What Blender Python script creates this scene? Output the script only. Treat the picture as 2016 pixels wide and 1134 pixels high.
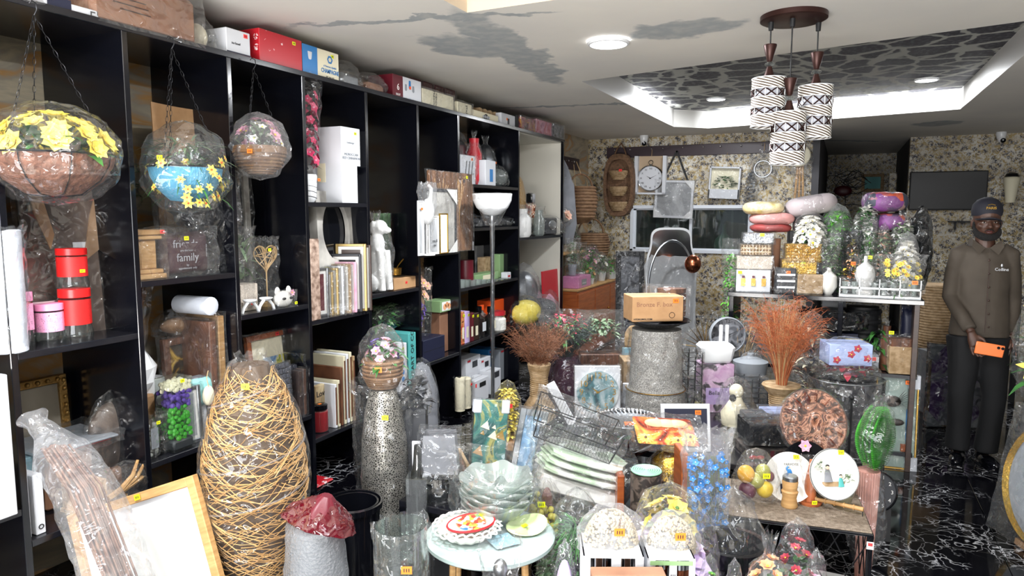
import bpy, bmesh, math, random
from mathutils import Vector, Matrix, noise, geometry
PI = math.pi
for o in list(bpy.data.objects): bpy.data.objects.remove(o)
S = bpy.context.scene; COL = S.collection
FPX, PITCH, YAW, EYE = 1380.0, math.radians(6.1), math.radians(25.2), 1.62
cd = bpy.data.cameras.new('camera'); cd.sensor_width = 36; cd.lens = FPX/2016*36; cd.clip_start = .05
cam = bpy.data.objects.new('camera', cd); COL.objects.link(cam)
cam.location = (0, 0, EYE); cam.rotation_euler = (PI/2-PITCH, 0, YAW); S.camera = cam
W = bpy.data.worlds.new('world'); S.world = W; W.use_nodes = True
W.node_tree.nodes['Background'].inputs[0].default_value = (.75, .85, 1, 1)
W.node_tree.nodes['Background'].inputs[1].default_value = .3
S.view_settings.view_transform = 'Standard'; S.view_settings.look = 'None'
S.view_settings.gamma = 1; S.view_settings.use_curve_mapping = False
S.view_settings.exposure = 0.48
cy = S.cycles
cy.max_bounces = 7; cy.diffuse_bounces = 3; cy.glossy_bounces = 3; cy.transmission_bounces = 4
cy.transparent_max_bounces = 20; cy.caustics_reflective = False; cy.caustics_refractive = False
cy.sample_clamp_indirect = 4.0; cy.sample_clamp_direct = 12.0
def area(name, loc, size, power, col=(1, 1, 1), rot=(0, 0, 0), spread=PI, sy=None):
 l = bpy.data.lights.new(name, 'AREA'); l.shape = 'RECTANGLE' if sy else 'DISK'; l.size = size
 if sy: l.size_y = sy
 l.energy = power; l.color = col; l.spread = spread
 o = bpy.data.objects.new(name, l); o.location = loc; o.rotation_euler = rot; COL.objects.link(o); return o
CW = (.93, .96, 1.0)
CEIL = 2.62
DOWN = [(-1.287, 4.056, 62), (-.7, 1.35, 44), (-1.95, .55, 50), (.75, 1.6, 22)]   # recessed downlights in the low ceiling (x, y, watts)
TRAYL = [(-1.27, 7.75, 20), (.62, 7.45, 15)]
for x, y, p in DOWN: area('downlight_lamp', (x, y, CEIL-.035), .20, p, CW)
for x, y, p in TRAYL: area('tray_lamp', (x, y, CEIL+.165), .16, p, CW)
area('added_front_fill', (-.4, -1.8, 1.6), 2.6, 70, (.93, .96, 1.0), (PI/2+.2, 0, 0), sy=1.4)  # unseen fill light added behind the camera to lift the ceiling and front rows
area('added_ceiling_uplight', (-.4, -2.5, .03), 5.2, 1050, (1, .98, .95), (PI-.3, 0, 0), sy=1.5)  # unseen upward light added at floor level to brighten the ceiling
area('far_room_lamp', (2.0, 9.4, CEIL-.04), .2, 2.5, CW)
cp, sp_, cyw, syw = math.cos(PITCH), math.sin(PITCH), math.cos(YAW), math.sin(YAW)
RT = Vector((cyw, syw, 0)); FH = Vector((-syw, cyw, 0)); FW = FH*cp-Vector((0, 0, sp_)); UP = Vector((0, 0, cp))+FH*sp_
OR = Vector((0, 0, EYE))
def ray(x, y): return FW+RT*((x-1008)/FPX)-UP*((y-567)/FPX)
def onx(x, y, X): d = ray(x, y); return OR+d*(X/d.x)
def ony(x, y, Y): d = ray(x, y); return OR+d*(Y/d.y)
def onz(x, y, Z): d = ray(x, y); return OR+d*((Z-EYE)/d.z)
def ond(x, y, D): d = ray(x, y); return OR+d*(D/d.dot(FH))
def lin(c): return c/12.92 if c <= .04045 else ((c+.055)/1.055)**2.4
def C(h): h = h.lstrip('#'); return tuple(lin(int(h[i:i+2], 16)/255) for i in (0, 2, 4))+(1,)
MATS = {}
def nt(name):
 m = bpy.data.materials.new(name); m.use_nodes = True; t = m.node_tree; t.nodes.clear()
 out = t.nodes.new('ShaderNodeOutputMaterial'); return m, t, out
def nd(t, kind, **kw):
 n = t.nodes.new('ShaderNode'+kind)
 for k, v in kw.items():
  if k.startswith('_'): setattr(n, k[1:], v)
  else: n.inputs[k.replace('__', ' ')].default_value = v
 return n
def ramp(t, fac, stops):
 r = t.nodes.new('ShaderNodeValToRGB'); e = r.color_ramp.elements
 while len(e) < len(stops): e.new(.5)
 for i, (p, c) in enumerate(stops): e[i].position = p; e[i].color = C(c) if isinstance(c, str) else (c, c, c, 1)
 t.links.new(fac, r.inputs[0]); return r.outputs[0]
def mixc(t, f, a, b, mode='MIX'):
 n = t.nodes.new('ShaderNodeMix'); n.data_type = 'RGBA'; n.blend_type = mode
 for s, v in ((n.inputs[0], f), (n.inputs[6], a), (n.inputs[7], b)):
  if hasattr(v, 'links'): t.links.new(v, s)
  elif isinstance(v, str): s.default_value = C(v)
  else: s.default_value = v
 return n.outputs[2]
def mat(name, col, rough=.5, metal=0, n=None, b=None, coat=0, sheen=0, emit=0, coord='Object', alpha=1, ior=None):
 """n=(scale, colour2, contrast[, stretch xyz]) mottles the colour; b=(scale, strength[, stretch]) roughens the surface"""
 if name in MATS: return MATS[name]
 m, t, out = nt(name); p = nd(t, 'BsdfPrincipled', Roughness=rough, Metallic=metal); L = t.links.new
 p.inputs['Base Color'].default_value = C(col); L(p.outputs[0], out.inputs[0])
 if coat: p.inputs['Coat Weight'].default_value = coat; p.inputs['Coat Roughness'].default_value = .06
 if sheen: p.inputs['Sheen Weight'].default_value = sheen
 if alpha < 1: p.inputs['Alpha'].default_value = alpha
 if emit: p.inputs['Emission Color'].default_value = C(col); p.inputs['Emission Strength'].default_value = emit
 if n or b:
  tc = nd(t, 'TexCoord').outputs[coord]
  def src(st):
   if not st: return tc
   mp = nd(t, 'Mapping'); mp.inputs['Scale'].default_value = st; L(tc, mp.inputs[0]); return mp.outputs[0]
  if n:
   z = nd(t, 'TexNoise', Scale=n[0], Detail=3.0); L(src(n[3] if len(n) > 3 else None), z.inputs['Vector'])
   k = .5-.5/max(n[2], .01)*.25; r = ramp(t, z.outputs[0], [(max(k, .05), 0.), (min(1-k, .95), 1.)])
   L(mixc(t, r, col, n[1]), p.inputs['Base Color'])
  if b:
   z = nd(t, 'TexNoise', Scale=b[0], Detail=2.0); L(src(b[2] if len(b) > 2 else None), z.inputs['Vector'])
   bu = nd(t, 'Bump', Strength=b[1], Distance=.01); L(z.outputs[0], bu.inputs['Height']); L(bu.outputs[0], p.inputs['Normal'])
 MATS[name] = m; return m
def film(name, tint='#ffffff', haze=.04, gloss=.26, scale=13, rough=.05, haze_col='#e8ecef', bump=1.0):
 """thin clear plastic: lets light through, a little milky, crumpled and shiny"""
 if name in MATS: return MATS[name]
 m, t, out = nt(name); L = t.links.new
 tc = nd(t, 'TexCoord').outputs['Object']
 n1 = nd(t, 'TexNoise', Scale=scale, Detail=1.0, Distortion=1.0); L(tc, n1.inputs['Vector'])
 n2 = nd(t, 'TexVoronoi', Scale=scale*.7, _feature='F1'); L(tc, n2.inputs['Vector'])
 ad = nd(t, 'Math', _operation='ADD'); L(n1.outputs[0], ad.inputs[0]); L(n2.outputs['Distance'], ad.inputs[1])
 bu = nd(t, 'Bump', Strength=bump, Distance=.03); L(ad.outputs[0], bu.inputs['Height'])
 tr = nd(t, 'BsdfTransparent'); tr.inputs[0].default_value = C(tint)
 di = nd(t, 'BsdfDiffuse'); di.inputs[0].default_value = C(haze_col)
 tl = nd(t, 'BsdfTranslucent'); tl.inputs[0].default_value = C(haze_col)
 hz = nd(t, 'MixShader', Fac=.5); L(di.outputs[0], hz.inputs[1]); L(tl.outputs[0], hz.inputs[2])
 m1 = nd(t, 'MixShader', Fac=haze); L(tr.outputs[0], m1.inputs[1]); L(hz.outputs[0], m1.inputs[2])
 gl = nd(t, 'BsdfAnisotropic', Roughness=rough); L(bu.outputs[0], gl.inputs['Normal'])
 lw = nd(t, 'LayerWeight', Blend=.35); L(bu.outputs[0], lw.inputs['Normal'])
 mu = nd(t, 'Math', _operation='MULTIPLY_ADD'); mu.inputs[1].default_value = gloss; mu.inputs[2].default_value = .07; mu.use_clamp = True
 L(lw.outputs['Facing'], mu.inputs[0])
 m2 = nd(t, 'MixShader'); L(mu.outputs[0], m2.inputs[0]); L(m1.outputs[0], m2.inputs[1]); L(gl.outputs[0], m2.inputs[2])
 L(m2.outputs[0], out.inputs[0]); MATS[name] = m; return m
def glass(name, tint='#f2f6f4', gloss=.55, rough=.03, haze=.03): return film(name, tint, haze, gloss, 3, rough, '#dfe6e4', .05)
def custom(name):
 def deco(fn):
  m, t, out = nt(name); p = nd(t, 'BsdfPrincipled', Roughness=.5); t.links.new(p.outputs[0], out.inputs[0])
  fn(t, p, t.links.new, nd(t, 'TexCoord')); MATS[name] = m; return m
 return deco
class G:
 def __init__(s): s.v = []; s.f = []; s.m = []; s.M = Matrix()
 def add(s, vs, fs, m=0):
  o = len(s.v); s.v += [s.M @ Vector(v) for v in vs]; s.f += [tuple(i+o for i in f) for f in fs]; s.m += [m]*len(fs); return s
 def at(s, loc=(0, 0, 0), rot=(0, 0, 0), sc=1):
  from mathutils import Euler
  s.M = Matrix.Translation(loc) @ Euler(rot).to_matrix().to_4x4() @ Matrix.Scale(sc, 4); return s
 def box(s, c, d, m=0, bev=0, taper=1, ty=None):
  x, y, z = d[0]/2, d[1]/2, d[2]/2; ty = taper if ty is None else ty
  if bev <= 0:
   vs = [(c[0]+a*x*(taper if k < 0 else 1), c[1]+b*y*(ty if k < 0 else 1), c[2]+k*z) for k in (-1, 1) for b in (-1, 1) for a in (-1, 1)]
   return s.add(vs, [(0, 2, 3, 1), (4, 5, 7, 6), (0, 1, 5, 4), (2, 6, 7, 3), (0, 4, 6, 2), (1, 3, 7, 5)], m)
  bev = min(bev, x*.95, y*.95, z*.95); vs = []; idx = {}
  for a in (-1, 1):
   for b in (-1, 1):
    for k in (-1, 1):
     tx = taper if k < 0 else 1; tt = ty if k < 0 else 1
     for ax in range(3):
      q = [x-bev, y-bev, z-bev]; q[ax] = (x, y, z)[ax]
      idx[a, b, k, ax] = len(vs); vs.append((c[0]+a*q[0]*tx, c[1]+b*q[1]*tt, c[2]+k*q[2]))
  fs = []
  I = lambda a, b, k, ax: idx[a, b, k, ax]
  for ax in range(3):
   for sg in (-1, 1):
    o1, o2 = [i for i in range(3) if i != ax]; loop = []
    for u, w in ((-1, -1), (1, -1), (1, 1), (-1, 1)):
     t = [0, 0, 0]; t[ax] = sg; t[o1] = u; t[o2] = w; loop.append(I(*t, ax))
    fs.append(tuple(loop))
  for ax in range(3):
   o1, o2 = [i for i in range(3) if i != ax]
   for u in (-1, 1):
    for w in (-1, 1):
     e = []
     for sg, q in ((-1, o1), (-1, o2), (1, o2), (1, o1)):
      t = [0, 0, 0]; t[ax] = sg; t[o1] = u; t[o2] = w; e.append(I(*t, q))
     fs.append(tuple(e))
  for a in (-1, 1):
   for b in (-1, 1):
    for k in (-1, 1): fs.append((I(a, b, k, 0), I(a, b, k, 1), I(a, b, k, 2)))
  return s.add(vs, fs, m)
 def lathe(s, prof, seg=24, m=0, c=(0, 0, 0), ex=1, ey=1, fn=None, cap=True):
  """prof: [(r, z)...]; fn(theta, r, z, u) -> new (r, z)"""
  vs = []; n = len(prof)
  for i, (r, z) in enumerate(prof):
   for k in range(seg):
    th = 2*PI*k/seg; rr, zz = fn(th, r, z, i/(n-1)) if fn else (r, z)
    vs.append((c[0]+rr*ex*math.cos(th), c[1]+rr*ey*math.sin(th), c[2]+zz))
  fs = [(i*seg+k, i*seg+(k+1) % seg, (i+1)*seg+(k+1) % seg, (i+1)*seg+k) for i in range(n-1) for k in range(seg)]
  if cap:
   if prof[0][0] > 1e-4: fs.append(tuple(range(seg))[::-1])
   if prof[-1][0] > 1e-4: fs.append(tuple((n-1)*seg+k for k in range(seg)))
  return s.add(vs, fs, m)
 def cyl(s, c, r, h, seg=20, m=0, r2=None): return s.lathe([(r, 0), (r if r2 is None else r2, h)], seg, m, c)
 def sph(s, c, r, m=0, seg=12, rings=8, fn=None):
  if not hasattr(r, '__len__'): r = (r, r, r)
  pr = [(max(math.sin(PI*i/rings), .001), -math.cos(PI*i/rings)*r[2]) for i in range(rings+1)]
  return s.lathe(pr, seg, m, c, r[0], r[1], fn, cap=False)
 def tube(s, pts, r, seg=6, m=0, closed=False, flat=1):
  pts = [Vector(p) for p in pts]; n = len(pts); vs = []
  R = r if hasattr(r, '__len__') else [r]*n
 
  prev = None
  for i, p in enumerate(pts):
   a = pts[i-1] if (i > 0 or closed) else p; b = pts[(i+1) % n] if (i < n-1 or closed) else p
   t = (b-a); t = t.normalized() if t.length > 1e-9 else Vector((0, 0, 1))
   if prev is None: u = t.cross(Vector((0, 0, 1)) if abs(t.z) < .9 else Vector((0, 1, 0)))
   else: u = prev-t*prev.dot(t)
   if u.length < 1e-6: u = t.orthogonal()
   u.normalize(); w = t.cross(u); prev = u
   for k in range(seg):
    th = 2*PI*k/seg; vs.append(p+u*math.cos(th)*R[i]+w*math.sin(th)*R[i]*flat)
  rng = n if closed else n-1
  fs = [(i*seg+k, i*seg+(k+1) % seg, ((i+1) % n)*seg+(k+1) % seg, ((i+1) % n)*seg+k) for i in range(rng) for k in range(seg)]
  if not closed and seg > 2: fs += [tuple(range(seg))[::-1], tuple((n-1)*seg+k for k in range(seg))]
  return s.add(vs, fs, m)
 def strip(s, pts, wid, nrm, m=0):
  """flat ribbon along pts, widths wid, side vector nrm"""
  vs = []
  for p, w in zip(pts, wid): p = Vector(p); vs += [p-Vector(nrm)*w, p+Vector(nrm)*w]
  return s.add(vs, [(2*i, 2*i+1, 2*i+3, 2*i+2) for i in range(len(pts)-1)], m)
 def leaf(s, p, d, L, w, droop=.3, m=0, fold=.25, n=4):
  p = Vector(p); d = Vector(d).normalized(); sd = d.cross(Vector((0, 0, 1)))
  sd = sd.normalized() if sd.length > 1e-3 else Vector((1, 0, 0)); nn = sd.cross(d); vs = []
  for i in range(n+1):
   u = i/n; ww = w*math.sin(PI*(.08+.92*u)**.8)*.5 if i < n else .0005
   q = p+d*L*u-Vector((0, 0, 1))*droop*L*u*u
   vs += [q-sd*ww+nn*ww*fold, q, q+sd*ww+nn*ww*fold]
  fs = []
  for i in range(n): a = i*3; fs += [(a, a+1, a+4, a+3), (a+1, a+2, a+5, a+4)]
  return s.add(vs, fs, m)
 def panel(s, c, w, h, m=0, y=0): # upright rectangle facing -y
  return s.add([(c[0]-w/2, c[1], c[2]-h/2), (c[0]+w/2, c[1], c[2]-h/2), (c[0]+w/2, c[1], c[2]+h/2), (c[0]-w/2, c[1], c[2]+h/2)], [(0, 1, 2, 3)], m)
 def prism(s, poly, z0, z1, m=0):
  n = len(poly); vs = [(x, y, z0) for x, y in poly]+[(x, y, z1) for x, y in poly]
  return s.add(vs, [tuple(range(n))[::-1], tuple(range(n, 2*n))]+[(i, (i+1) % n, (i+1) % n+n, i+n) for i in range(n)], m)
 def slab(s, poly, y0, y1, m=0): # poly in xz, thickness in y
  n = len(poly); vs = [(x, y0, z) for x, z in poly]+[(x, y1, z) for x, z in poly]
  return s.add(vs, [tuple(range(n)), tuple(range(n, 2*n))[::-1]]+[(i, i+n, (i+1) % n+n, (i+1) % n) for i in range(n)], m)
 def mesh(s, name, mats, smooth=True, ang=.7):
  me = bpy.data.meshes.new(name); me.from_pydata([tuple(v) for v in s.v], [], s.f); me.update()
  if not isinstance(mats, (list, tuple)): mats = [mats]
  for m in mats: me.materials.append(MATS[m] if isinstance(m, str) else m)
  me.polygons.foreach_set('material_index', s.m)
  if smooth: me.polygons.foreach_set('use_smooth', [True]*len(s.f))
  bm = bmesh.new(); bm.from_mesh(me); bmesh.ops.recalc_face_normals(bm, faces=bm.faces)
  if smooth:
   for e in bm.edges:
    if len(e.link_faces) == 2 and e.calc_face_angle(0) > ang: e.smooth = False
  bm.to_mesh(me); bm.free(); return me
 def obj(s, name, mats, parent=None, smooth=True, ang=.7, **kw):
  o = bpy.data.objects.new(name, s.mesh(name, mats, smooth, ang)); COL.objects.link(o)
  if parent: o.parent = parent
  for k, v in kw.items(): o[k] = v
  return o
def thing(name, label, cat, loc=(0, 0, 0), rz=0, group=None, tilt=None):
 o = bpy.data.objects.new(name, None); COL.objects.link(o); o.empty_display_size = .05
 o.location = loc; o.rotation_euler = tilt if tilt else (0, 0, rz)
 if tilt: o.rotation_euler = (tilt[0], tilt[1], rz)
 o['label'] = label; o['category'] = cat
 if group: o['group'] = group
 return o
def tag(o, label, cat, group=None):
 o['label'] = label; o['category'] = cat
 if group: o['group'] = group
 return o
def dup(root, loc=None, rz=None, label=None, group=None, scale=None):
 r = root.copy(); COL.objects.link(r)
 if loc is not None: r.location = loc
 if rz is not None: r.rotation_euler[2] = rz
 if label: r['label'] = label
 if group: r['group'] = group
 if scale: r.scale = (scale,)*3
 for ch in list(root.children):
  c = ch.copy(); COL.objects.link(c); c.parent = r
  for g in list(ch.children): d = g.copy(); COL.objects.link(d); d.parent = c
 return r
def struct(o): o['kind'] = 'structure'; return o
def text(s, size, loc, parent, m='ink', rot=(PI/2, 0, 0), align='CENTER', name='lettering', ext=.0006, bold=0, sx=1):
 c = bpy.data.curves.new(name, 'FONT'); c.body = s; c.size = size; c.align_x = align; c.align_y = 'CENTER'; c.extrude = ext; c.offset = bold*size
 c.resolution_u = 2
 tmp = bpy.data.objects.new(name, c); me = bpy.data.meshes.new_from_object(tmp); bpy.data.objects.remove(tmp); bpy.data.curves.remove(c)
 me.name = name; me.materials.clear(); me.materials.append(MATS[m]); o = bpy.data.objects.new(name, me); COL.objects.link(o); o.location = loc; o.rotation_euler = rot; o.scale = (sx, 1, 1)
 if parent: o.parent = parent
 return o
for a in [('ink', '#16181c', .6), ('paper', '#e9e8e4', .7), ('white_card', '#d0d2d7', .55), ('white_gloss', '#eceef0', .22), ('white_matte', '#dcdcdc', .7),
    ('tag_orange', '#ff7a1c', .5), ('tag_yellow', '#e8ee12', .5), ('tag_red', '#ff3b3a', .5), ('black_gloss', '#0a0b10', .12), ('black_matte', '#101114', .6),
    ('dark_grey', '#2c2e33', .5), ('red_card', '#b3202c', .4), ('maroon', '#5c1220', .4), ('pink_card', '#d884b5', .45), ('blue_card', '#2a78b8', .4),
    ('orange_card', '#e8541c', .45), ('navy', '#171b33', .5), ('teal_card', '#4fa3a0', .5), ('yellow', '#e8d21e', .5), ('green_card', '#87a876', .5),
    ('purple', '#3c2a78', .6), ('gold_ink', '#c9a14a', .3, .8), ('cream', '#e4dcc0', .6), ('grey_card', '#8b9096', .55), ('silver_ink', '#c9ccd2', .35, .6)]:
 mat(*a)
mat('chrome', '#d8dade', .12, 1); mat('steel', '#a9adb2', .28, 1); mat('brass', '#c79b4b', .25, 1, b=(40, .1)); mat('copper', '#b46a4c', .25, 1, b=(30, .2))
mat('gold', '#d8b04c', .22, 1, b=(60, .3)); mat('dark_metal', '#1d1d20', .35, .6)
mat('cardboard', '#b08a62', .75, n=(14, '#a07a54', .6), b=(60, .08, (1, 1, 6))); mat('old_cardboard', '#946a50', .8, n=(9, '#7d5844', .7), b=(30, .1))
mat('wood_light', '#c19a66', .55, n=(9, '#a97f4e', .8, (1, 1, 8))); mat('wood_orange', '#a85a2c', .35, n=(6, '#8c4622', .9, (1, 1, 9)), coat=.3)
mat('wood_brown', '#6e4630', .5, n=(8, '#4a2c1e', 1, (8, 1, 1))); mat('wood_dark', '#2a1a14', .4, n=(8, '#3a241a', .8, (1, 1, 8)))
mat('leaf', '#3f7a35', .5, n=(12, '#265024', .8)); mat('leaf_bright', '#62ac36', .5, n=(12, '#3c8228', .8)); mat('leaf_grey', '#8ba07e', .6, n=(12, '#5f7a58', .8))
mat('stem', '#5a6b38', .6); mat('yellow_petal', '#ecd23a', .55, n=(8, '#f4e47a', .6)); mat('white_petal', '#e8e6df', .6); mat('pink_petal', '#d98fae', .55, n=(12, '#e8b8c8', .7))
mat('red_petal', '#b82440', .55, n=(12, '#8c1830', .7)); mat('blue_petal', '#2c70b8', .55, n=(12, '#4c90d0', .7)); mat('lilac_petal', '#b79ad6', .55, n=(10, '#d6c4e8', .7))
mat('orange_petal', '#e0925e', .55, n=(10, '#e8b48c', .7)); mat('purple_petal', '#5a3c9c', .55); mat('peach', '#e8b8a0', .6)
mat('coir', '#7a5240', .95, n=(40, '#5a3828', .9), b=(60, .8)); mat('wicker', '#8a6a4c', .7, n=(20, '#6e5038', .8)); mat('reed', '#b59a78', .75, n=(30, '#8f7450', .8), b=(40, .4, (1, 1, 8)))
mat('ceramic', '#e4e2dc', .15, coat=.5); mat('soil', '#2a221c', .9); mat('twine', '#c9a878', .8); mat('rattan', '#d2a868', .5, n=(12, '#b98a4c', .7))
film('film'); film('film_milky', haze=.16, haze_col='#e4e6ea'); film('film_light', haze=.05, gloss=.35); film('film_dark', tint='#a8adb2', haze=.08, gloss=.6, haze_col='#888c92')
film('film_purple', tint='#c8b4c4', haze=.35, haze_col='#7d6a80'); film('film_red', tint='#c05060', haze=.5, haze_col='#8c1c30', gloss=.6)
film('bubble', haze=.45, scale=120, haze_col='#b9bcc0', gloss=.3, bump=.7); film('foam_sheet', haze=.7, scale=18, haze_col='#eef0f2', gloss=.25)
glass('glass'); glass('smoke_glass', '#8b8b86', .5); glass('amber_glass', '#8a4a1c', .5); glass('frost', '#dfeae4', .4, .2, .38); glass('pale_glass', '#dff0e6', .5, .05, .2)
def sticker(parent, loc, c='orange', s=.02, rot=(0, 0, 0), r=None):
 g = G().box((0, 0, 0), (s*1.35, .0012, s), 0)
 for k in range(3): g.box((-s*.3+k*s*.3, -.0009, 0), (s*.12, .0008, s*.45), 1)
 o = g.obj('price_tag', ['tag_'+c, 'ink'], parent, False); o.location = loc; o.rotation_euler = rot; return o
def bagmesh(prof, ex=1, ey=1, seed=0, crumple=.06, pleat=.0, seg=40, np_=12, rings=22):
 """film lathe with crumples; prof = [(r,z)...] control points"""
 pts = []
 for i in range(rings+1):
  u = i/rings*(len(prof)-1); k = min(int(u), len(prof)-2); f = u-k
  f2 = f*f*(3-2*f)*.5+f*.5
  pts.append((prof[k][0]*(1-f2)+prof[k+1][0]*f2, prof[k][1]*(1-f)+prof[k+1][1]*f))
 R = max(p[0] for p in prof); H = prof[-1][1]-prof[0][1]
 def fn(th, r, z, u):
  q = Vector((math.cos(th)*2.2, math.sin(th)*2.2, z/max(R, .01)*1.6+seed*7.3))
  a = .75*noise.noise(q)+.55*(.45-abs(noise.noise(q*1.9))*2)+.32*(.45-abs(noise.noise(q*4.3))*2)
  pl = pleat*(u**2)*math.cos(np_*th+3*noise.noise(q*.7))
  rr = r*(1+crumple*2.2*a+pl*.5)
  return rr, z+H*.02*noise.noise(q*1.7)+pl*.05*H*(1 if u > .97 else 0)
 g = G(); g.lathe(pts, seg, 0, (0, 0, 0), ex, ey, fn, cap=False); return g
def bag(parent, w, h, d=None, kind='tied', seed=0, m='film', loc=(0, 0, 0), crumple=.095, rot=(0, 0, 0)):
 r = w/2; ey = (d or w*.8)/w
 P = {'tied': [(.02*r, 0), (.8*r, .01*h), (1*r, .2*h), (1.02*r, .5*h), (.75*r, .74*h), (.16*r, .86*h), (.3*r, 1*h)],
   'dome': [(.7*r, 0), (1*r, .1*h), (1.02*r, .4*h), (.85*r, .7*h), (.5*r, .92*h), (.02*r, 1*h)],
   'open': [(.6*r, 0), (.95*r, .06*h), (1*r, .5*h), (1*r, .9*h), (1.06*r, 1*h)],
   'cone': [(.35*r, 0), (.5*r, .2*h), (.8*r, .6*h), (1*r, .85*h), (.95*r, 1*h)],
   'round': [(.02*r, 0), (.6*r, .06*h), (.95*r, .3*h), (1*r, .55*h), (.8*r, .82*h), (.4*r, .96*h), (.02*r, 1*h)]}[kind]
 o = bagmesh(P, 1, ey, seed, crumple, .5 if kind == 'tied' else .22 if kind == 'open' else 0).obj('plastic_bag', m, parent, ang=.5)
 o.location = loc; o.rotation_euler = rot; return o
def wrap(parent, w, d, h, seed=0, m='film', loc=(0, 0, 0), amp=.006, ear=.03, name='plastic_wrap'):
 """film around a box, sagging a little, with a loose gathered corner"""
 g = G(); n = 9
 def pt(x, y, z):
  q = Vector((x, y, z))*9+Vector((seed*3.1, 0, 0)); a = noise.noise(q)+.7*(.45-abs(noise.noise(q*2.2))*2)
  v = Vector((x, y, z-h/2)); nn = Vector((x/w, y/d, (z-h/2)/h)); nn = nn.normalized() if nn.length > 1e-6 else nn
  e = 1+ear*(max(0, abs(x)/w*2*abs(z-h/2)/h*2-.8))*3
  return (x*e+nn.x*amp*a, y+nn.y*amp*a, h/2+v.z*e+nn.z*amp*a)
 for ax in range(3):
  for sg in (-.5, .5):
   vs = []; D = (w+.008, d+.008, h+.006); o1, o2 = [i for i in range(3) if i != ax]
   for i in range(n+1):
    for k in range(n+1):
     c = [0, 0, 0]; c[ax] = sg*D[ax]; c[o1] = (i/n-.5)*D[o1]; c[o2] = (k/n-.5)*D[o2]
     vs.append(pt(c[0], c[1], c[2]+h/2))
   g.add(vs, [(i*(n+1)+k, (i+1)*(n+1)+k, (i+1)*(n+1)+k+1, i*(n+1)+k+1) for i in range(n) for k in range(n)])
 o = g.obj(name, m, parent, ang=.5); o.location = loc; return o
# ================================================================ STRUCTURE
@custom('marble_black')
def _(t, p, L, tc):
 geo = nd(t, 'NewGeometry'); mp = nd(t, 'Mapping'); mp.inputs['Scale'].default_value = (1, 1, 1); L(geo.outputs['Position'], mp.inputs[0])
 n1 = nd(t, 'TexNoise', Scale=2.6, Detail=5.0); L(mp.outputs[0], n1.inputs['Vector'])
 ad = nd(t, 'VectorMath', _operation='MULTIPLY_ADD'); L(n1.outputs['Color'], ad.inputs[0]); ad.inputs[1].default_value = (.55, .55, .55); L(mp.outputs[0], ad.inputs[2])
 v = nd(t, 'TexVoronoi', Scale=4.2, _feature='DISTANCE_TO_EDGE'); L(ad.outputs[0], v.inputs['Vector'])
 v2 = nd(t, 'TexVoronoi', Scale=12.0, _feature='DISTANCE_TO_EDGE'); L(ad.outputs[0], v2.inputs['Vector'])
 r1 = ramp(t, v.outputs['Distance'], [(.0, 1.), (.016, 0.)]); r2 = ramp(t, v2.outputs['Distance'], [(.0, .8), (.03, 0.)])
 n2 = nd(t, 'TexNoise', Scale=2.2, Detail=3.0); L(mp.outputs[0], n2.inputs['Vector']); mk = ramp(t, n2.outputs[0], [(.44, 0.), (.62, 1.)])
 mx = nd(t, 'Math', _operation='MAXIMUM'); L(r1, mx.inputs[0]); L(r2, mx.inputs[1])
 ml = nd(t, 'Math', _operation='MULTIPLY'); L(mx.outputs[0], ml.inputs[0]); L(mk, ml.inputs[1])
 L(mixc(t, ml.outputs[0], '#07070b', '#d5d6da'), p.inputs['Base Color']); p.inputs['Roughness'].default_value = .07
@custom('ceiling_paint')
def _(t, p, L, tc):
 geo = nd(t, 'NewGeometry').outputs['Position']
 n1 = nd(t, 'TexNoise', Scale=1.1, Detail=5.0); L(geo, n1.inputs['Vector'])
 nv = nd(t, 'TexNoise', Scale=6.0, Detail=6.0); L(geo, nv.inputs['Vector'])
 wob = nd(t, 'VectorMath', _operation='MULTIPLY_ADD'); L(nv.outputs['Color'], wob.inputs[0]); wob.inputs[1].default_value = (.34, .34, 0); L(geo, wob.inputs[2])
 def blob(cx, cy, rx, ry, ang):   # a patch of bare filler
  s1 = nd(t, 'Mapping', _vector_type='TEXTURE'); s1.inputs['Location'].default_value = (cx+.17, cy+.17, CEIL); s1.inputs['Rotation'].default_value = (0, 0, ang); s1.inputs['Scale'].default_value = (rx, ry, 1)
  L(wob.outputs[0], s1.inputs[0]); ln = nd(t, 'VectorMath', _operation='LENGTH'); L(s1.outputs[0], ln.inputs[0])
  return ramp(t, ln.outputs['Value'], [(.8, 1.), (1.0, 0.)])
 acc = None
 for a in [(-2.1, 3.84, .24, .36, -.3), (-.84, 3.98, .34, .2, 0.1), (-1.92, 4.2, .17, 1.15, .12), (-2.05, 3.2, .8, .05, .25), (-2.35, 6.3, .9, .05, .2), (.9, 9.3, .25, .3, .3), (.1, 11, .5, .06, .6)]:
  b = blob(*a)
  if acc is None: acc = b
  else: m = nd(t, 'Math', _operation='MAXIMUM'); L(acc, m.inputs[0]); L(b, m.inputs[1]); acc = m.outputs[0]
 base = mixc(t, ramp(t, n1.outputs[0], [(.35, 0.), (.65, 1.)]), '#e6e2d9', '#dad7d1')
 spk = nd(t, 'TexNoise', Scale=14.0, Detail=2.0); L(geo, spk.inputs['Vector'])
 mottle = mixc(t, ramp(t, spk.outputs[0], [(.4, 0.), (.7, 1.)]), '#a3a8aa', '#b6b8b5')
 L(mixc(t, acc, base, mottle), p.inputs['Base Color']); p.inputs['Roughness'].default_value = .75
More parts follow.
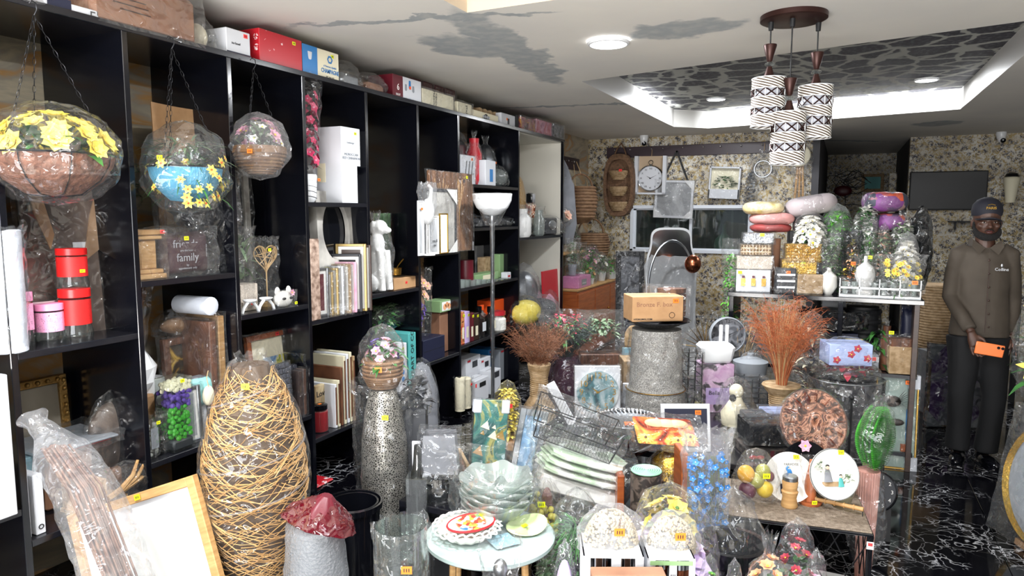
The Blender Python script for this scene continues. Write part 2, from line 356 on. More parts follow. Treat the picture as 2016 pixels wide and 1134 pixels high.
@custom('tray_wallpaper')
def _(t, p, L, tc):
 geo = nd(t, 'NewGeometry').outputs['Position']; mp = nd(t, 'Mapping'); mp.inputs['Scale'].default_value = (1.0, 1.0, 0); L(geo, mp.inputs[0])
 nv = nd(t, 'TexNoise', Scale=9.0, Detail=5.0); L(mp.outputs[0], nv.inputs['Vector'])
 ad = nd(t, 'VectorMath', _operation='MULTIPLY_ADD'); L(nv.outputs['Color'], ad.inputs[0]); ad.inputs[1].default_value = (.1, .1, 0); L(mp.outputs[0], ad.inputs[2])
 v = nd(t, 'TexVoronoi', Scale=3.6, _feature='DISTANCE_TO_EDGE', Randomness=.75); L(ad.outputs[0], v.inputs['Vector'])
 f = ramp(t, v.outputs['Distance'], [(.05, 0.), (.085, 1.)]); n2 = nd(t, 'TexNoise', Scale=30.0, Detail=4.0); L(mp.outputs[0], n2.inputs['Vector'])
 dk = mixc(t, ramp(t, n2.outputs[0], [(.5, 0.), (.62, 1.)]), '#2b2a33', '#5b5b62')
 L(mixc(t, f, '#b0b1aa', dk), p.inputs['Base Color']); p.inputs['Roughness'].default_value = .6
@custom('floral_wallpaper')
def _(t, p, L, tc):
 geo = nd(t, 'NewGeometry').outputs['Position']
 a = nd(t, 'TexNoise', Scale=3.5, Detail=2.0); L(geo, a.inputs['Vector'])
 b = nd(t, 'TexNoise', Scale=30.0, Detail=4.0, Distortion=1.2); L(geo, b.inputs['Vector'])
 c = nd(t, 'TexVoronoi', Scale=16.0, _feature='F1'); L(geo, c.inputs['Vector'])
 e = nd(t, 'TexNoise', Scale=40.0, Detail=3.0, Distortion=1.5); L(geo, e.inputs['Vector'])
 base = mixc(t, ramp(t, a.outputs[0], [(.4, 0.), (.6, 1.)]), '#d6d2c8', '#bcb4a4')
 och = mixc(t, ramp(t, b.outputs[0], [(.47, 0.), (.57, 1.)]), base, '#a8925f')
 ink = nd(t, 'Math', _operation='MULTIPLY'); L(ramp(t, e.outputs[0], [(.45, 0.), (.52, 1.)]), ink.inputs[0]); L(ramp(t, c.outputs['Distance'], [(.34, 1.), (.6, 0.)]), ink.inputs[1])
 L(mixc(t, ink.outputs[0], och, '#363540'), p.inputs['Base Color']); p.inputs['Roughness'].default_value = .5
@custom('tan_marble')
def _(t, p, L, tc):
 geo = nd(t, 'NewGeometry').outputs['Position']; mp = nd(t, 'Mapping'); mp.inputs['Scale'].default_value = (1, 1, 3.2); mp.inputs['Rotation'].default_value = (.3, 0, 0); L(geo, mp.inputs[0])
 n1 = nd(t, 'TexNoise', Scale=1.6, Detail=6.0, Distortion=1.2); L(mp.outputs[0], n1.inputs['Vector'])
 L(ramp(t, n1.outputs[0], [(.3, '#8a8378'), (.44, '#bdb29a'), (.52, '#a0988a'), (.6, '#b98c52'), (.68, '#b8b0a0')]), p.inputs['Base Color']); p.inputs['Roughness'].default_value = .3
mat('wall_paint', '#8c8a86', .7); mat('tray_white', '#d4d2ce', .4); mat('cream_paint', '#d9c9b2', .6); mat('dark_paint', '#3c3b3e', .7); mat('wall_dark', '#23232a', .7)
# floor: glossy black marble tiles, .6 x 1.2 m
fl = bpy.data.objects.new('floor', None); COL.objects.link(fl); struct(fl); fl['label'] = 'glossy black marble tile floor with white veins'
tg = G().box((0, 0, -.006), (.597, 1.197, .012), 0, .0015); tm = tg.mesh('tile', ['marble_black'], False)
for i in range(-6, 4):
 for j in range(-4, 8):
  t = bpy.data.objects.new('tile', tm); COL.objects.link(t); t.parent = fl; t.location = (.16+.3+.6*i, 3.87+.6+1.2*j, 0)
struct(G().box((-.4, 5.5, -.03), (6.4, 15.5, .03)).obj('floor_grout', 'black_matte', None, False))
def wall(name, c, d, m): return struct(G().box(c, d).obj(name, m, None, False))
wall('wall_left', (-3.27, 4.0, 1.31), (.1, 11.2, 2.66), 'tan_marble')
wall('wall_right', (2.45, 5.5, 1.31), (.1, 15, 2.66), 'wall_paint')
wall('wall_front', (-.4, -1.65, 2.5), (5.8, .1, .3), 'wall_paint')
# back wall with the window opening X -2.61..-1.02, z 1.10..1.72
g = G()
for x0, x1, z0, z1 in ((-3.22, -2.61, 0, 2.64), (-1.02, -.29, 0, 2.64), (-2.61, -1.02, 0, 1.1), (-2.61, -1.02, 1.72, 2.64)): g.box(((x0+x1)/2, 9.39, (z0+z1)/2), (x1-x0, .14, z1-z0))
struct(g.obj('wall_back', 'floral_wallpaper', None, False))
wall('wall_tv', (1.58, 10.9, 1.31), (1.64, .18, 2.66), 'floral_wallpaper')
wall('wall_passage_end', (.3, 13.55, 1.31), (1.9, .1, 2.66), 'floral_wallpaper')
wall('wall_passage_left', (-.33, 11.4, 1.31), (.08, 4.3, 2.66), 'dark_paint')
wall('wall_passage_right', (.80, 12.3, 1.31), (.08, 2.6, 2.66), 'dark_paint')
struct(G().box((.62, 11.6, 1.1), (.1, .1, 2.2), 0, .01).obj('trim_1', 'floral_wallpaper', None, False))
wall('wall_behind_window', (-1.6, 10.6, 1.4), (2.6, .05, 1.8), 'wall_dark')
# ceiling with two recesses
def poly_ceiling():
 outer = [(-3.3, -1.7), (2.5, -1.7), (2.5, 13.6), (-3.3, 13.6)]
 tray = [(-1.855, 5.19), (-1.84, 8.33), (-1.5, 8.66), (.975, 8.12), (1.0, 4.54)]
 near = [(-1.755, 3.2), (.9, 3.15), (.9, -.6), (-1.755, -.6)]
 vs = outer+tray+near; tri = geometry.tessellate_polygon([[Vector((x, y, 0)) for x, y in l] for l in (outer, tray, near)])
 g = G(); g.add([(x, y, CEIL) for x, y in vs], [tuple(t) for t in tri]); struct(g.obj('ceiling', 'ceiling_paint', None, False))
 for nm, l, h, m1, m2 in (('tray', tray, .20, 'tray_white', 'tray_wallpaper'), ('recess', near, .16, 'cream_paint', 'ceiling_paint')):
  g = G(); n = len(l)
  for i in range(n): a, b = l[i], l[(i+1) % n]; g.add([(*a, CEIL), (*b, CEIL), (*b, CEIL+h), (*a, CEIL+h)], [(0, 1, 2, 3)])
  struct(g.obj('ceiling_'+nm+'_side', m1, None, False)); g = G(); g.add([(*a, CEIL+h) for a in l], [tuple(range(n))]); struct(g.obj('ceiling_'+nm, m2, None, False))
poly_ceiling()
area('cove_strip_lamp', (-.28, 8.22, CEIL+.1), 2.3, 14, CW, (PI/2, 0, -.215), sy=.03)
area('cove_strip_lamp', (-1.70, 7.4, CEIL+.1), .03, 4, CW, (0, PI/2, 0), sy=1.5)
# recessed lights
mat('lamp_glow', '#ffffff', .5, emit=45); mat('lamp_glow_soft', '#ffffff', .5, emit=6)
for i, (x, y, p) in enumerate(DOWN):
 z = CEIL if i in (0, 2) else CEIL+.16
 if y < 3.1 and x > -1.7: bpy.data.objects['downlight_lamp' if i == 0 else 'downlight_lamp.%03d' % i].location.z = CEIL+.12
 else: z = CEIL
 t = thing('ceiling_light', ['round white LED ceiling light glowing between the two ceiling recesses', 'round ceiling light in the recess above the shop front', 'round ceiling light above the shelving near the front', 'round ceiling light in the right of the front recess'][i], 'light', (x, y, z), 0)
 G().lathe([(.118, -.004), (.125, -.014), (.118, -.024), (.106, -.026), (.104, -.018)], 40, 0, cap=False).obj('trim_ring', 'white_gloss', t)
 G().lathe([(.0, -.032), (.06, -.031), (.105, -.022), (.108, 0)], 40, 0, cap=False).obj('diffuser', 'lamp_glow', t)
for i, (x, y, p) in enumerate(TRAYL):
 t = thing('ceiling_light', ['round light in the patterned ceiling tray, left one', 'round light in the patterned ceiling tray, right one beside the pendant'][i], 'light', (x, y, CEIL+.2), 0)
 G().lathe([(.10, 0), (.10, -.012), (.088, -.016)], 32, 0, cap=False).obj('trim_ring', 'white_gloss', t)
 G().lathe([(.0, -.02), (.088, -.014)], 32, 0, cap=False).obj('diffuser', 'lamp_glow', t)
# window frame and panes
mat('upvc', '#dfe3ea', .35)
w = bpy.data.objects.new('window_1', None); COL.objects.link(w); struct(w); w['label'] = 'white framed sliding window in the floral back wall'
g = G()
for x in (-2.59, -1.04): g.box((x, 9.34, 1.41), (.045, .09, .62), 0, .004)
for z in (1.12, 1.70): g.box((-1.815, 9.34, z), (1.59, .09, .045), 0, .004)
g.obj('window_frame', 'upvc', w, False)
for x0, x1, y in ((-2.57, -1.79, 9.345), (-1.83, -1.06, 9.36)):
 g = G()
 for x in (x0+.017, x1-.017): g.box((x, y, 1.41), (.034, .03, .56))
 for z in (1.145, 1.675): g.box(((x0+x1)/2, y, z), (x1-x0, .03, .03))
 s = g.obj('sash', 'upvc', w, False)
 G().box(((x0+x1)/2, y, 1.41), (x1-x0-.05, .004, .52)).obj('pane', 'glass', s, False)
mat('green_dark', '#16301f', .4, n=(5, '#0c1a12', .8)); mat('green_cloth', '#2e5440', .5)
t = thing('curtain', 'dark green curtain hanging behind the back window', 'curtain', (-1.85, 10.35, 0))
g = G(); pts = [(-.9+i*.03, .05*math.sin(i*1.1)+.03*math.sin(i*.37)) for i in range(61)]
vs = [(x, y, z) for z in (0, 2.0) for x, y in pts]; g.add(vs, [(i, i+1, i+62, i+61) for i in range(60)]); g.obj('cloth', 'green_dark', t)
area('window_room_lamp', (-1.6, 9.9, 2.0), .3, .9, (.8, 1, .85))
for i, (x, h, r) in enumerate(((-2.35, .2, .11), (-1.45, .26, .13), (-2.1, .15, .08))):
 t = thing('glass_float', ['large green glass bottle behind the left window pane', 'round green glass bottle behind the right window pane', 'small green glass bottle behind the left window pane'][i], 'bottle', (x, 9.8, 1.1))
 G().lathe([(r*.5, 0), (r*.95, .04), (r, .1), (r*.85, .17), (r*.3, .24), (.025, .28), (.025, .36), (.032, .37)], 20).obj('body', 'green_cloth', t)
G().box((-1.8, 9.85, 1.07), (1.7, .6, .05)).obj('window_ledge', 'dark_grey', None, False); struct(bpy.data.objects['window_ledge'])
# hanging boards with hooks
mat('board_plum', '#33232b', .4)
def hook_board(label, x0, x1, y, z0, z1, hooks, side=False):
 t = thing('hook_board', label, 'rack', (0, 0, 0))
 if side: G().box((y+.01, (x0+x1)/2, (z0+z1)/2), (.02, x1-x0, z1-z0), 0, .003).obj('board', 'board_plum', t, False)
 else: G().box(((x0+x1)/2, y-.01, (z0+z1)/2), (x1-x0, .02, z1-z0), 0, .003).obj('board', 'board_plum', t, False)
 hg = G().sph((0, -.035, 0), .011, 0, 10, 6).tube([(0, 0, 0), (0, -.03, 0)], .004, 6).lathe([(.014, 0), (.012, .004)], 10, 0)
 hm = hg.mesh('hook', ['chrome'])
 for k in hooks:
  h = bpy.data.objects.new('hook', hm); COL.objects.link(h); h.parent = t
  if side: h.location = (y+.02, k, (z0+z1)/2+.02); h.rotation_euler = (0, 0, PI/2)
  else: h.location = (k, y-.02, (z0+z1)/2+.03)
 return t
BY = 9.32
hook_board('long dark board with chrome hooks on the floral back wall', -2.955, -.80, BY, 2.36, 2.5, [-2.83, -2.62, -2.33, -2.18, -1.92, -1.66, -1.45, -1.20, -.95])
hook_board('short dark hook board on the left wall past the shelving', 7.75, 8.9, -3.22, 2.18, 2.33, [7.95, 8.2, 8.4, 8.6], True)
# black laminate shelving along the left wall
mat('laminate', '#0a0b11', .16, b=(6, .04)); mat('laminate_worn', '#101118', .2, n=(30, '#1c1c20', .7, (1, .2, 1))); mat('shelf_white', '#d8d4c8', .5)
POST = [1.0, 1.49, 2.0, 2.54, 3.053, 3.61, 4.19, 4.76, 5.868, 6.99]
ST = 2.36; XF = -2.69; XW = -3.22
un = thing('shelving_unit', 'tall black laminate shelving running along the left wall', 'shelving', (0, 0, 0))
for i, y in enumerate(POST):
 o = G().box(((XF+XW)/2, y, ST/2), (XF-XW, .026, ST), 0, .002).obj('upright_panel', 'laminate', un, False)
G().box(((XF+XW)/2, 3.98, ST+.012), (XF-XW+.01, 6.06, .028), 0, .002).obj('top_board', 'laminate_worn', un, False)
SH = {0: [.535], 1: [.40, 1.113], 2: [.53, 1.33], 3: [.48, 1.113], 4: [.325, 1.012, 1.681], 5: [.395, 1.10], 6: [.532, 1.33], 7: [.06, .574, 1.03, 1.50, 1.851], 8: [.55, 1.394]}
for b, zs in SH.items():
 for z in zs: G().box(((XF+XW)/2, (POST[b]+POST[b+1])/2, z-.013), (XF-XW-.004, POST[b+1]-POST[b]-.026, .026), 0, .002).obj('shelf_board', 'laminate_worn', un, False)
G().box(((XF+XW)/2-.01, 6.974, 1.2), (.5, .006, 2.3)).obj('white_liner', 'shelf_white', un, False, label='white inner face of the far bay')
G().box((XW+.004, 6.43, 1.2), (.006, 1.09, 2.3)).obj('white_liner', 'shelf_white', un, False, label='white inner face of the far bay')
G().box(((XF+XW)/2-.01, 6.43, ST-.006), (.5, 1.09, .006)).obj('white_liner', 'shelf_white', un, False, label='white inner face of the far bay')
# ================================================================ BUILDERS
RZS = PI/2                      # things on the left shelving face +X
RZC = YAW                       # things on the tables face the shop front
def R(a, b): return random.uniform(a, b)
def SL(x0, x1, yt, z, X=-2.74):
 """slot on a shelf: pixel columns, pixel top, shelf height, front plane X -> (Y centre, width, height)"""
 def hit(px):
  y = 500
  for _ in range(6):
   p = onx(px, y, X); v = Vector((X, p.y, z))-OR; y = 567-FPX*v.dot(UP)/v.dot(FW)
  return p.y
 a, b = hit(x0), hit(x1); t = onx((x0+x1)/2, yt, X)
 return (a+b)/2, b-a, max(t.z-z, .01)
def CS(x0, x1, yt, yb, z=None, d=None):
 """slot on a table facing the camera: -> loc, width, height"""
 xc = (x0+x1)/2
 if d is None: P = onz(xc, yb, z); d = P.dot(FH)
 else: P = ond(xc, yb, d)
 T = ond(xc, yt, d); return P, (x1-x0)*d/FPX*1.0, T.z-P.z
def shelf(name, label, cat, px, d=.2, group=None, tilt=None, rz=RZS, dy=0):
 x0, x1, yt, z, X = px; y, w, h = SL(x0, x1, yt, z, X)
 return thing(name, label, cat, (X-d/2, y+dy, z), rz, group, tilt), w, h
def table(name, label, cat, px, d=0, group=None, tilt=None, rz=RZC):
 """px = (x0,x1,yt,yb, z) support height z, or (..., None, depth)"""
 P, w, h = CS(*px); P = P+FH*(d/2); return thing(name, label, cat, P, rz, group, tilt), w, h
def card(T, w, d, h, m='cardboard', side=None, name='carton_body', bev=.003, seam=True):
 g = G().box((0, 0, h/2), (w, d, h), 0, bev)
 if seam: g.box((0, 0, h+.0004), (w*.98, .002, .001), 1)
 o = g.obj(name, [m, 'dark_grey'], T, False); return o
def patch(T, x, z, w, h, y, m, name='printed_panel', **k):
 o = G().box((x, y, z), (w, .0012, h)).obj(name, m, T, False, **k); return o
def sidepatch(T, y, z, w, h, x, m, name='printed_panel'):
 return G().box((x, y, z), (.0012, w, h)).obj(name, m, T, False)
def art(name, stops, scale=4, dist=1.0, rough=.4, stretch=None):
 m, t, out = nt(name); p = nd(t, 'BsdfPrincipled', Roughness=rough); t.links.new(p.outputs[0], out.inputs[0])
 tc = nd(t, 'TexCoord').outputs['Object']
 if stretch: mp = nd(t, 'Mapping'); mp.inputs['Scale'].default_value = stretch; t.links.new(tc, mp.inputs[0]); tc = mp.outputs[0]
 z = nd(t, 'TexNoise', Scale=scale, Detail=4.0, Distortion=dist); t.links.new(tc, z.inputs['Vector'])
 t.links.new(ramp(t, z.outputs[0], stops), p.inputs['Base Color']); MATS[name] = m; return m
def picture(T, w, h, t=.02, fw=.025, fm='wood_orange', am='paper', mount=.0, mm='paper', art_s=None, wrapm='film_light', seed=0, corner=False):
 g = G()
 for x in (-w/2+fw/2, w/2-fw/2): g.box((x, 0, h/2), (fw, t, h), 0, .003)
 for z in (fw/2, h-fw/2): g.box((0, 0, z), (w-2*fw+.002, t, fw), 0, .003)
 g.obj('frame', fm, T, False)
 G().box((0, t*.2, h/2), (w-2*fw, t*.4, h-2*fw)).obj('mount', mm if mount else am, T, False)
 if mount: aw, ah = (art_s or (w-2*fw-2*mount, h-2*fw-2*mount)); G().box((0, -t*.03, h/2), (aw, .002, ah)).obj('picture', am, T, False)
 if corner:
  for sx in (-1, 1):
   for zz in (0, h): 
    s = .28*min(w, h); dz = s if zz == 0 else -s
    g = G().slab([(sx*w/2*1.02, zz), (sx*(w/2*1.02-s), zz), (sx*w/2*1.02, zz+dz)], -t*.62, t*.62, 0); g.obj('corner_protector', 'white_matte', T, False)
 if wrapm: wrap(T, w+.01, t+.012, h+.006, seed, wrapm, amp=.004)
 return T
def flower_mesh(name, r, petals, pm, cm='tag_yellow', cup=.4, wide=.7, layers=1):
 g = G()
 for l in range(layers):
  for k in range(petals):
   a = 2*PI*(k+.5*l)/petals; rr = r*(1-.28*l); d = Vector((math.cos(a), math.sin(a), cup+.5*l))
   g.leaf((0, 0, 0), d, rr, rr*wide, droop=.18, m=0, fold=.25, n=3)
 g.sph((0, 0, r*.12), r*.17, 1, 7, 4); return g.mesh('flower', [pm, cm])
def put(mesh, parent, loc, d=(0, 0, 1), s=1, name='flower', spin=None):
 o = bpy.data.objects.new(name, mesh); COL.objects.link(o); o.parent = parent; o.location = loc
 q = Vector(d).to_track_quat('Z', 'Y'); o.rotation_euler = q.to_euler(); o.scale = (s,)*3; return o
def dome_pts(n, rx, ry, z0, z1, seed=0, lo=0.0):
 r = random.Random(seed); out = []
 for i in range(n):
  u = lo+(1-lo)*(i+.5)/n; th = i*2.39996+r.uniform(-.3, .3); c = math.sqrt(max(0, 1-u*u))
  out.append((Vector((rx*c*math.cos(th), ry*c*math.sin(th), z0+(z1-z0)*u)), Vector((c*math.cos(th), c*math.sin(th), u+.2))))
 return out
def foliage(T, n, rx, ry, z0, z1, L, w, m='leaf', seed=0, out=.6, name='foliage', droop=.4):
 r = random.Random(seed); g = G()
 for i in range(n):
  th = r.uniform(0, 2*PI); q = math.sqrt(r.random()); z = r.uniform(z0, z1); k = math.sqrt(max(.05, 1-((z-z0)/(z1-z0+1e-6))**2*.8))
  p = Vector((rx*q*k*math.cos(th), ry*q*k*math.sin(th), z)); d = Vector((math.cos(th)*out, math.sin(th)*out, r.uniform(-.2, 1)))
  g.leaf(p, d, L*r.uniform(.7, 1.2), w*r.uniform(.7, 1.2), droop, 0, .25, 3)
 return g.obj(name, m, T, kind='stuff')
def dried_grass(T, n, z0, h, r0, spread, m, seed=0, curl=.3, plume=True, name='dried_grass', th=.0012):
 r = random.Random(seed); g = G(); g2 = G()
 for i in range(n):
  a = r.uniform(0, 2*PI); s = math.sqrt(r.random())*spread; hh = h*r.uniform(.65, 1.05); pts = []
  for k in range(6):
   u = k/5; rr = r0*.6*s/spread*(1-u)+s*u**1.6; pts.append(Vector((rr*math.cos(a+curl*u*u), rr*math.sin(a+curl*u*u), z0+hh*u*(1-.12*u*s/max(spread, .01)))))
  g.tube(pts, [th*(1-.6*k/5) for k in range(6)], 3)
  if plume:
   for q in range(9):
    u = r.uniform(.55, 1); k = min(int(u*5), 4); p = pts[k].lerp(pts[k+1], u*5-k); b = a+r.uniform(-1.6, 1.6); l = r.uniform(.02, .055)*h/.45
    e = p+Vector((math.cos(b)*l, math.sin(b)*l, r.uniform(.0, .9)*l)); e2 = e+Vector((math.cos(b)*l*.4, math.sin(b)*l*.4, -l*.25))
    g2.tube([p, e, e2], [th*.7, th*.55, th*.3], 3)
 g.obj(name, m, T, kind='stuff'); 
 if plume: g2.obj('seed_heads', m, T, kind='stuff')
def lathe_part(T, name, prof, m, seg=32, fn=None, **k): return G().lathe(prof, seg, 0, fn=fn, **k).obj(name, m, T)
def canister(name, label, px, cm, group, r=None, d=.11):
 t, w, h = shelf(name, label, 'canister', px, d, group); r = w/2
 G().lathe([(r*.97, 0), (r, .006), (r*1.02, h*.14), (r*.93, h*.26), (r*.93, h*.8), (r*.8, h*.83)], 28, 0, cap=False).obj('glass_body', 'glass', t)
 G().lathe([(r*.955, h*.3), (r*.955, h*.79)], 28, 0, cap=False).obj('sleeve', cm+'_sleeve', t)
 G().lathe([(r*.93, h*.83), (r*.97, h*.835), (r*.97, h*.99), (r*.93, h)], 28, 0).obj('lid', cm, t); return t
def band_script(name, bg, ink):
 @custom(name)
 def _(t, p, L, tc):
  mp = nd(t, 'Mapping'); mp.inputs['Scale'].default_value = (60, 60, 26); L(tc.outputs['Object'], mp.inputs[0])
  v = nd(t, 'TexNoise', Scale=1.4, Detail=0.0, Distortion=2.5); L(mp.outputs[0], v.inputs['Vector'])
  L(mixc(t, ramp(t, v.outputs[0], [(.49, 0.), (.5, 1.), (.515, 1.), (.525, 0.)]), bg, ink), p.inputs['Base Color'])
band_script('can_red_sleeve', '#cf1d1c', '#7c0c10'); band_script('can_pink_sleeve', '#f0a8cc', '#3c2630'); mat('can_red', '#d42020', .3); mat('can_pink', '#ee9cc4', .3)
def chain(T, p0, p1, n, r=.006, name='chain', m='dark_metal'):
 g = G(); p0 = Vector(p0); p1 = Vector(p1); d = (p1-p0); L = d.length/n; q = d.to_track_quat('Z', 'Y')
 for i in range(n):
  c = p0+d*((i+.5)/n); pts = []
  for k in range(8):
   a = 2*PI*k/8; v = Vector((r*.8*math.cos(a), 0, L*.62*math.sin(a)));
   if i % 2: v = Vector((0, v.x, v.z))
   pts.append(c+q@v)
  g.tube(pts, r*.17, 4, 0, True)
 return g.obj(name, m, T)
def hanging_basket(label, hookpt, c, r, drop, bm, kind, seed):
 """basket on three chains hung from the top board; c = rim centre"""
 t = thing('hanging_basket', label, 'basket', c, .3)
 top = Vector(hookpt)-Vector(c); q = Matrix.Rotation(-.3, 3, 'Z'); top = q@top
 n = max(int(top.length/.024), 8)
 for k in range(3):
  a = 2*PI*k/3+.5; chain(t, (r*.93*math.cos(a), r*.93*math.sin(a), 0), top-Vector((0, 0, .03)), n)
 G().tube([top+Vector((.0, 0, -.03)), top+Vector((.012, 0, -.012)), top+Vector((.010, 0, .012)), top+Vector((-.006, 0, .022)), top+Vector((-.016, 0, .012))], .0022, 6).obj('hook', 'dark_metal', t)
 return t
# ================================================================ THINGS ALONG THE LEFT SHELVING
random.seed(5)
ZT = ST
def coir_bowl(t, r, h, m, wires=8, wm='dark_metal'):
 def fn(th, rr, z, u): return rr*(1+.03*noise.noise(Vector((math.cos(th)*4, math.sin(th)*4, z*20)))), z
 G().lathe([(.001, -h), (r*.45, -h*.95), (r*.78, -h*.62), (r*.95, -h*.25), (r, 0), (r*.93, 0), (r*.85, -h*.3)], 36, 0, fn=fn).obj('bowl', m, t)
 if wires:
  for k in range(wires):
   a = 2*PI*k/wires+.2; G().tube([(r*q*math.cos(a)*1.02, r*q*math.sin(a)*1.02, zz*h) for q, zz in ((1, 0), (.97, -.25), (.8, -.62), (.47, -.95), (.02, -1.03))], .0022, 5).obj('wire', wm, t)
 G().tube([(r*1.01*math.cos(2*PI*k/28), r*1.01*math.sin(2*PI*k/28), 0) for k in range(28)], .004, 6, 0, True).obj('rim', wm, t)
X1 = -2.62
c = onx(104, 305, X1); t = hanging_basket('largest bagged hanging basket of coir with big yellow flowers, at far left', (-2.64, c.y-.02, ZT-.01), c, .21, 0, None, 0, 1)
coir_bowl(t, .2, .15, 'coir')
fm = flower_mesh('f', .055, 7, 'yellow_petal', 'yellow_petal', .7, .85, 2)
for i, (p, d) in enumerate(dome_pts(34, .19, .17, 0, .13, 3, .1)): put(fm, t, p, d, R(.8, 1.15), spin=i)
foliage(t, 70, .19, .17, -.01, .08, .07, .04, 'leaf', 2); bag(t, .46, .37, .42, 'round', 1, loc=(0, 0, -.18), crumple=.09); sticker(t, (-.05, -.215, .04), 'red', .02)
c = onx(366, 330, -2.60); t = hanging_basket('bagged hanging basket of turquoise weave with small yellow daisies', (-2.64, c.y-.01, ZT-.01), c, .16, 0, None, 0, 2)
mat('turq', '#4a8fae', .7, b=(120, .6, (1, 1, .3)))
coir_bowl(t, .15, .15, 'turq', 0); foliage(t, 90, .15, .14, -.0, .12, .08, .012, 'leaf_grey', 3, 1.2); foliage(t, 80, .16, .16, -.14, .02, .07, .01, 'leaf', 9, 1.3, droop=.9)
fm = flower_mesh('f', .022, 6, 'yellow_petal', 'orange_card', .3, .6)
for i in range(34):
 a = R(0, 2*PI); z = R(-.16, .05); k = .165*math.sqrt(max(.2, 1-(min(z, 0)/.19)**2)); put(fm, t, (k*math.cos(a), k*math.sin(a), z), (math.cos(a), math.sin(a), .3), R(.8, 1.3))
bag(t, .37, .40, .35, 'round', 2, loc=(0, 0, -.2), crumple=.08); sticker(t, (.0, -.178, .03), 'yellow', .018)
c = onx(511, 290, -2.62); t = hanging_basket('small bagged hanging basket of brown wicker with pink and white flowers', (-2.64, c.y, ZT-.01), c, .12, 0, None, 0, 3)
def coil(t, prof, m='wicker', name='coiled_body', turns=12, r=.008):
 g = G(); n = len(prof)-1
 for i in range(turns):
  u = (i+.5)/turns*n; k = min(int(u), n-1); f = u-k; rr = prof[k][0]*(1-f)+prof[k+1][0]*f; z = prof[k][1]*(1-f)+prof[k+1][1]*f
  g.tube([(rr*math.cos(2*PI*q/36), rr*math.sin(2*PI*q/36), z) for q in range(36)], r*.58, 6, 0, True)
 g.lathe([(max(a-.003, .001), z) for a, z in prof], 36, 0, cap=True); return g.obj(name, m, t)
coil(t, [(.05, -.13), (.1, -.09), (.125, -.03), (.12, 0)], 'wicker', 'bowl', 11, .012)
fm = flower_mesh('f', .04, 6, 'pink_petal', 'yellow', .4, .8, 2); fm2 = flower_mesh('f', .025, 5, 'white_petal', 'yellow', .4, .8)
for i, (p, d) in enumerate(dome_pts(16, .11, .11, 0, .13, 5, .1)): put(fm if i % 2 else fm2, t, p, d)
foliage(t, 50, .11, .11, 0, .1, .06, .02, 'leaf_grey', 7); bag(t, .28, .33, .27, 'round', 3, 'film_milky', (0, 0, -.16), .1); sticker(t, (.02, -.135, -.03), 'orange', .02)
ZT2 = 2.374
def top_box(name, label, x0, x1, yt, d, m, deco=None, wr=None, cat='box', X=-2.72, tagc=None, **k):
 t, w, h = shelf(name, label, cat, (x0, x1, yt, ZT2, X), d); card(t, w, d, h, m, **k)
 if deco: deco(t, w, d, h)
 if wr: wrap(t, w+.01, d+.01, h+.006, x0, wr)
 if tagc: sticker(t, (w*.3, -d/2-.001, h*.85), tagc, .018)
 return t
t = top_box('carton', 'white box with a barcode corner under bagged goods, top left of shelving', 88, 195, 8, .3, 'white_card', lambda t, w, d, h: (text('E', .05, (w*.38, -d/2-.001, h*.3), t), patch(t, -.05, h*.5, .09, .06, -d/2-.001, 'navy')), X=-2.70)
t, w, h = shelf('wrapped_parcel', 'crumpled milky bag of goods on the shelving top, far left', 'bag', (20, 108, -12, ZT2+.0, -2.66), .14); t.location.z = ZT2; bag(t, w, h, .13, 'tied', 7, 'film_milky'); G().sph((0, 0, h*.35), (w*.4, .05, h*.3), 0, 16, 10).obj('folded_goods', 'grey_card', t)
t, w, h = shelf('brown_parcel', 'long parcel of brown kraft board in plastic on the shelving top', 'parcel', (180, 392, -30, ZT2, -2.70), .3); w *= .98
o = card(t, w, .3, .2, 'old_cardboard', bev=.02); g = G()
for k in range(4): g.box((-.12+.02*k, -.152, .14-.022*k), (.2-.02*k, .001, .004))
g.obj('printed_lines', 'wood_dark', t, False); wrap(t, w+.03, .33, .215, 3, 'film', amp=.012)
t, w, h = shelf('plastic_parcel', 'clear plastic parcel tied beside the long brown parcel', 'bag', (392, 440, 22, ZT2, -2.72), .2); bag(t, w*1.1, h, .2, 'dome', 5); G().sph((0, 0, h*.4), (w*.33, .06, h*.35), 0, 14, 9).obj('folded_goods', 'cream', t)
def d1(t, w, d, h):
 patch(t, 0, h*.1, w, h*.2, -d/2-.001, 'navy'); text('ice bowl', .016, (-w*.12, -d/2-.002, h*.5), t)
 G().lathe([(.02, 0), (.032, .03), (.028, .05), (.01, .055), (.026, .06), (.03, .085)], 16, 0, (w*.27, -d/2+.012, h*.3), 1, .2).obj('printed_bowl', 'reed', t)
top_box('gift_box', 'white box with a printed tan bowl and navy base, left of the red box', 447, 494, 60, .22, 'white_card', d1, tagc='red')
@custom('xmas')
def _(t, p, L, tc):
 mp = nd(t, 'Mapping'); L(tc.outputs['Object'], mp.inputs[0])
 v = nd(t, 'TexVoronoi', Scale=17.0, _feature='F1', Randomness=.6); L(mp.outputs[0], v.inputs['Vector'])
 n = nd(t, 'TexNoise', Scale=38.0, Detail=1.0, Distortion=2.2); L(mp.outputs[0], n.inputs['Vector'])
 s = nd(t, 'Math', _operation='MULTIPLY'); L(ramp(t, v.outputs['Distance'], [(.26, 1.), (.3, 0.)]), s.inputs[0]); L(ramp(t, n.outputs[0], [(.46, 0.), (.5, 1.), (.6, 1.), (.64, 0.)]), s.inputs[1])
 L(mixc(t, s.outputs[0], '#b81c28', '#f2dada'), p.inputs['Base Color']); p.inputs['Roughness'].default_value = .4
top_box('gift_box', 'large red box with white curly print, biggest box on the shelving top', 512, 596, 68, .26, 'xmas', tagc='yellow')
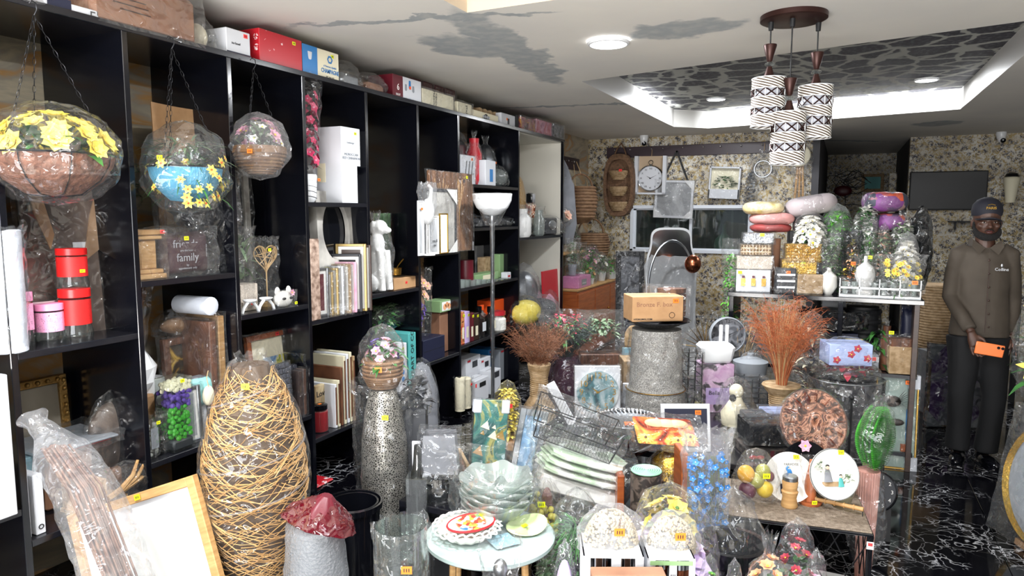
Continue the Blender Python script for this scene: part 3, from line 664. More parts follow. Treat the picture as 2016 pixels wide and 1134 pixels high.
def d2(t, w, d, h):
 patch(t, -w*.36, h*.5, w*.42, h*.99, -d/2-.001, 'blue_card')
 G().lathe([(.022, 0), (.003, .004), (.003, .05), (.022, .07), (.026, .11)], 14, 0, (-w*.36, -d/2-.0005, h*.16), 1, .06, cap=False).obj('printed_glass', 'white_card', t)
 text('6 Verres a Jambe', .016, (w*.22, -d/2-.002, h*.48), t, 'blue_card'); text('CHAMPAGNE', .034, (w*.22, -d/2-.002, h*.32), t, 'blue_card', bold=.01, sx=.75); text('N° 4 & 6½', .016, (w*.22, -d/2-.002, h*.13), t)
 g = G().lathe([(.014, 0), (.024, 0)], 6, 0, (0, 0, 0), cap=False); o = g.obj('printed_emblem', 'blue_card', t, False); o.location = (w*.22, -d/2-.002, h*.72); o.rotation_euler = (PI/2, 0, 0)
top_box('glassware_box', 'blue and cream champagne glass box beside the red box', 601, 668, 97, .22, 'cream', d2, tagc='yellow')
for i, (x0, x1, yt, m, l) in enumerate(((674, 724, 118, 'steel', 'clear bag of metal ware beside the champagne box'), (726, 772, 142, 'old_cardboard', 'bagged brown paper parcel beside the maroon wine glass box'))):
 t, w, h = shelf('bagged_parcel', l, 'bag', (x0, x1, yt, ZT2, -2.72), .2); bag(t, w*1.05, h*1.05, .22, 'dome', 11+i, 'film'); G().box((0, 0, h*.28), (w*.7, .14, h*.5), 0, .02).obj('contents', m, t)
def d3(t, w, d, h):
 patch(t, w*.17, h*.5, w*.66, h*.99, -d/2-.001, 'white_card'); text('6', .06, (-w*.33, -d/2-.002, h*.5), t, 'paper'); text('BALLOT', .02, (-w*.33, -d/2-.002, h*.2), t, 'paper', sx=.7)
 for k, (xx, hh, mm) in enumerate(((-.02, .09, 'frost'), (.028, .12, 'blue_card'), (.07, .09, 'frost'))):
  G().lathe([(.018, 0), (.002, .004), (.002, hh*.4), (.018, hh*.6), (.016, hh)], 12, 0, (xx, -d/2-.001, h*.14), 1, .06, cap=False).obj('printed_glass', mm if mm != 'frost' else 'grey_card', t)
 patch(t, .03, h*.6, .022, .02, -d/2-.003, 'orange_card')
top_box('glassware_box', 'maroon and white wine glass box with printed goblets', 774, 829, 153, .2, 'maroon', d3)
def d4(t, w, d, h): text('TIENDA\nTREGOLIE', .03, (-w*.12, -d/2-.002, h*.5), t, rot=(PI/2, PI/2, 0)); 
top_box('carton', 'long cream carton with printed side lettering under dark wrapped trays', 832, 893, 182, .18, 'cream', d4, wr='film_light')
for k in range(4):
 t, w, h = shelf('wrapped_tray', 'maroon box tray in plastic behind the long cream carton, '+('leftmost', 'second from left', 'third from left', 'rightmost')[k], 'tray', (812+k*22, 832+k*22, 146+k*5, ZT2, -2.94), .12, 'maroon trays on the shelving top'); card(t, w*.95, .12, h, 'maroon', bev=.012); wrap(t, w, .13, h, k)
def d5(t, w, d, h): text('STAR', .032, (w*.1, -d/2-.002, h*.5), t, rot=(PI/2, PI/2, 0))
top_box('carton', 'small beige carton with the word STAR sideways', 901, 929, 203, .2, 'cream', d5, wr='film_light')
def d6(t, w, d, h):
 g = G().lathe([(0.001, 0), (h*.36, 0)], 24, 0, cap=False, ex=1.5); o = g.obj('printed_oval', 'dark_grey', t); o.location = (0, -d/2-.002, h*.5); o.rotation_euler = (PI/2, 0, 0)
 for k in range(4): G().sph((-.05+k*.033, -d/2-.004, h*.5), (.014, .003, .014), 0, 10, 6).obj('printed_cup', 'silver_ink', t)
top_box('carton', 'cream carton with a dark oval print and brown bundles on it', 931, 981, 222, .18, 'cream', d6)
t0 = None
for k in range(4):
 t, w, h = shelf('straw_bundle', 'tan straw roll on the oval-print carton, '+('leftmost', 'second', 'third', 'rightmost')[k], 'bundle', (938+k*10, 946+k*10, 209, ZT2, -2.80), .05, 'straw rolls on the oval-print carton')
 t.location.z = 2.374+SL(931, 981, 222, ZT2, -2.72)[2]; g = G().lathe([(.02, -.05), (.026, -.04), (.026, .04), (.02, .05)], 14, 0); o = g.obj('roll', 'reed', t); o.rotation_euler = (PI/2, 0, 0); o.location = (0, 0, .026)
def d7(t, w, d, h): patch(t, 0, h*.45, .035, .05, -d/2-.002, 'dark_grey'); patch(t, -.03, h*.6, .02, .02, -d/2-.002, 'tag_orange')
top_box('carton', 'white carton with a small dark picture before the far bay', 987, 1014, 225, .2, 'white_card', d7); top_box('carton', 'narrow black box between white carton and photo collage box', 1016, 1021, 227, .2, 'black_matte')
art('collage', [(.38, '#3a1c28'), (.46, '#8c3c4c'), (.53, '#c08c3c'), (.6, '#a05a70')], 14)
art('pinkprint', [(.38, '#b06c8c'), (.5, '#d89cb4'), (.6, '#c46474')], 10); art('greyprint', [(.4, '#54565c'), (.5, '#84868c'), (.6, '#35363a')], 10)
top_box('carton', 'box with a dark red photo collage print above the white bay', 1026, 1054, 233, .24, 'collage', wr='film_light'); top_box('carton', 'pink printed box above the white bay', 1056, 1086, 238, .24, 'pinkprint', wr='film'); top_box('carton', 'grey printed box in plastic at the end of the shelving top', 1090, 1110, 246, .24, 'greyprint', wr='film')
Z = 1.113
t, w, h = shelf('foam_roll', 'tall white foam-wrapped roll standing at the left edge', 'roll', (20, 62, 452, Z-.0, -2.68), .13)
mat('foam', '#d0d5df', .45, b=(30, .3)); G().lathe([(.055, 0), (.06, .004), (.06, h-.004), (.054, h), (.02, h-.01)], 28, 0, fn=lambda th, r, z, u: (r*(1+.03*math.sin(3*th+z*4)), z)).obj('foam_body', 'foam', t); bag(t, .135, h+.012, .13, 'open', 4, 'film_light')
canister('canister', 'tall pink-sleeved glass canister behind the short pink one', (60, 87, 575, Z, -2.76), 'can_pink', 'kitchen canisters')
canister('canister', 'short pink-sleeved glass canister with pink lid', (90, 144, 598, Z, -2.76), 'can_pink', 'kitchen canisters')
c1 = canister('canister', 'red-sleeved glass canister at the bottom of the red stack', (140, 197, 568, Z, -2.74), 'can_red', 'kitchen canisters')
c2 = canister('canister', 'red-sleeved glass canister on top of the red stack', (140, 196, 568, Z, -2.742), 'can_red', 'kitchen canisters')
hh = SL(140, 197, 568, Z, -2.74)[2]; c2.location.z = Z+hh+.001; c2.scale = (.97, .97, .78); sticker(c2, (.005, -.058, .09), 'yellow', .016)
canister('canister', 'red-sleeved glass canister standing behind the red stack', (118, 150, 536, Z, -2.95), 'can_red', 'kitchen canisters')
t, w, h = shelf('bowl', 'white bowl in crumpled plastic behind the pink canisters', 'bowl', (70, 118, 545, Z, -2.86), .12); t.location.z = Z
G().box((0, 0, .05), (.1, .1, .1), 0, .01).obj('box_foot', 'white_card', t); G().lathe([(.03, .1), (.06, .11), (.085, .16), (.08, .16), (.055, .115), (.001, .105)], 28, 0).obj('bowl_body', 'ceramic', t); bag(t, .19, .2, .16, 'dome', 12)
# wrapped board with brown silhouettes
art('hide', [(.4, '#4b3f3a'), (.55, '#6a5a50'), (.7, '#83736a')], 3, stretch=(1, 1, .4)); mat('horn', '#8a6a50', .4, n=(6, '#b09070', .8)); mat('warm_grey', '#8c827a', .6)
t, w, h = shelf('wrapped_art_board', 'tall wrapped art board with brown horn shapes behind the canisters', 'art', (100, 238, 310, Z, -2.90), .02, tilt=(-.06, 0, 0))
w, h = .44, .84; G().box((0, 0, h/2), (w, .02, h)).obj('board', 'hide', t, False)
for sx, pts in ((1, [(0.01, .30), (.06, .5), (.14, .72), (.17, .78), (.19, .7), (.17, .5), (.1, .36)]), (-1, [(-.2, .75), (-.17, .5), (-.12, .36), (-.1, .42), (-.14, .6), (-.16, .78)])):
 G().slab(pts, -.018, -.011).obj('horn_shape', 'horn', t, False)
o = G().sph((.12, -.014, .17), (.03, .008, .038), 0, 16, 10).obj('brass_knob', 'brass', t); patch(t, .02, .36, .09, .05, -.012, 'white_card'); wrap(t, w+.01, .03, h, 2, 'film', amp=.012)
# bay 0
t, w, h = shelf('white_board', 'plain white board cut off by the left edge of the picture', 'board', (-60, 36, 742, .535, -2.66), .04); card(t, w, .04, h, 'white_card', seam=False, name='board')
Z = .40
for i, (x0, x1, yt, l) in enumerate(((42, 66, 905, 'white lever file leaning at the lower left, left one'), (70, 94, 925, 'white lever file leaning at the lower left, right one'))):
 t, w, h = shelf('ring_binder', l, 'file', (x0, x1, yt, Z, -2.72), .2, 'white files on the lower shelf'); card(t, w*.8, .2, h*.95, 'white_card', seam=False, name='cover')
 g = G().lathe([(.007, 0), (.010, 0), (.010, .002), (.007, .002)], 14, 0, cap=False); o = g.obj('finger_ring', 'dark_metal', t); o.location = (0, -.101, .03); o.rotation_euler = (PI/2, 0, 0)
t, w, h = shelf('pale_blue_box', 'pale blue flat box lying over the white files', 'box', (40, 78, 900, Z, -2.86), .2); mat('pale_blue', '#86a8b4', .5); card(t, w, .2, h, 'pale_blue', seam=False)
mat('gilt', '#a8844a', .35, .7, b=(60, .5)); art('old_paint', [(.4, '#777064'), (.6, '#9a9284')], 2)
t, w, h = shelf('gilt_picture', 'ornate gilt picture frame leaning on the wall behind the lower left bay', 'frame', (38, 112, 745, Z, -3.12), .03, tilt=(-.05, 0, 0)); picture(t, .34, .50, .03, .035, 'gilt', 'old_paint', wrapm=None)
bm_ = G().sph((0, 0, 0), .011, 0, 8, 5).mesh('bead', ['gilt'])
for i in range(13):
 for x in (-.155, .155): put(bm_, t, (x, -.018, .02+i*.038), name='bead')
for i in range(7): put(bm_, t, (-.13+i*.043, -.018, .483), name='bead')
mat('pine', '#d6b48a', .6, n=(8, '#c49c70', .7, (6, 1, 1)))
t, w, h = shelf('wooden_cube_holder', 'small pale wooden box with an orange sticker on the lower left shelf', 'box', (168, 206, 952, Z, -2.74), .12)
g = G(); s = .115
g.box((0, -s/2+.005, s*.5), (s, .01, s)); g.box((0, s/2-.005, s*.5), (s, .01, s)); g.box((-s/2+.005, 0, s*.5), (.01, s-.02, s)); g.box((s/2-.005, 0, s*.5), (.01, s-.02, s)); g.box((.04, 0, .008), (s*1.9, s, .016)); g.obj('box_body', 'pine', t, False)
sticker(t, (0, -s/2-.002, s*.55), 'orange', .02); bag(t, .15, .15, .15, 'open', 4, 'film_light')
t, w, h = shelf('tray_in_plastic', 'flat plastic-wrapped tray with red rim on the lower left shelf', 'tray', (112, 225, 870, Z, -2.80), .28, tilt=(.05, .02, 0)); t.location.z = Z+.28
G().box((0, 0, 0), (.34, .26, .012), 0, .005).obj('tray', 'grey_card', t, False); G().box((0, 0, -.012), (.3, .22, .01), 0, .004).obj('rim', 'red_card', t, False); wrap(t, .36, .28, .04, 6, 'film', (0, 0, -.02), amp=.012)
t.location.z = Z+.27; tb = G().box((0, .02, -.145), (.2, .16, .245), 0, .01).obj('box_foot', 'old_cardboard', t, False)
art('smoke_cloth', [(.4, '#3c3430'), (.55, '#5c5048'), (.7, '#6f6258')], 6)
t, w, h = shelf('round_cushion', 'brown round cushion in clear plastic on the lower left shelf', 'cushion', (215, 272, 820, Z+.02, -2.84), .12)
t.location.z = Z; G().sph((0, 0, .24), (.11, .05, .15), 0, 24, 14).obj('cushion_body', 'smoke_cloth', t); G().box((0, 0, .05), (.12, .09, .1), 0, .01).obj('card_foot', 'old_cardboard', t, False); bag(t, .26, .44, .14, 'dome', 9, loc=(0, 0, 0)); sticker(t, (.03, -.07, .36), 'yellow', .018)
t, w, h = shelf('wooden_hand_hooks', 'carved wooden hook rack in plastic at the edge of lower left shelf', 'hook', (235, 292, 915, Z, -2.68), .1)
g = G(); 
for k, (a, L) in enumerate(((.9, .1), (.5, .13), (.1, .11))): g.tube([(-.08, 0, .03), (-.02+.01*k, 0, .05), (.03+.02*k, -.01, .07+.03*a), (.05+.03*k, -.02, .07+L*a)], [.016, .014, .01, .006], 8)
g.obj('wooden_fork', 'wood_light', t); bag(t, .2, .17, .12, 'dome', 14)
mat('lace', '#c8c4bc', .5, n=(55, '#3c3836', 1)); t, w, h = shelf('lace_cylinder', 'lace-patterned silver cylinder vase under the lower left shelf', 'vase', (205, 254, 1010, .0, -2.84), .16); lathe_part(t, 'vase_body', [(w*.45, 0), (w*.48, .01), (w*.48, .37), (w*.44, .375)], 'lace'); bag(t, w*1.05, .38, w, 'open', 3)
for z_, hw in ((0, .0),): pass
# long sheaf of sticks leaning outside the shelving
P = onz(190, 1134, .1); t = thing('bundle_of_sticks', 'tall plastic-wrapped sheaf of brown sticks leaning at the lower left', 'bundle', (-2.50, 1.60, .0), RZC)
A = ond(62, 815, 2.42)-Vector(t.location); B = ond(165, 960, 2.33)-Vector(t.location); D = Vector(ond(235, 1134, 2.22))-Vector(t.location)
rot = Matrix.Rotation(-RZC, 3, 'Z'); A, B, D = rot@A, rot@B, rot@D; E0 = D+(D-B)*.55; E0.z = max(E0.z, .02); E0 = D+(D-B).normalized()*(D.z/abs((D-B).normalized().z))*.98
g = G()
for i in range(46):
 o = Vector((R(-.04, .04), R(-.03, .03), 0)); g.tube([E0+o*.8, D+o, B+o*1.1, B.lerp(A, .55)+o*.9], [.004]*4, 5)
g.obj('sticks', 'wood_brown', t, kind='stuff')
path = [E0, E0.lerp(D, .5), D, D.lerp(B, .5), B, B.lerp(A, .4), B.lerp(A, .72), B.lerp(A, .86), A]; rad = [.07, .09, .10, .105, .10, .085, .045, .03, .055]
pp = []; rr_ = []
for i in range(len(path)-1):
 for k in range(5): f = k/5; pp.append(path[i].lerp(path[i+1], f)); rr_.append(rad[i]*(1-f)+rad[i+1]*f)
g = G(); g.tube(pp, rr_, 26)
for i, v in enumerate(g.v): q = Vector(v)*16; v += Vector((noise.noise(q), noise.noise(q+Vector((9, 0, 0))), noise.noise(q*1.5)))*.016
g.obj('plastic_bag', 'film_milky', t, ang=.6)
# big picture in light wood frame, bottom left
art('sketch', [(.35, '#c2c5c4'), (.7, '#cfd1cd')], 3)
c = ond(300, 1134, 2.0); t = thing('framed_print', 'large light-wood framed white print leaning at the bottom left', 'picture', (c.x-.08, c.y+.02, .0), RZC-.25, tilt=(-.12, -.36, 0))
t.location = onz(318, 1134, .3)-FH*.0; t.location.z = .10; picture(t, .62, .5, .03, .035, 'wood_light', 'sketch', .09, 'white_card', wrapm=None); sticker(t, (.05, -.02, .485), 'yellow', .02)
# ================================================================ BAYS 2..8
random.seed(11)
mat('black_carved', '#17171a', .35, b=(28, 1.0)); mat('plum_cushion', '#3a2226', .7); mat('clock_face', '#e0dccc', .5)
Z = 1.33
t, w, h = shelf('cardboard_sheet', 'tall bent cardboard sheet behind the turquoise basket', 'cardboard', (338, 462, 208, Z, -2.86), .02, tilt=(-.04, 0, 0))
w = .44; h = .80; g = G(); n = 10; pts = [(-w/2+w*i/n, .03*math.sin(PI*i/n)) for i in range(n+1)]
for i in range(n): (xa, ya), (xb, yb) = pts[i], pts[i+1]; g.add([(xa, ya, 0), (xb, yb, 0), (xb, yb, h), (xa, ya, h), (xa, ya+.006, 0), (xb, yb+.006, 0), (xb, yb+.006, h), (xa, ya+.006, h)], [(0, 1, 2, 3), (4, 7, 6, 5), (3, 2, 6, 7), (0, 4, 5, 1)])
g.obj('sheet', 'cardboard', t)
t, w, h = shelf('ornate_wall_clock', 'black ornate clock in plastic standing under the turquoise basket', 'clock', (335, 460, 250, Z, -2.79), .04)
def scal(th, r, z, u): return r*(1+.05*math.cos(14*th)), z
g = G().lathe([(.0, 0), (.19, 0), (.20, .012), (.17, .03), (.12, .022), (.105, .03), (.09, .018), (0, .016)], 84, 0, fn=scal); o = g.obj('clock_case', 'black_carved', t); o.rotation_euler = (PI/2, 0, 0); o.location = (.0, .0, .40)
g = G().lathe([(.0, .024), (.085, .024)], 40, 0, cap=False); o = g.obj('dial', 'clock_face', t); o.rotation_euler = (PI/2, 0, 0); o.location = (0, 0, .40)
NUM = ['XII', 'I', 'II', 'III', 'IIII', 'V', 'VI', 'VII', 'VIII', 'IX', 'X', 'XI']
def dial(T, c, r, labels, size, m='ink', y=-.026, hands=(10.2, 2.2), hm='ink', upside=0):
 for k in range(12):
  a = PI/2-2*PI*k/12+upside; text(labels[k], size, (c[0]+r*math.cos(a), y, c[1]+r*math.sin(a)), T, m, name='numeral')
 for hh, L, ww in ((hands[0], .5, .05), (hands[1], .8, .035)):
  a = PI/2-2*PI*hh/12+upside; dx, dz = math.cos(a), math.sin(a); q = r*L
  G().slab([(c[0]-dx*q*.15-dz*ww*r, c[1]-dz*q*.15+dx*ww*r), (c[0]-dx*q*.15+dz*ww*r, c[1]-dz*q*.15-dx*ww*r), (c[0]+dx*q, c[1]+dz*q)], y-.002, y-.001).obj('hand', hm, T, False)
dial(t, (0, .40), .068, [str(k if k else 12) for k in range(12)], .02, hands=(9.6, 5.7), upside=PI); G().tube([(0, .02, 0), (0, .02, .22)], .01, 6).box((0, .02, .01), (.16, .08, .02)).obj('stand', 'black_matte', t)
wrap(t, .42, .1, .62, 8, 'film', amp=.02)
t, w, h = shelf('lattice_pot_plant', 'white lattice pot with dark green leaves at left of bay two', 'plant', (262, 328, 300, Z, -2.93), .2); t.location.z = Z; t.location.y = 2.13
G().box((0, 0, .1), (.12, .12, .2), 0, .01).obj('box_foot', 'cardboard', t)
@custom('lattice')
def _(t, p, L, tc):
 mp = nd(t, 'Mapping'); L(tc.outputs['Object'], mp.inputs[0]); v = nd(t, 'TexVoronoi', Scale=38.0, Randomness=.15); L(mp.outputs[0], v.inputs['Vector'])
 L(mixc(t, ramp(t, v.outputs['Distance'], [(.34, 1.), (.4, 0.)]), '#e2e2e4', '#1c2018'), p.inputs['Base Color'])
lathe_part(t, 'pot', [(.065, .2), (.095, .215), (.1, .33), (.104, .345), (.09, .345), (.085, .25)], 'lattice'); foliage(t, 170, .1, .1, .33, .62, .07, .03, 'leaf', 3, .9)
bag(t, .26, .44, .24, 'dome', 21, loc=(0, 0, .3))
t, w, h = shelf('empty_plastic_bag', 'crumpled clear bag stuffed up at the top of bay two', 'bag', (258, 312, 178, Z+.64, -3.0), .14); t.location.z = Z+.60; t.location.y = 2.13; bag(t, .2, .3, .16, 'tied', 31, 'film_milky'); G().sph((0, 0, .1), (.06, .05, .08), 0, 10, 6).obj('folded_goods', 'film_milky', t)
t, w, h = shelf('wooden_pedestal', 'light wooden candle pedestal at the left of bay two', 'stand', (280, 322, 452, Z, -2.74), .12)
w = .12; G().box((0, 0, .012), (w*1.15, w*1.1, .024), 0, .004).box((0, 0, .034), (w, w*.95, .02), 0, .004).box((0, 0, h*.5), (w*.72, w*.66, h-.08), 0, .008).box((0, 0, h-.034), (w, w*.95, .02), 0, .004).box((0, 0, h-.012), (w*1.15, w*1.1, .024), 0, .004).obj('turned_body', 'wood_light', t); wrap(t, w*1.15, w*1.1, h, 3, 'film_light', amp=.008); sticker(t, (.05, -.072, h-.01), 'red', .016)
t, w, h = shelf('lettered_cushion', 'dark brown cushion lettered about friends and family in plastic', 'cushion', (334, 424, 455, Z, -2.72), .13)
def pillow(T, w, d, h, m, name='cushion_body', c=(0, 0, 0)):
 def fn(th, r, z, u): return r, z
 g = G(); n = 12; vs = []
 for s in (-1, 1):
  for i in range(n+1):
   for k in range(n+1):
    a, b = i/n*2-1, k/n*2-1; q = (1-a**4)**.5*(1-b**4)**.5 if abs(a) < 1 and abs(b) < 1 else 0
    e = 1-.07*(1-abs(a*b)); vs.append((c[0]+a*w/2*e, c[1]+s*d/2*q, c[2]+h/2+b*h/2*e))
 fs = [(o+i*(n+1)+k, o+(i+1)*(n+1)+k, o+(i+1)*(n+1)+k+1, o+i*(n+1)+k+1) for o in (0, (n+1)**2) for i in range(n) for k in range(n)]
 g.add(vs, fs); return g.obj(name, m, T)
pillow(t, w, .13, h, 'plum_cushion'); text('friends', .05, (-w*.12, -.062, h*.72), t, 'silver_ink', bold=.0); text('are the new', .014, (-w*.12, -.066, h*.58), t, 'silver_ink'); text('family', .052, (-w*.1, -.066, h*.42), t, 'silver_ink'); text('by\nappointment only', .014, (-w*.1, -.064, h*.22), t, 'silver_ink'); text('FRIENDS', .016, (w*.35, -.052, h*.55), t, 'silver_ink', rot=(PI/2, PI/2, 0))
wrap(t, w+.02, .15, h+.02, 5, 'film', amp=.016); sticker(t, (-.04, -.08, h*.85), 'yellow', .018)
Z = .53
t, w, h = shelf('pampas_vase', 'white geometric vase of brown pampas grass in plastic', 'vase', (285, 348, 582, Z, -3.0), .18); t.location = (-2.98, 2.16, Z)
def facet(th, r, z, u): return r*(1+.05*math.cos(6*th+3*math.sin(z*30))), z
G().box((0, 0, .12), (.13, .13, .24), 0, .01).obj('box_foot', 'cardboard', t)
G().lathe([(.05, .24), (.09, .30), (.10, .37), (.07, .43), (.04, .47), (.035, .52), (.04, .525)], 12, 0, fn=facet).obj('vase_body', 'white_gloss', t, False)
g = G(); r = random.Random(4)
for i in range(34):
 a = r.uniform(0, 6.28); s = r.uniform(.01, .075); g.tube([(0, 0, .45), (s*.6*math.cos(a), s*.6*math.sin(a), .62), (s*math.cos(a), s*math.sin(a), .72), (s*1.1*math.cos(a), s*1.1*math.sin(a), .84)], [.003, .006, .014, .004], 6)
mat('pampas', '#8a6040', .9, n=(50, '#6c462c', .9), b=(90, .6)); g.obj('pampas_plumes', 'pampas', t, kind='stuff'); bag(t, .22, .62, .2, 'cone', 6, loc=(0, 0, .26))
t, w, h = shelf('lettered_tin', 'white cylinder tin printed with a large black curved letter', 'tin', (292, 328, 765, Z, -2.92), .12, dy=.03); lathe_part(t, 'tin_body', [(.058, 0), (.06, .004), (.06, .3), (.056, .304)], 'white_gloss'); text('C', .14, (0.0, -.0605, .2), t, 'ink', bold=.01)
for x0, x1, yt, l, m in ((293, 322, 822, 'glass jar of white shells with a grey label', 'white_petal'), (326, 344, 806, 'narrow glass jar of brown and pink potpourri', 'smoke_cloth')):
 t, w, h = shelf('potpourri_jar', l, 'jar', (x0, x1, yt, Z, -2.73), .08); r = w/2; lathe_part(t, 'glass_body', [(r*.9, 0), (r, .005), (r, h*.86), (r*.7, h*.9), (r*.72, h)], 'glass', cap=False)
 g = G(); rr = random.Random(7)
 for i in range(90): a = rr.uniform(0, 6.28); q = r*.8; g.sph((q*math.cos(a), q*math.sin(a), rr.uniform(.01, h*.82)), r*.22, 0, 6, 4)
 g.obj('filling', m, t, kind='stuff'); bag(t, w*1.15, h, w*1.15, 'open', x0, 'film_light')
 if x0 == 293: patch(t, 0, h*.5, w*.5, h*.5, -r*1.03, 'grey_card', 'label'); sticker(t, (.02, -r*1.1, h*.86), 'yellow', .014)
t, w, h = shelf('potpourri_box', 'clear acrylic box layered with green and purple potpourri', 'box', (348, 385, 742, Z, -2.70), .12); w = .12
G().box((0, 0, h/2), (w, .11, h), 0, .004).obj('acrylic_box', 'glass', t, False); G().box((0, 0, .03), (w*.93, .1, .05), 0, .01).obj('base_layer', 'dark_grey', t)
for m, a, b, s in (('leaf_bright', .055, .6, .014), ('purple_petal', .6, .82, .012), ('cream', .82, .94, .013)):
 g = G(); rr = random.Random(int(a*99))
 if m == 'leaf_bright': m = mat('green_bead', '#3fa02c', .35) and 'green_bead'
 for i in range(150): g.sph((rr.uniform(-.44, .44)*w, rr.uniform(-.4, .4)*.11, rr.uniform(a if a > .1 else .05/h*h, b)*h if a > .1 else rr.uniform(.055, b*h)), s*rr.uniform(.7, 1), 0, 6, 4)
 g.obj('potpourri_layer', m, t, kind='stuff')
sticker(t, (0, -.058, h*.96), 'yellow', .016)
art('autumn', [(.36, '#17140e'), (.5, '#2c2414'), (.58, '#8c6a1c'), (.66, '#c8a848')], 9, 2); art('grey_photo', [(.4, '#8c8e90'), (.55, '#b0b2b4'), (.7, '#d4d4d4')], 3)
t, w, h = shelf('framed_picture', 'dark-framed autumn tree picture in bay two', 'picture', (352, 440, 640, Z, -2.92), .02, tilt=(-.06, 0, 0)); picture(t, .36, .48, .03, .035, 'wood_brown', 'autumn', seed=3); sticker(t, (.12, -.02, .46), 'yellow', .016)
for i, (x0, x1, yt, fm_, am, l) in enumerate(((420, 436, 612, 'wood_brown', 'wood_dark', 'tall brown framed board standing edge-on at right of bay two'), (438, 452, 600, 'wood_light', 'cardboard', 'narrow wooden panel in plastic beside the bay two upright'))):
 t, w, h = shelf('framed_board', l, 'frame', (x0, x1, yt, Z, -2.76), .3); t.rotation_euler = (0, .0, RZS); G().box((0, .0, h*.46), (w*.8, .3, h*.92), 0, .003).obj('board', fm_, t, False); wrap(t, w*.9, .31, h*.93, i, 'film', amp=.006)
t, w, h = shelf('foam_bundle', 'white foam roll lying on top of the frames in bay two', 'roll', (408, 440, 592, Z, -2.76), .2); t.location.z = Z+.60; g = G().lathe([(.035, -.12), (.045, -.11), (.045, .11), (.03, .12)], 18, 0); o = g.obj('foam_body', 'foam', t); o.rotation_euler = (PI/2, 0, 0); o.location = (0, 0, .05)
t.location.z = SL(438, 452, 600, Z, -2.76)[2]*.93+Z
t, w, h = shelf('wrapped_ornament', 'grey wooden bird ornament in plastic above the tree picture', 'ornament', (352, 402, 592, Z, -2.92), .12); t.location.z = Z+.485; G().sph((0, 0, .05), (.1, .05, .04), 0, 16, 8).sph((.08, -.01, .08), (.03, .025, .03), 0, 10, 6).obj('bird_body', 'wicker', t); bag(t, .27, .14, .14, 'dome', 8)
t, w, h = shelf('soap_set', 'turquoise cloth pouch with oval soap brush in bay two', 'bath set', (372, 426, 700, Z, -2.80), .05); h = .33
card(t, .17, .05, h*.9, 'greyprint', seam=False, name='box_body'); mat('aqua', '#8ecac8', .7); pillow(t, .17, .05, .15, 'aqua', 'pouch', (0, -.04, .15)); G().sph((0, -.075, .21), (.035, .012, .05), 0, 16, 10).obj('soap', 'cream', t); G().tube([(0, -.08, .25), (-.01, -.08, .3), (.01, -.07, .33)], .002, 5).obj('cord', 'twine', t)
for k, (x0, x1, yt, m) in enumerate(((388, 402, 762, 'grey_photo'), (403, 409, 764, 'paper'), (410, 416, 756, 'pale_blue'), (417, 421, 756, 'white_card'))):
 t, w, h = shelf('framed_photo', ['grey arch-patterned photo frame beside the acrylic box', 'white photo frame second from the acrylic box', 'pale blue photo frame edge beside the white ones', 'thin white photo frame at the right of bay two'][k], 'frame', (x0, x1, yt, Z, -2.71-.01*k), .02); t.rotation_euler = (-.05, 0, RZS); picture(t, .15, h, .014, .02, 'white_card' if k % 2 else 'steel', m, .015, wrapm='film_light' if k < 2 else None)
 t.location.y = SL(x0, x1, yt, Z, -2.72)[0]-.03+.01*k; t.location.x = -2.75-.02*k
Z = 1.113
mat('marble_white', '#cfccc4', .3, n=(7, '#8f8c88', .7))
t, w, h = shelf('carved_panel', 'black carved panel in plastic with white marbled edge in bay three', 'panel', (475, 548, 345, Z, -3.0), .03, tilt=(-.03, 0, 0)); t.location.y = 2.76
G().box((0, 0, .37), (.30, .02, .74), 0, .003).obj('carved_board', 'black_carved', t); G().box((.18, 0, .36), (.04, .03, .76), 0, .003).obj('marbled_edge', 'marble_white', t); wrap(t, .42, .04, .76, 12, 'film', amp=.012)
t, w, h = shelf('rattan_heart', 'woven twig heart on a stick in plastic in bay three', 'ornament', (508, 558, 455, Z, -2.82), .05)
g = G(); r = random.Random(2); hp = [(.075*math.sin(a)**3*1.15, .06*(.8125*math.cos(a)-.3125*math.cos(2*a)-.125*math.cos(3*a)-.06*math.cos(4*a))*1.35) for a in [2*PI*i/26 for i in range(26)]]; cz = .27
for q in range(3): g.tube([(x*(1-.04*q), .004*q, cz+z*(1-.04*q)) for x, z in hp], .003, 5, 0, True)
for i in range(20):
 a, b = r.sample(hp, 2); g.tube([(a[0], r.uniform(-.01, .01), cz+a[1]), (b[0], r.uniform(-.01, .01), cz+b[1])], .0022, 4)
g.obj('woven_heart', 'twine', t); G().tube([(0, 0, 0), (0, 0, .2)], .004, 6).cyl((0, 0, 0), .04, .02, 16).obj('stick_and_foot', 'twine', t); bag(t, .17, .38, .08, 'open', 4); sticker(t, (-.02, -.05, .31), 'yellow', .016)
mat('glitter', '#b0a090', .45, n=(220, '#d8d0c4', .9), b=(260, .6))
t, w, h = shelf('glitter_box_vase', 'champagne glitter square vase with grey-green stems in bay three', 'vase', (474, 510, 532, Z, -2.78), .1); w = .12; G().box((0, 0, .07), (w, .1, .14), 0, .004).obj('vase_body', 'glitter', t, False); foliage(t, 40, .05, .04, .14, .38, .09, .018, 'leaf_grey', 6, .3); bag(t, .15, .44, .12, 'open', 12); sticker(t, (.01, -.062, .04), 'red', .016)
t, w, h = shelf('candle_stand', 'white double arched candle stand at the front of bay three', 'candle holder', (478, 560, 596, Z, -2.69), .08)
g = G()
for cx in (-.055, .055):
 for sg in (-1, 1): g.tube([(cx, 0, .055), (cx+sg*.02, 0, .05), (cx+sg*.045, 0, .025), (cx+sg*.055, 0, .0)], [.012, .012, .011, .010], 8, flat=.5)
g.obj('arched_legs', 'white_gloss', t)
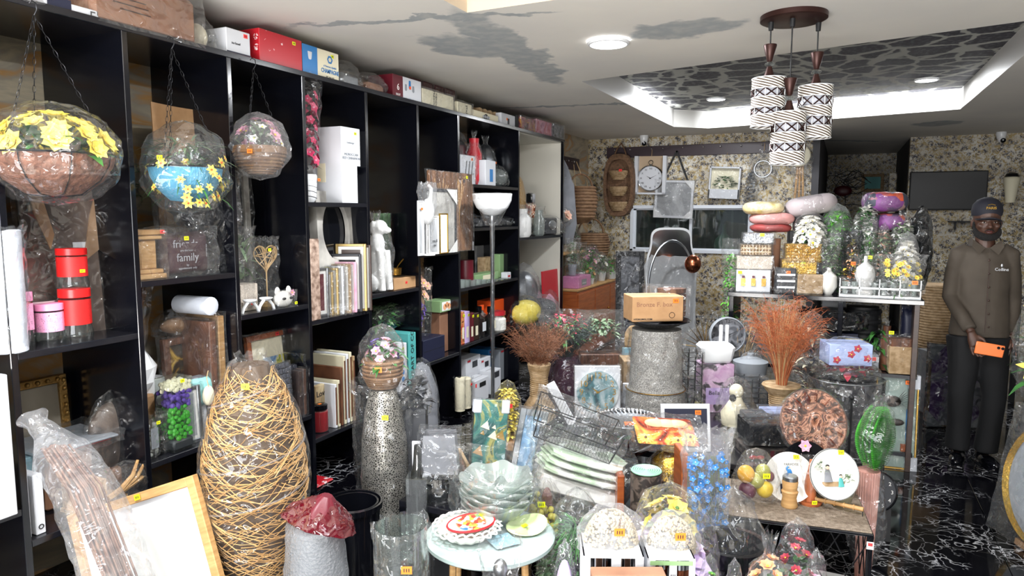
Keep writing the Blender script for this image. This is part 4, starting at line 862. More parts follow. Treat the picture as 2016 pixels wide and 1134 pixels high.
for cx in (-.055, .055): G().lathe([(.02, .05), (.035, .062), (.034, .066), (.0, .06)], 22, 0, (cx, 0, 0)).obj('dish', 'white_gloss', t)
t, w, h = shelf('cat_mask', 'white cat mask with pink flowers at the right of bay three', 'mask', (546, 586, 560, Z, -2.70), .06); w = .13; h = .09
G().sph((0, 0, h*.5), (w*.5, .035, h*.5), 0, 22, 14).sph((-w*.32, 0, h*.95), (.018, .012, .028), 0, 8, 6).sph((w*.32, 0, h*.95), (.018, .012, .028), 0, 8, 6).obj('mask_face', 'ceramic', t)
for sx in (-1, 1): G().sph((sx*w*.2, -.033, h*.55), (.014, .006, .007), 0, 10, 6).obj('eye_hole', 'black_matte', t)
put(flower_mesh('f', .022, 6, 'pink_petal', 'yellow'), t, (w*.28, -.03, h*.85), (0, -1, .2)); wrap(t, w, .07, h, 2, 'film_light', amp=.006); sticker(t, (.05, -.045, .02), 'yellow', .014)
Z = .48; art('floral_wc', [(.34, '#3f6aa8'), (.44, '#8cacc8'), (.5, '#c8ccc4'), (.56, '#d8c83c'), (.64, '#4c7a3c')], 12, 1.5)
t, w, h = shelf('framed_picture', 'orange wood framed picture of yellow flowers in bay three', 'picture', (505, 614, 652, Z, -2.84), .03, tilt=(-.10, 0, 0)); picture(t, w, h, .03, .03, 'wood_orange', 'floral_wc', .05, 'cream', (.22, .2), seed=5); sticker(t, (.0, -.02, h-.015), 'red', .018)
mat('woven_grey', '#50525c', .35, .3)
def woven(T, w, h, y, m, nx=12, nz=11):
 g = G()
 for i in range(nx):
  for k in range(nz):
   x = -w/2+(i+.5)*w/nx; z = (k+.5)*h/nz; v = (i+k) % 2
   g.box((x, y-(.003 if v else 0), z), (w/nx*.95 if v else w/nx*.8, .006, h/nz*.75 if v else h/nz*.9), 0, .0015)
 return g.obj('woven_front', m, T, kind='stuff')
for k, (x0, x1, yt, X, l) in enumerate(((500, 578, 722, -2.70, 'front grey woven frame leaning in bay three'), (505, 592, 728, -2.76, 'rear grey woven frame leaning in bay three'))):
 t, w, h = shelf('woven_picture', l, 'frame', (x0, x1, yt, Z, X), .03, 'grey woven frames', tilt=(-.07, 0, 0)); G().box((0, 0, h/2), (w, .02, h), 0, .003).obj('backing', 'dark_grey', t, False); woven(t, w, h, -.013, 'woven_grey'); 
 if k == 0: sticker(t, (0, -.02, h*.86), 'red', .018); wrap(t, w, .035, h, 4, 'film', amp=.006)
for k, (x0, x1, yt, m) in enumerate(((590, 598, 730, 'wood_dark'), (599, 606, 726, 'wood_brown'), (607, 612, 700, 'wood_orange'))):
 t, w, h = shelf('framed_board', ['dark frame edge beside the woven frames', 'brown frame edge second from the bay three upright', 'orange wood frame edge against the bay three upright'][k], 'frame', (x0, x1, yt, Z, -2.72), .24, 'frame edges beside the woven frames'); G().box((0, 0, h/2), (w*.85, .24, h), 0, .003).obj('board', m, t, False); wrap(t, w*.86, .25, h, k, 'film_light', amp=.004)
Z = 1.681
t, w, h = shelf('orchid_pot', 'magenta blossom branch in a white striped pot, tall in plastic', 'plant', (605, 640, 180, Z, -2.74), .14)
lathe_part(t, 'pot', [(.04, 0), (.055, .02), (.062, .15), (.058, .16), (.05, .15)], 'white_gloss')
for z in (.03, .06, .09, .12): G().tube([(.0565*(1+z*.4)*math.cos(a), .0565*(1+z*.4)*math.sin(a), z+.006*math.sin(2*a)) for a in [2*PI*k/24 for k in range(24)]], .0018, 4, 0, True).obj('dark_stripe', 'dark_grey', t)
fm = flower_mesh('f', .032, 5, 'red_petal', 'pink_petal', .4, .9); mat('magenta', '#c02858', .5); fm.materials[0] = MATS['magenta']
for i in range(46): a = i*2.4; z = .22+.40*i/46; put(fm, t, (.065*math.cos(a), .065*math.sin(a), z), (math.cos(a), math.sin(a), .3), R(.8, 1.2))
foliage(t, 30, .04, .04, .16, .55, .07, .03, 'dark_grey', 3, .5); bag(t, .21, .66, .2, 'cone', 9, loc=(0, 0, .03)); sticker(t, (.04, -.06, .13), 'orange', .016)
def lwb(t, w, d, h): text('MOROCCAN\nRED CINNAMON', .022, (w*.02, -d/2-.002, h*.62), t, 'grey_card'); text('Lamberger', .016, (0, -d/2-.002, h*.8), t, 'grey_card')
t, w, h = shelf('gift_box', 'tall white perfume diffuser box with a stepped corner', 'box', (672, 713, 252, Z, -2.70), .30); w = w*.9
G().slab([(-w/2, 0), (w*.32, 0), (w*.32, h*.5), (w/2, h*.5), (w/2, h), (-w/2, h)], -.15, .15).obj('carton_body', 'white_card', t, False); lwb(t, w, .3, h); G().box((-w/2-.001, 0, h*.4), (.003, .06, h*.25)).obj('cream_tab', 'cream', t, False); sticker(t, (w*.25, -.152, h*.93), 'yellow', .016)
Z = 1.012; mat('speckle_tube', '#b8a090', .6, n=(26, '#6e5648', 1))
t, w, h = shelf('printed_tube', 'tall patterned brown paper tube at left of bay four', 'tube', (613, 633, 470, Z, -2.69), .06); G().box((0, 0, h/2), (w*.9, .07, h), 0, .006).obj('tube_body', 'speckle_tube', t)
t, w, h = shelf('oval_mirror', 'white marbled box frame around a black oval in bay four', 'frame', (634, 698, 415, Z, -2.80), .05, tilt=(-.06, .03, 0)); w = .34; h = .46; t.location.z = Z+.29
g = G(); n = 40; out = []; inn = []
for i in range(n):
 a = 2*PI*i/n; c, s = math.cos(a), math.sin(a); k = max(abs(c), abs(s)); out.append((w/2*c/k, h/2+h/2*s/k)); inn.append((w*.36*c, h/2+h*.40*s))
vs = [(x, -.03, z) for x, z in out]+[(x, -.03, z) for x, z in inn]+[(x, .03, z) for x, z in out]+[(x, .0, z) for x, z in inn]
fs = [(i, (i+1) % n, n+(i+1) % n, n+i) for i in range(n)]+[(i, 2*n+i, 2*n+(i+1) % n, (i+1) % n) for i in range(n)]+[(n+i, n+(i+1) % n, 3*n+(i+1) % n, 3*n+i) for i in range(n)]
g.add(vs, fs); g.obj('oval_surround', 'marble_white', t, ang=.5); G().box((0, .01, h/2), (w*.95, .01, h*.95)).obj('black_mirror', 'black_gloss', t, False); G().slab([(w*.12, 0), (w*.5, 0), (w*.5, h*.3)], -.034, -.031).obj('corner_protector', 'paper', t, False)
t.location.z = Z; G().box((0, 0, -.0), (.01, .01, .01)); t.location.z = Z+.275
t0, w0, h0 = shelf('frame_stack_box', 'brown closed box standing behind the small frames in bay four', 'box', (634, 700, 520, Z, -2.86), .14); card(t0, .32, .14, .268, 'wood_dark', seam=False)
FR = [(634, 655, 528, 'steel', 'maroon', 'small glass-fronted photo frame with a red band'), (650, 656, 536, 'gold', 'paper', 'thin gold photo frame with white card'), (658, 664, 528, 'gold', 'grey_photo', 'second thin gold photo frame'), (664, 674, 524, 'silver_ink', 'paper', 'silver beaded photo frame with a yellow sticker'),
   (676, 684, 520, 'reed', 'paper', 'tan textured photo frame'), (685, 692, 516, 'pink_petal', 'peach', 'pink patterned photo frame'), (693, 700, 500, 'dark_grey', 'black_matte', 'dark grey photo frame'), (701, 707, 480, 'gold', 'wood_dark', 'tall gold edged frame'), (708, 714, 482, 'wood_dark', 'wood_dark', 'tall dark frame next to the bay four upright')]
mat('aged_gold', '#a8905c', .35, .6)
for k, (x0, x1, yt, fm_, am, l) in enumerate(FR):
 t, w, h = shelf('framed_photo', l+' on the middle shelf of bay four', 'frame', (x0, x1, yt, Z, -2.71), .02, 'photo frames in bay four'); t.rotation_euler = (0, 0, RZS-1.15 if k else RZS-.2); t.location.x = -2.82+.01*k if k else -2.76
 picture(t, .19 if k else .13, h, .016, .016, 'aged_gold' if fm_ == 'gold' else fm_, am, .02, wrapm='film_light' if k < 5 else None, seed=k)
 if k == 3: sticker(t, (0, -.02, h*.95), 'yellow', .018)
Z = .325; mat('cream_frame', '#cfc8ac', .45); art('love_print', [(.4, '#8a7454'), (.55, '#c8b894')], 3)
CF = [(624, 682, 700, -3.0, 'cream_frame', 'largest cream frame at the back of the lowest bay four shelf'), (626, 672, 722, -2.93, 'cream_frame', 'second cream frame in the stack of bay four'), (628, 662, 752, -2.85, 'white_card', 'white frame at the front of the bay four stack')]
for k, (x0, x1, yt, X, m, l) in enumerate(CF):
 t, w, h = shelf('framed_photo', l, 'frame', (x0, x1, yt, Z, X), .03, 'cream frames in bay four', tilt=(-.06, 0, 0)); picture(t, max(w, .2), h, .03, .035, m, 'old_paint', .02, 'wood_brown', wrapm='film_light', seed=k); 
 sticker(t, (-.02, -.02, h*.96), ('red', 'yellow', 'orange')[k], .018)
for k in range(7):
 t, w, h = shelf('framed_photo', 'cream frame seen edge-on in bay four, '+['first', 'second', 'third', 'fourth', 'fifth', 'sixth', 'seventh'][k]+' from left', 'frame', (661+k*6.0, 666+k*6.0, (756, 748, 722, 700, 696, 692, 700)[k], Z, -2.72), .26, 'cream frames in bay four')
 G().box((0, 0, h/2), (w*.8, .26, h), 0, .003).obj('frame', ['white_card', 'cream_frame', 'wood_brown', 'cream_frame', 'white_card', 'cream_frame', 'reed'][k], t, False); G().box((0, .0, h/2), (w*.5, .262, h*.86)).obj('backing', 'wood_brown', t, False)
t, w, h = shelf('love_book', 'tan book cover reading love behind the red candle jar', 'book', (624, 655, 755, Z, -2.80), .03); card(t, .15, .03, h, 'love_print', seam=False, name='cover'); text('Love', .05, (-.02, -.017, h*.8), t, 'ink')
t, w, h = shelf('candle_jar', 'red scented candle in a glass jar with black lid', 'candle', (628, 659, 788, Z, -2.72), .1); r = .052; h = .165
lathe_part(t, 'wax', [(r*.85, .005), (r*.9, .01), (r*.9, h*.76)], 'red_card'); lathe_part(t, 'glass_body', [(r*.9, 0), (r, .006), (r, h*.76), (r*.8, h*.82), (r*.8, h*.86)], 'glass', cap=False); lathe_part(t, 'lid', [(r*.82, h*.82), (r*.9, h*.83), (r*.9, h*.98), (r*.8, h)], 'black_gloss'); sticker(t, (0, -.0, h+.001), 'orange', .016, (PI/2, 0, 0))
t, w, h = shelf('tea_tin', 'red patterned tin on the floor of bay four', 'tin', (628, 652, 950, .0, -2.74), .14); t.location.z = 0; hh = onx(640, 950, -2.74).z; card(t, .16, .14, hh, 'xmas', seam=False, name='tin_body', bev=.01)
Z = 1.10; mat('plastered', '#d8d8d6', .35)
t, w, h = shelf('dog_statue', 'white sitting dog statue wrapped in clear plastic', 'statue', (738, 778, 425, Z, -2.72), .14)
s = h/.40; g = G().at(sc=s)
g.sph((0, 0, .12), (.055, .05, .12), 0, 20, 14).sph((0, -.01, .25), (.042, .04, .07), 0, 16, 10).sph((.01, -.02, .34), (.038, .045, .04), 0, 16, 10).sph((.03, -.05, .325), (.02, .03, .018), 0, 12, 8).sph((-.02, 0, .34), (.014, .02, .036), 0, 10, 6).sph((.03, .01, .345), (.014, .02, .036), 0, 10, 6)
g.tube([(-.025, -.045, .22), (-.03, -.055, .1), (-.03, -.06, .01)], [.022, .018, .02], 10).tube([(.03, -.045, .22), (.035, -.055, .1), (.035, -.06, .01)], [.022, .018, .02], 10).sph((-.05, 0, .05), (.03, .05, .05), 0, 12, 8).sph((.05, 0, .05), (.03, .05, .05), 0, 12, 8)
o = g.obj('dog_body', 'plastered', t); rm = o.modifiers.new('remesh', 'REMESH'); rm.mode = 'VOXEL'; rm.voxel_size = .007; rm.use_smooth_shade = True; bag(t, .19*s, .42*s, .18*s, 'tied', 16)
t, w, h = shelf('green_stem_bundle', 'dark green bundle of artificial stems behind the dog statue', 'bundle', (752, 775, 420, Z, -2.88), .08)
g = G(); 
for i in range(50): x, y = R(-.05, .05), R(-.03, .03); g.tube([(x, y, 0), (x*1.1+R(-.01, .01), y, h*.5), (x*1.2, y, h)], .0035, 4)
g.obj('stems', 'leaf', t, kind='stuff'); bag(t, .15, h, .1, 'open', 9)
t, w, h = shelf('dark_bundle', 'black wrapped bundle against the bay five side', 'bundle', (778, 792, 428, Z, -2.95), .08); G().box((0, 0, h/2), (.1, .06, h), 0, .02).obj('cloth_body', 'black_matte', t); wrap(t, .11, .07, h, 4)
t, w, h = shelf('small_carton', 'flat brown cardboard box carrying a brass pot', 'box', (776, 823, 546, Z, -2.72), .18); hb = h; wb = w; card(t, w, .18, h, 'cardboard'); sticker(t, (0, -.092, h*.55), 'red', .016); tc_ = t
t = thing('brass_pot', 'small brass pot with a ladle on the cardboard box', 'pot', (tc_.location.x, tc_.location.y, Z+hb+.003), RZS); G().lathe([(.065, 0), (.07, .004), (.0, .005)], 24, 0).obj('saucer', 'steel', t); lathe_part(t, 'pot_body', [(.03, .006), (.042, .012), (.045, .055), (.05, .06), (.04, .055), (.036, .016)], 'brass')
G().tube([(.0, -.0, .03), (.03, 0, .07), (.085, -.01, .115)], [.004, .004, .006], 8).sph((0, 0, .03), (.018, .014, .01), 0, 10, 6).obj('ladle', 'brass', t)
Z = .395
t, w, h = shelf('coffee_table_book', 'turquoise book with The Heart of lettering on its spine', 'book', (805, 821, 655, Z, -2.70), .24); w *= .9; card(t, w, .24, h, 'teal_card', seam=False, name='cover'); text('THE HEART OF CC', .05, (0, -.122, h*.45), t, 'ink', rot=(PI/2, -PI/2, 0), sx=1.1)
t, w, h = shelf('coffee_table_book', 'white book with blue print beside the turquoise book', 'book', (786, 803, 676, Z, -2.70), .24); card(t, w*.9, .24, h, 'white_card', seam=False, name='cover')
for k in range(3): G().sph((0, -.121, h*.55-.05*k), (.018, .003, .02), 0, 6, 4).obj('blue_motif', 'blue_card', t, False)
sticker(t, (0, -.123, h*.9), 'yellow', .016)
t, w, h = shelf('leafy_garland', 'green leaf garland in plastic draped over the turquoise book', 'garland', (742, 818, 640, Z, -2.80), .2); t.location.z = Z+.42; foliage(t, 110, .2, .08, .0, .16, .07, .035, 'leaf', 14, 1.0); foliage(t, 40, .2, .08, .02, .16, .07, .035, 'leaf_grey', 15, 1.0, name='pale_leaves'); bag(t, .45, .2, .2, 'round', 20, 'film', (0, 0, -.02)); G().box((-.05, .05, -.22), (.3, .1, .4), 0, .01).obj('box_foot', 'black_matte', t)
Z = 1.33
t, w, h = shelf('plank_art', 'large brown wooden plank picture with wheat at right of bay five', 'picture', (838, 926, 338, Z, -2.66), .03, tilt=(0, 0, 0)); t.location.y += .06; w *= .98
art('plank', [(.35, '#4a2f20'), (.5, '#7a5438'), (.65, '#916848')], 3, .6, stretch=(7, 1, .6)); g = G()
for k in range(5): G().box((-w/2+w*(k+.5)/5, 0, h/2), (w/5-.003, .022, h), 0, .002).obj('plank', 'plank', t, False)
g = G(); r = random.Random(3)
for sx in (-.16, .1):
 for i in range(9):
  a = r.uniform(-.5, .5); g.tube([(sx, -.013, h*.35), (sx+.05*a, -.013, h*.6), (sx+.2*a, -.013, h*r.uniform(.75, .93))], [.001, .0015, .004], 4)
g.obj('wheat_print', 'wood_light', t); patch(t, w*.49, h*.93, .02, h*.12, -.014, 'white_card', 'corner_card'); patch(t, w*.49, h*.05, .02, h*.12, -.014, 'white_card', 'corner_card'); G().sph((w*.28, -.012, h*.9), (.014, .004, .014), 0, 14, 6).obj('blue_dot', 'navy', t); wrap(t, w, .03, h, 3, 'film_light', amp=.004); sticker(t, (w*.33, -.02, h*.95), 'yellow', .02)
t, w, h = shelf('framed_picture', 'grey marbled picture with white card corners in front of planks', 'picture', (840, 900, 372, Z, -2.62), .02); picture(t, w, h, .02, .02, 'dark_grey', 'marble_white', wrapm='film_light'); G().slab([(w*.5, h), (w*.5, h*.76), (w*.15, h)], -.014, -.011).obj('corner_card', 'paper', t, False); G().slab([(w*.5, 0), (w*.5, h*.2), (w*.2, 0)], -.014, -.011).obj('corner_card', 'paper', t, False)
for k, (x0, x1, yt, m, l) in enumerate(((846, 866, 425, 'paper', 'white lettered card standing before the marbled picture'), (868, 884, 420, 'gold', 'narrow gold edged frame before the marbled picture'), (826, 837, 395, 'white_card', 'white box with an orange sticker at the left of bay six'))):
 t, w, h = shelf('framed_photo', l, 'frame', (x0, x1, yt, Z, -2.585), .02); picture(t, w, h, .015, .008, m, 'grey_photo' if k != 1 else 'paper', .01, wrapm=None); 
 if k == 0: text('you &\nme', .03, (0, -.012, h*.3), t)
 if k == 2: sticker(t, (0, -.012, h*.85), 'orange', .016)
t, w, h = shelf('wrapped_bird', 'white heron figure wrapped in bubble plastic in bay six', 'figurine', (836, 868, 415, Z, -2.55), .08); t.location.z = Z
g = G().sph((0, 0, .3), (.055, .045, .09), 0, 18, 12).tube([(.0, 0, .34), (.04, 0, .40), (.05, 0, .46), (.02, 0, .48)], [.03, .016, .012, .01], 8).tube([(-.01, 0, .22), (-.015, 0, .01)], .005, 6).tube([(.015, 0, .22), (.02, 0, .01)], .005, 6).lathe([(.05, 0), (.05, .01)], 20, 0); g.obj('heron_body', 'plastered', t); bag(t, .16, .5, .12, 'cone', 5, 'film_milky')
for nm in ('plank_art',): pass
Z = .532
art('orange_slices', [(.4, '#f0f0ea'), (.52, '#e8e8e0'), (.6, '#d88a3c')], 16)
t, w, h = shelf('soap_box', 'black storage box on the lower shelf of bay six', 'box', (834, 876, 665, Z, -2.70), .26); card(t, w, .26, h, 'navy', seam=True); hb = h; patch(t, 0, h*.5, w, .002, -.131, 'ink')
t, w, h = shelf('tall_paper_bag', 'tall brown paper bag with round logo in bay six', 'bag', (858, 890, 612, Z, -2.74), .1); t.location.z = Z+0; G().box((.05, 0, h*.47), (.15, .09, h*.94), 0, .006).obj('bag_body', 'old_cardboard', t, False); t.location.y += .06
t.location.x = -2.84
t2, w2, h2 = shelf('orange_slice_box', 'green and white box with orange slices on top of the paper bag', 'box', (856, 884, 590, 1.0, -2.74), .16); card(t2, .19, .14, .09, 'green_card'); t2.location = (t.location.x, t.location.y+.04, Z+h*.94+.002); patch(t2, 0, .045, .15, .07, -.071, 'paper')
for k in range(3): 
 g = G().lathe([(0, 0), (.024, 0)], 18, 0, cap=False); o = g.obj('printed_orange', 'orange_petal', t2); o.location = (-.035+.033*k, -.073, .04+.012*(k % 2)); o.rotation_euler = (PI/2, 0, 0)
t, w, h = shelf('violet_bouquet', 'tall bagged violet and peach bouquet at the left of bay six', 'bouquet', (830, 858, 562, Z+.18, -2.74), .14); t.location.z = Z+hb; h = .5
fp, fv = flower_mesh('f', .04, 6, 'peach', 'yellow', .5, .9, 2), flower_mesh('f', .035, 6, 'purple_petal', 'yellow', .5, .9, 2)
for i in range(14): put(fv if i < 8 else fp, t, (R(-.05, .05), R(-.05, .02), .08+i*.027), (R(-.4, .4), -1, .3))
foliage(t, 30, .05, .05, .0, .4, .06, .02, 'leaf_grey', 9); bag(t, .17, .52, .16, 'open', 8)
t, w, h = shelf('paper_cake_box', 'black and kraft lettered paper box standing behind bay six bird', 'box', (832, 850, 512, Z, -3.0), .12); t.location.z = Z; G().box((0, 0, .38), (.14, .1, .76), 0, .004).obj('box_body', 'cardboard', t, False); text('2UP', .05, (0, -.053, .68), t)
# bag standing on the floor of bay 5/6
t, w, h = shelf('grey_garment_bag', 'grey padded garment bag sagging on the floor of bay five', 'bag', (832, 872, 748, .0, -2.60), .2); mat('grey_cloth', '#8c8e94', .7, n=(4, '#6c6e74', .6)); G().lathe([(.1, 0), (.13, .1), (.12, .35), (.06, .52), (.01, .56)], 24, 0, fn=lambda th, r, z, u: (r*(1+.12*math.sin(3*th+z*8)), z)).obj('bag_body', 'grey_cloth', t); bag(t, .28, .6, .26, 'dome', 3)
# ================================================================ BAY 7, 8 and the wall beyond
random.seed(21)
Z = 1.851
def util(t, w, d, h):
 for k in range(3): G().tube([(-.06+.05*k, -d/2-.002, h*.15), (-.03+.05*k, -d/2-.002, h*.8)], .004, 6).obj('printed_tool', 'dark_grey', t)
def box7(name, label, px, d, m, deco=None, wr=None, tagc=None, cat='box'):
 t, w, h = shelf(name, label, cat, px, d); card(t, w, d, h, m)
 if deco: deco(t, w, d, h)
 if wr: wrap(t, w+.005, d+.005, h, int(px[0]), wr)
 if tagc: sticker(t, (w*.25, -d/2-.003, h*.88), tagc, .02)
 return t, w, h
box7('utensil_box', 'white box printed with kitchen tools on the top shelf of bay seven', (908, 936, 306, Z, -2.72), .16, 'white_card', util, 'film_light', 'orange')
box7('glassware_box', 'white box with a blue glass picture on the top shelf', (956, 976, 316, Z, -2.70), .14, 'white_card', lambda t, w, d, h: patch(t, .01, h*.4, w*.3, h*.5, -d/2-.002, 'blue_card'))
def bagged(name, label, cat, px, d, core, kind='round', film_='film', seed=1, tagc=None, colour=None):
 t, w, h = shelf(name, label, cat, px, d)
 core(t, w, h); bag(t, w*1.08, h*1.04, max(d, w*.7), kind, seed, film_)
 if tagc: sticker(t, (w*.1, -max(d, w*.7)/2-.005, h*.5), tagc, .018)
 return t
def ball(m, k=.42): return lambda t, w, h: G().sph((0, 0, h*.46), (w*k, w*.3, h*.42), 0, 18, 12, fn=lambda th, r, z, u: (r*(1+.08*math.sin(7*th)), z)).obj('contents', m, t)
def jarcore(m, k=.36): return lambda t, w, h: G().lathe([(w*k*.8, 0), (w*k, h*.1), (w*k, h*.6), (w*k*.6, h*.75), (w*k*.65, h*.9)], 20, 0).obj('contents', m, t)
def tuft(m, m2=None): 
 def f(t, w, h):
  G().lathe([(w*.2, 0), (w*.28, h*.22), (w*.26, h*.24)], 18, 0).obj('pot', 'ceramic', t); foliage(t, 90, w*.3, w*.25, h*.2, h*.8, w*.32, w*.1, m, int(w*999), .8)
  if m2:
   fm = flower_mesh('f', w*.16, 6, m2, 'yellow', .5, .9, 2)
   for i, (p, d) in enumerate(dome_pts(9, w*.36, w*.3, h*.45, h*.85, 3)): put(fm, t, p, d)
 return f
bagged('silver_bowl_set', 'ball of silver ware in plastic above the utensil box', 'bowl', (906, 934, 262, Z+.0, -2.86), .15, ball('steel'), 'dome', seed=4)
bagged('red_vase_pair', 'red glass vase in a tall clear bag in the middle of top shelf', 'vase', (936, 956, 262, Z, -2.76), .12, jarcore('red_card'), 'tied', seed=5); bagged('silver_parcel', 'clear crumpled parcel of silver ware behind the blue-print box', 'parcel', (955, 980, 272, Z, -2.88), .12, ball('steel'), 'tied', seed=6, tagc='orange'); bagged('glass_set', 'clear parcel of tumblers at right end of the top shelf', 'glasses', (980, 1004, 326, Z, -2.74), .12, ball('frost'), 'dome', seed=7)
Z = 1.50
for k in range(5):
 t, w, h = shelf('silver_tray', 'silver foil tray in plastic on bay seven shelf, '+['leftmost', 'second', 'third', 'fourth', 'rightmost'][k], 'tray', (912+k*20, 934+k*20, 428-(k % 2)*4, Z, -2.74), .18, 'silver trays in bay seven'); w *= 1.0
 lathe_part(t, 'tray', [(w*.3, .0), (w*.48, h*.5), (w*.52, h*.9), (w*.46, h*.6)], 'chrome', fn=lambda th, r, z, u: (r*(1+.06*math.cos(8*th)), z)); bag(t, w*1.1, h*1.2, w, 'dome', k)
Z = 1.03
t, w, h = box7('picture_board', 'grey lettered picture board at the back of the candle shelf', (938, 984, 482, Z, -3.05), .02, 'grey_photo')
def cnd(name, label, px, m, group=None, lid=None, cat='candle'):
 t, w, h = shelf(name, label, cat, px, .07, group); r = w*.48; lathe_part(t, 'glass_body', [(r*.92, 0), (r, .004), (r, h), (r*.92, h)], m)
 if lid: lathe_part(t, 'lid', [(r*1.02, h), (r*1.02, h+.012)], lid)
 return t
cnd('candle_jar', 'deep red glass candle jar on the bay seven shelf', (916, 932, 512, Z, -2.76), 'maroon'); box7('soap_box', 'pale green soap box lying flat with orange sticker', (936, 982, 538, Z+.0, -2.80), .12, 'green_card', lambda t, w, d, h: patch(t, 0, h*.5, w*.4, h*.6, -d/2-.002, 'cream'), tagc='red')
box7('soap_box', 'upright green and white box behind the flat soap box', (984, 997, 500, Z, -2.84), .08, 'green_card', tagc='orange'); box7('soap_box', 'small white box at the right end of the candle shelf', (998, 1006, 536, Z, -2.72), .06, 'white_card', lambda t, w, d, h: patch(t, 0, h*.4, w*.5, h*.3, -d/2-.002, 'red_card')); box7('soap_box', 'tall grey-green box behind the flat soap box', (955, 974, 506, Z, -2.92), .08, 'reed')
for k in range(9):
 t, w, h = shelf('tealight_glass', 'small clear tealight glass in bay seven, '+['first', 'second', 'third', 'fourth', 'fifth', 'sixth', 'seventh', 'eighth', 'ninth'][k]+' from left', 'glass', (908+k*10.5, 918+k*10.5, 551, Z, -2.70), .05, 'tealight glasses'); r = w*.46; lathe_part(t, 'glass_body', [(r*.8, 0), (r, h*.9), (r*1.05, h), (r*.85, h*.9), (r*.7, .01)], 'frost', 16)
Z = .574
SB = [(908, 915, 614, 'red_card', 'flower_red', 'slim red floral reed diffuser box'), (916, 925, 613, 'lilac_petal', None, 'slim lilac reed diffuser box'), (926, 933, 616, 'maroon', None, 'slim maroon reed diffuser box'), (934, 943, 616, 'wood_dark', None, 'slim dark brown reed diffuser box')]
art('spice', [(.4, '#b83c2c'), (.52, '#d8a060'), (.6, '#6c2018')], 20)
for x0, x1, yt, m, _, l in SB: box7('diffuser_box', l+' on the perfume shelf', (x0, x1, yt, Z, -2.71), .14, m if m != 'red_card' else 'spice', lambda t, w, d, h: patch(t, 0, h*.35, w*.5, h*.35, -d/2-.002, 'cream'), tagc='yellow')
box7('gift_box', 'bright orange box on the perfume shelf', (970, 996, 590, Z, -2.84), .16, 'orange_card', lambda t, w, d, h: patch(t, w*.35, h*.4, w*.1, h*.3, -d/2-.002, 'maroon')); box7('gift_box', 'tall black gift box behind the orange box', (966, 1016, 580, Z, -2.98), .14, 'black_matte', lambda t, w, d, h: patch(t, w*.36, h*.45, .04, .1, -d/2-.002, 'brass'), tagc='red')
def bottle(label, px, m, cap, lab=None):
 t, w, h = shelf('perfume_bottle', label, 'bottle', px, .07); r = w*.46; lathe_part(t, 'glass_body', [(r*.95, 0), (r, .005), (r, h*.62), (r*.4, h*.72), (r*.35, h*.8)], m, 20); lathe_part(t, 'cap', [(r*.5, h*.8), (r*.5, h)], cap)
 if lab: patch(t, 0, h*.35, r*1.2, h*.3, -r-.001, lab, 'label')
bottle('amber room spray bottle with white label on the perfume shelf', (944, 956, 604, Z, -2.73), 'amber_glass', 'black_gloss', 'white_card'); bottle('dark bottle with black cap on the perfume shelf', (966, 976, 604, Z, -2.72), 'smoke_glass', 'black_gloss', 'cream'); bottle('olive green topped bottle at left of the perfume shelf', (907, 916, 600, Z, -2.86), 'smoke_glass', 'green_card'); bottle('clear bottle with orange cap behind the amber bottle', (948, 960, 600, Z, -2.84), 'frost', 'orange_card')
bagged('shell_jar', 'glass jar of shells with a red lid on the perfume shelf', 'jar', (976, 996, 612, Z, -2.71), .08, lambda t, w, h: (jarcore('white_petal', .4)(t, w, h), G().cyl((0, 0, h*.8), w*.38, h*.18).obj('lid', 'red_card', t)), 'dome', 'film_light', 3, 'orange')
Z = .06
Z7 = .3   # goods of the lowest visible shelf stand on a low board
bd = G().box(((XF+XW)/2, (POST[7]+POST[8])/2, .05), (XF-XW-.01, POST[8]-POST[7]-.03, .02)).obj('shelf_board', 'laminate_worn', un, False)
CZ = [(918, 946, 702, -2.82, 'white_card', 'white appliance box with a kettle picture, upper left of lowest shelf'), (946, 966, 704, -2.80, 'white_card', 'white box with a small grey kettle, next to the kettle box'), (962, 984, 685, -2.92, 'blue_card', 'blue and white bottle box at the back of the lowest shelf'), (984, 1008, 684, -2.84, 'grey_card', 'tall silver grey appliance box at the right of lowest shelf')]
for x0, x1, yt, X, m, l in CZ:
 box7('appliance_box', l, (x0, x1, yt, .06, X), .2, m, lambda t, w, d, h: (patch(t, w*.1, h*.8, w*.35, h*.16, -d/2-.002, 'dark_grey'), patch(t, -w*.3, h*.92, w*.2, h*.05, -d/2-.002, 'red_card')))
box7('appliance_box', 'white box with a black toaster picture in front', (932, 962, 746, .06, -2.66), .12, 'white_card', lambda t, w, d, h: (patch(t, w*.1, h*.75, w*.4, h*.2, -d/2-.002, 'black_matte'), patch(t, -w*.33, h*.8, .02, .03, -d/2-.002, 'tag_red')), None)
box7('appliance_box', 'white box with a dark oven picture beside the toaster box', (968, 986, 728, .06, -2.68), .12, 'white_card', lambda t, w, d, h: patch(t, 0, h*.8, w*.6, h*.25, -d/2-.002, 'dark_grey'))
for k, (x0, x1) in enumerate(((909, 919), (920, 931))):
 t, w, h = shelf('pillar_candle', ['cream pillar candle in plastic, left one', 'cream pillar candle in plastic, right one with red sticker'][k], 'candle', (x0, x1, 744, .06, -2.65), .08, 'cream pillar candles'); r = w*.48; lathe_part(t, 'wax', [(r, 0), (r, h-.01), (r*.8, h), (.003, h-.006)], 'cream'); bag(t, w*1.1, h*1.02, w*1.1, 'open', k, 'film_light')
 if k: sticker(t, (0, -r-.01, h*.8), 'red', .018)
P = ond(970, 700, 5.32); t = thing('floor_lamp', 'tall silver torchiere floor lamp with a white bowl in plastic', 'floor lamp', (P.x, P.y, 0), .3)
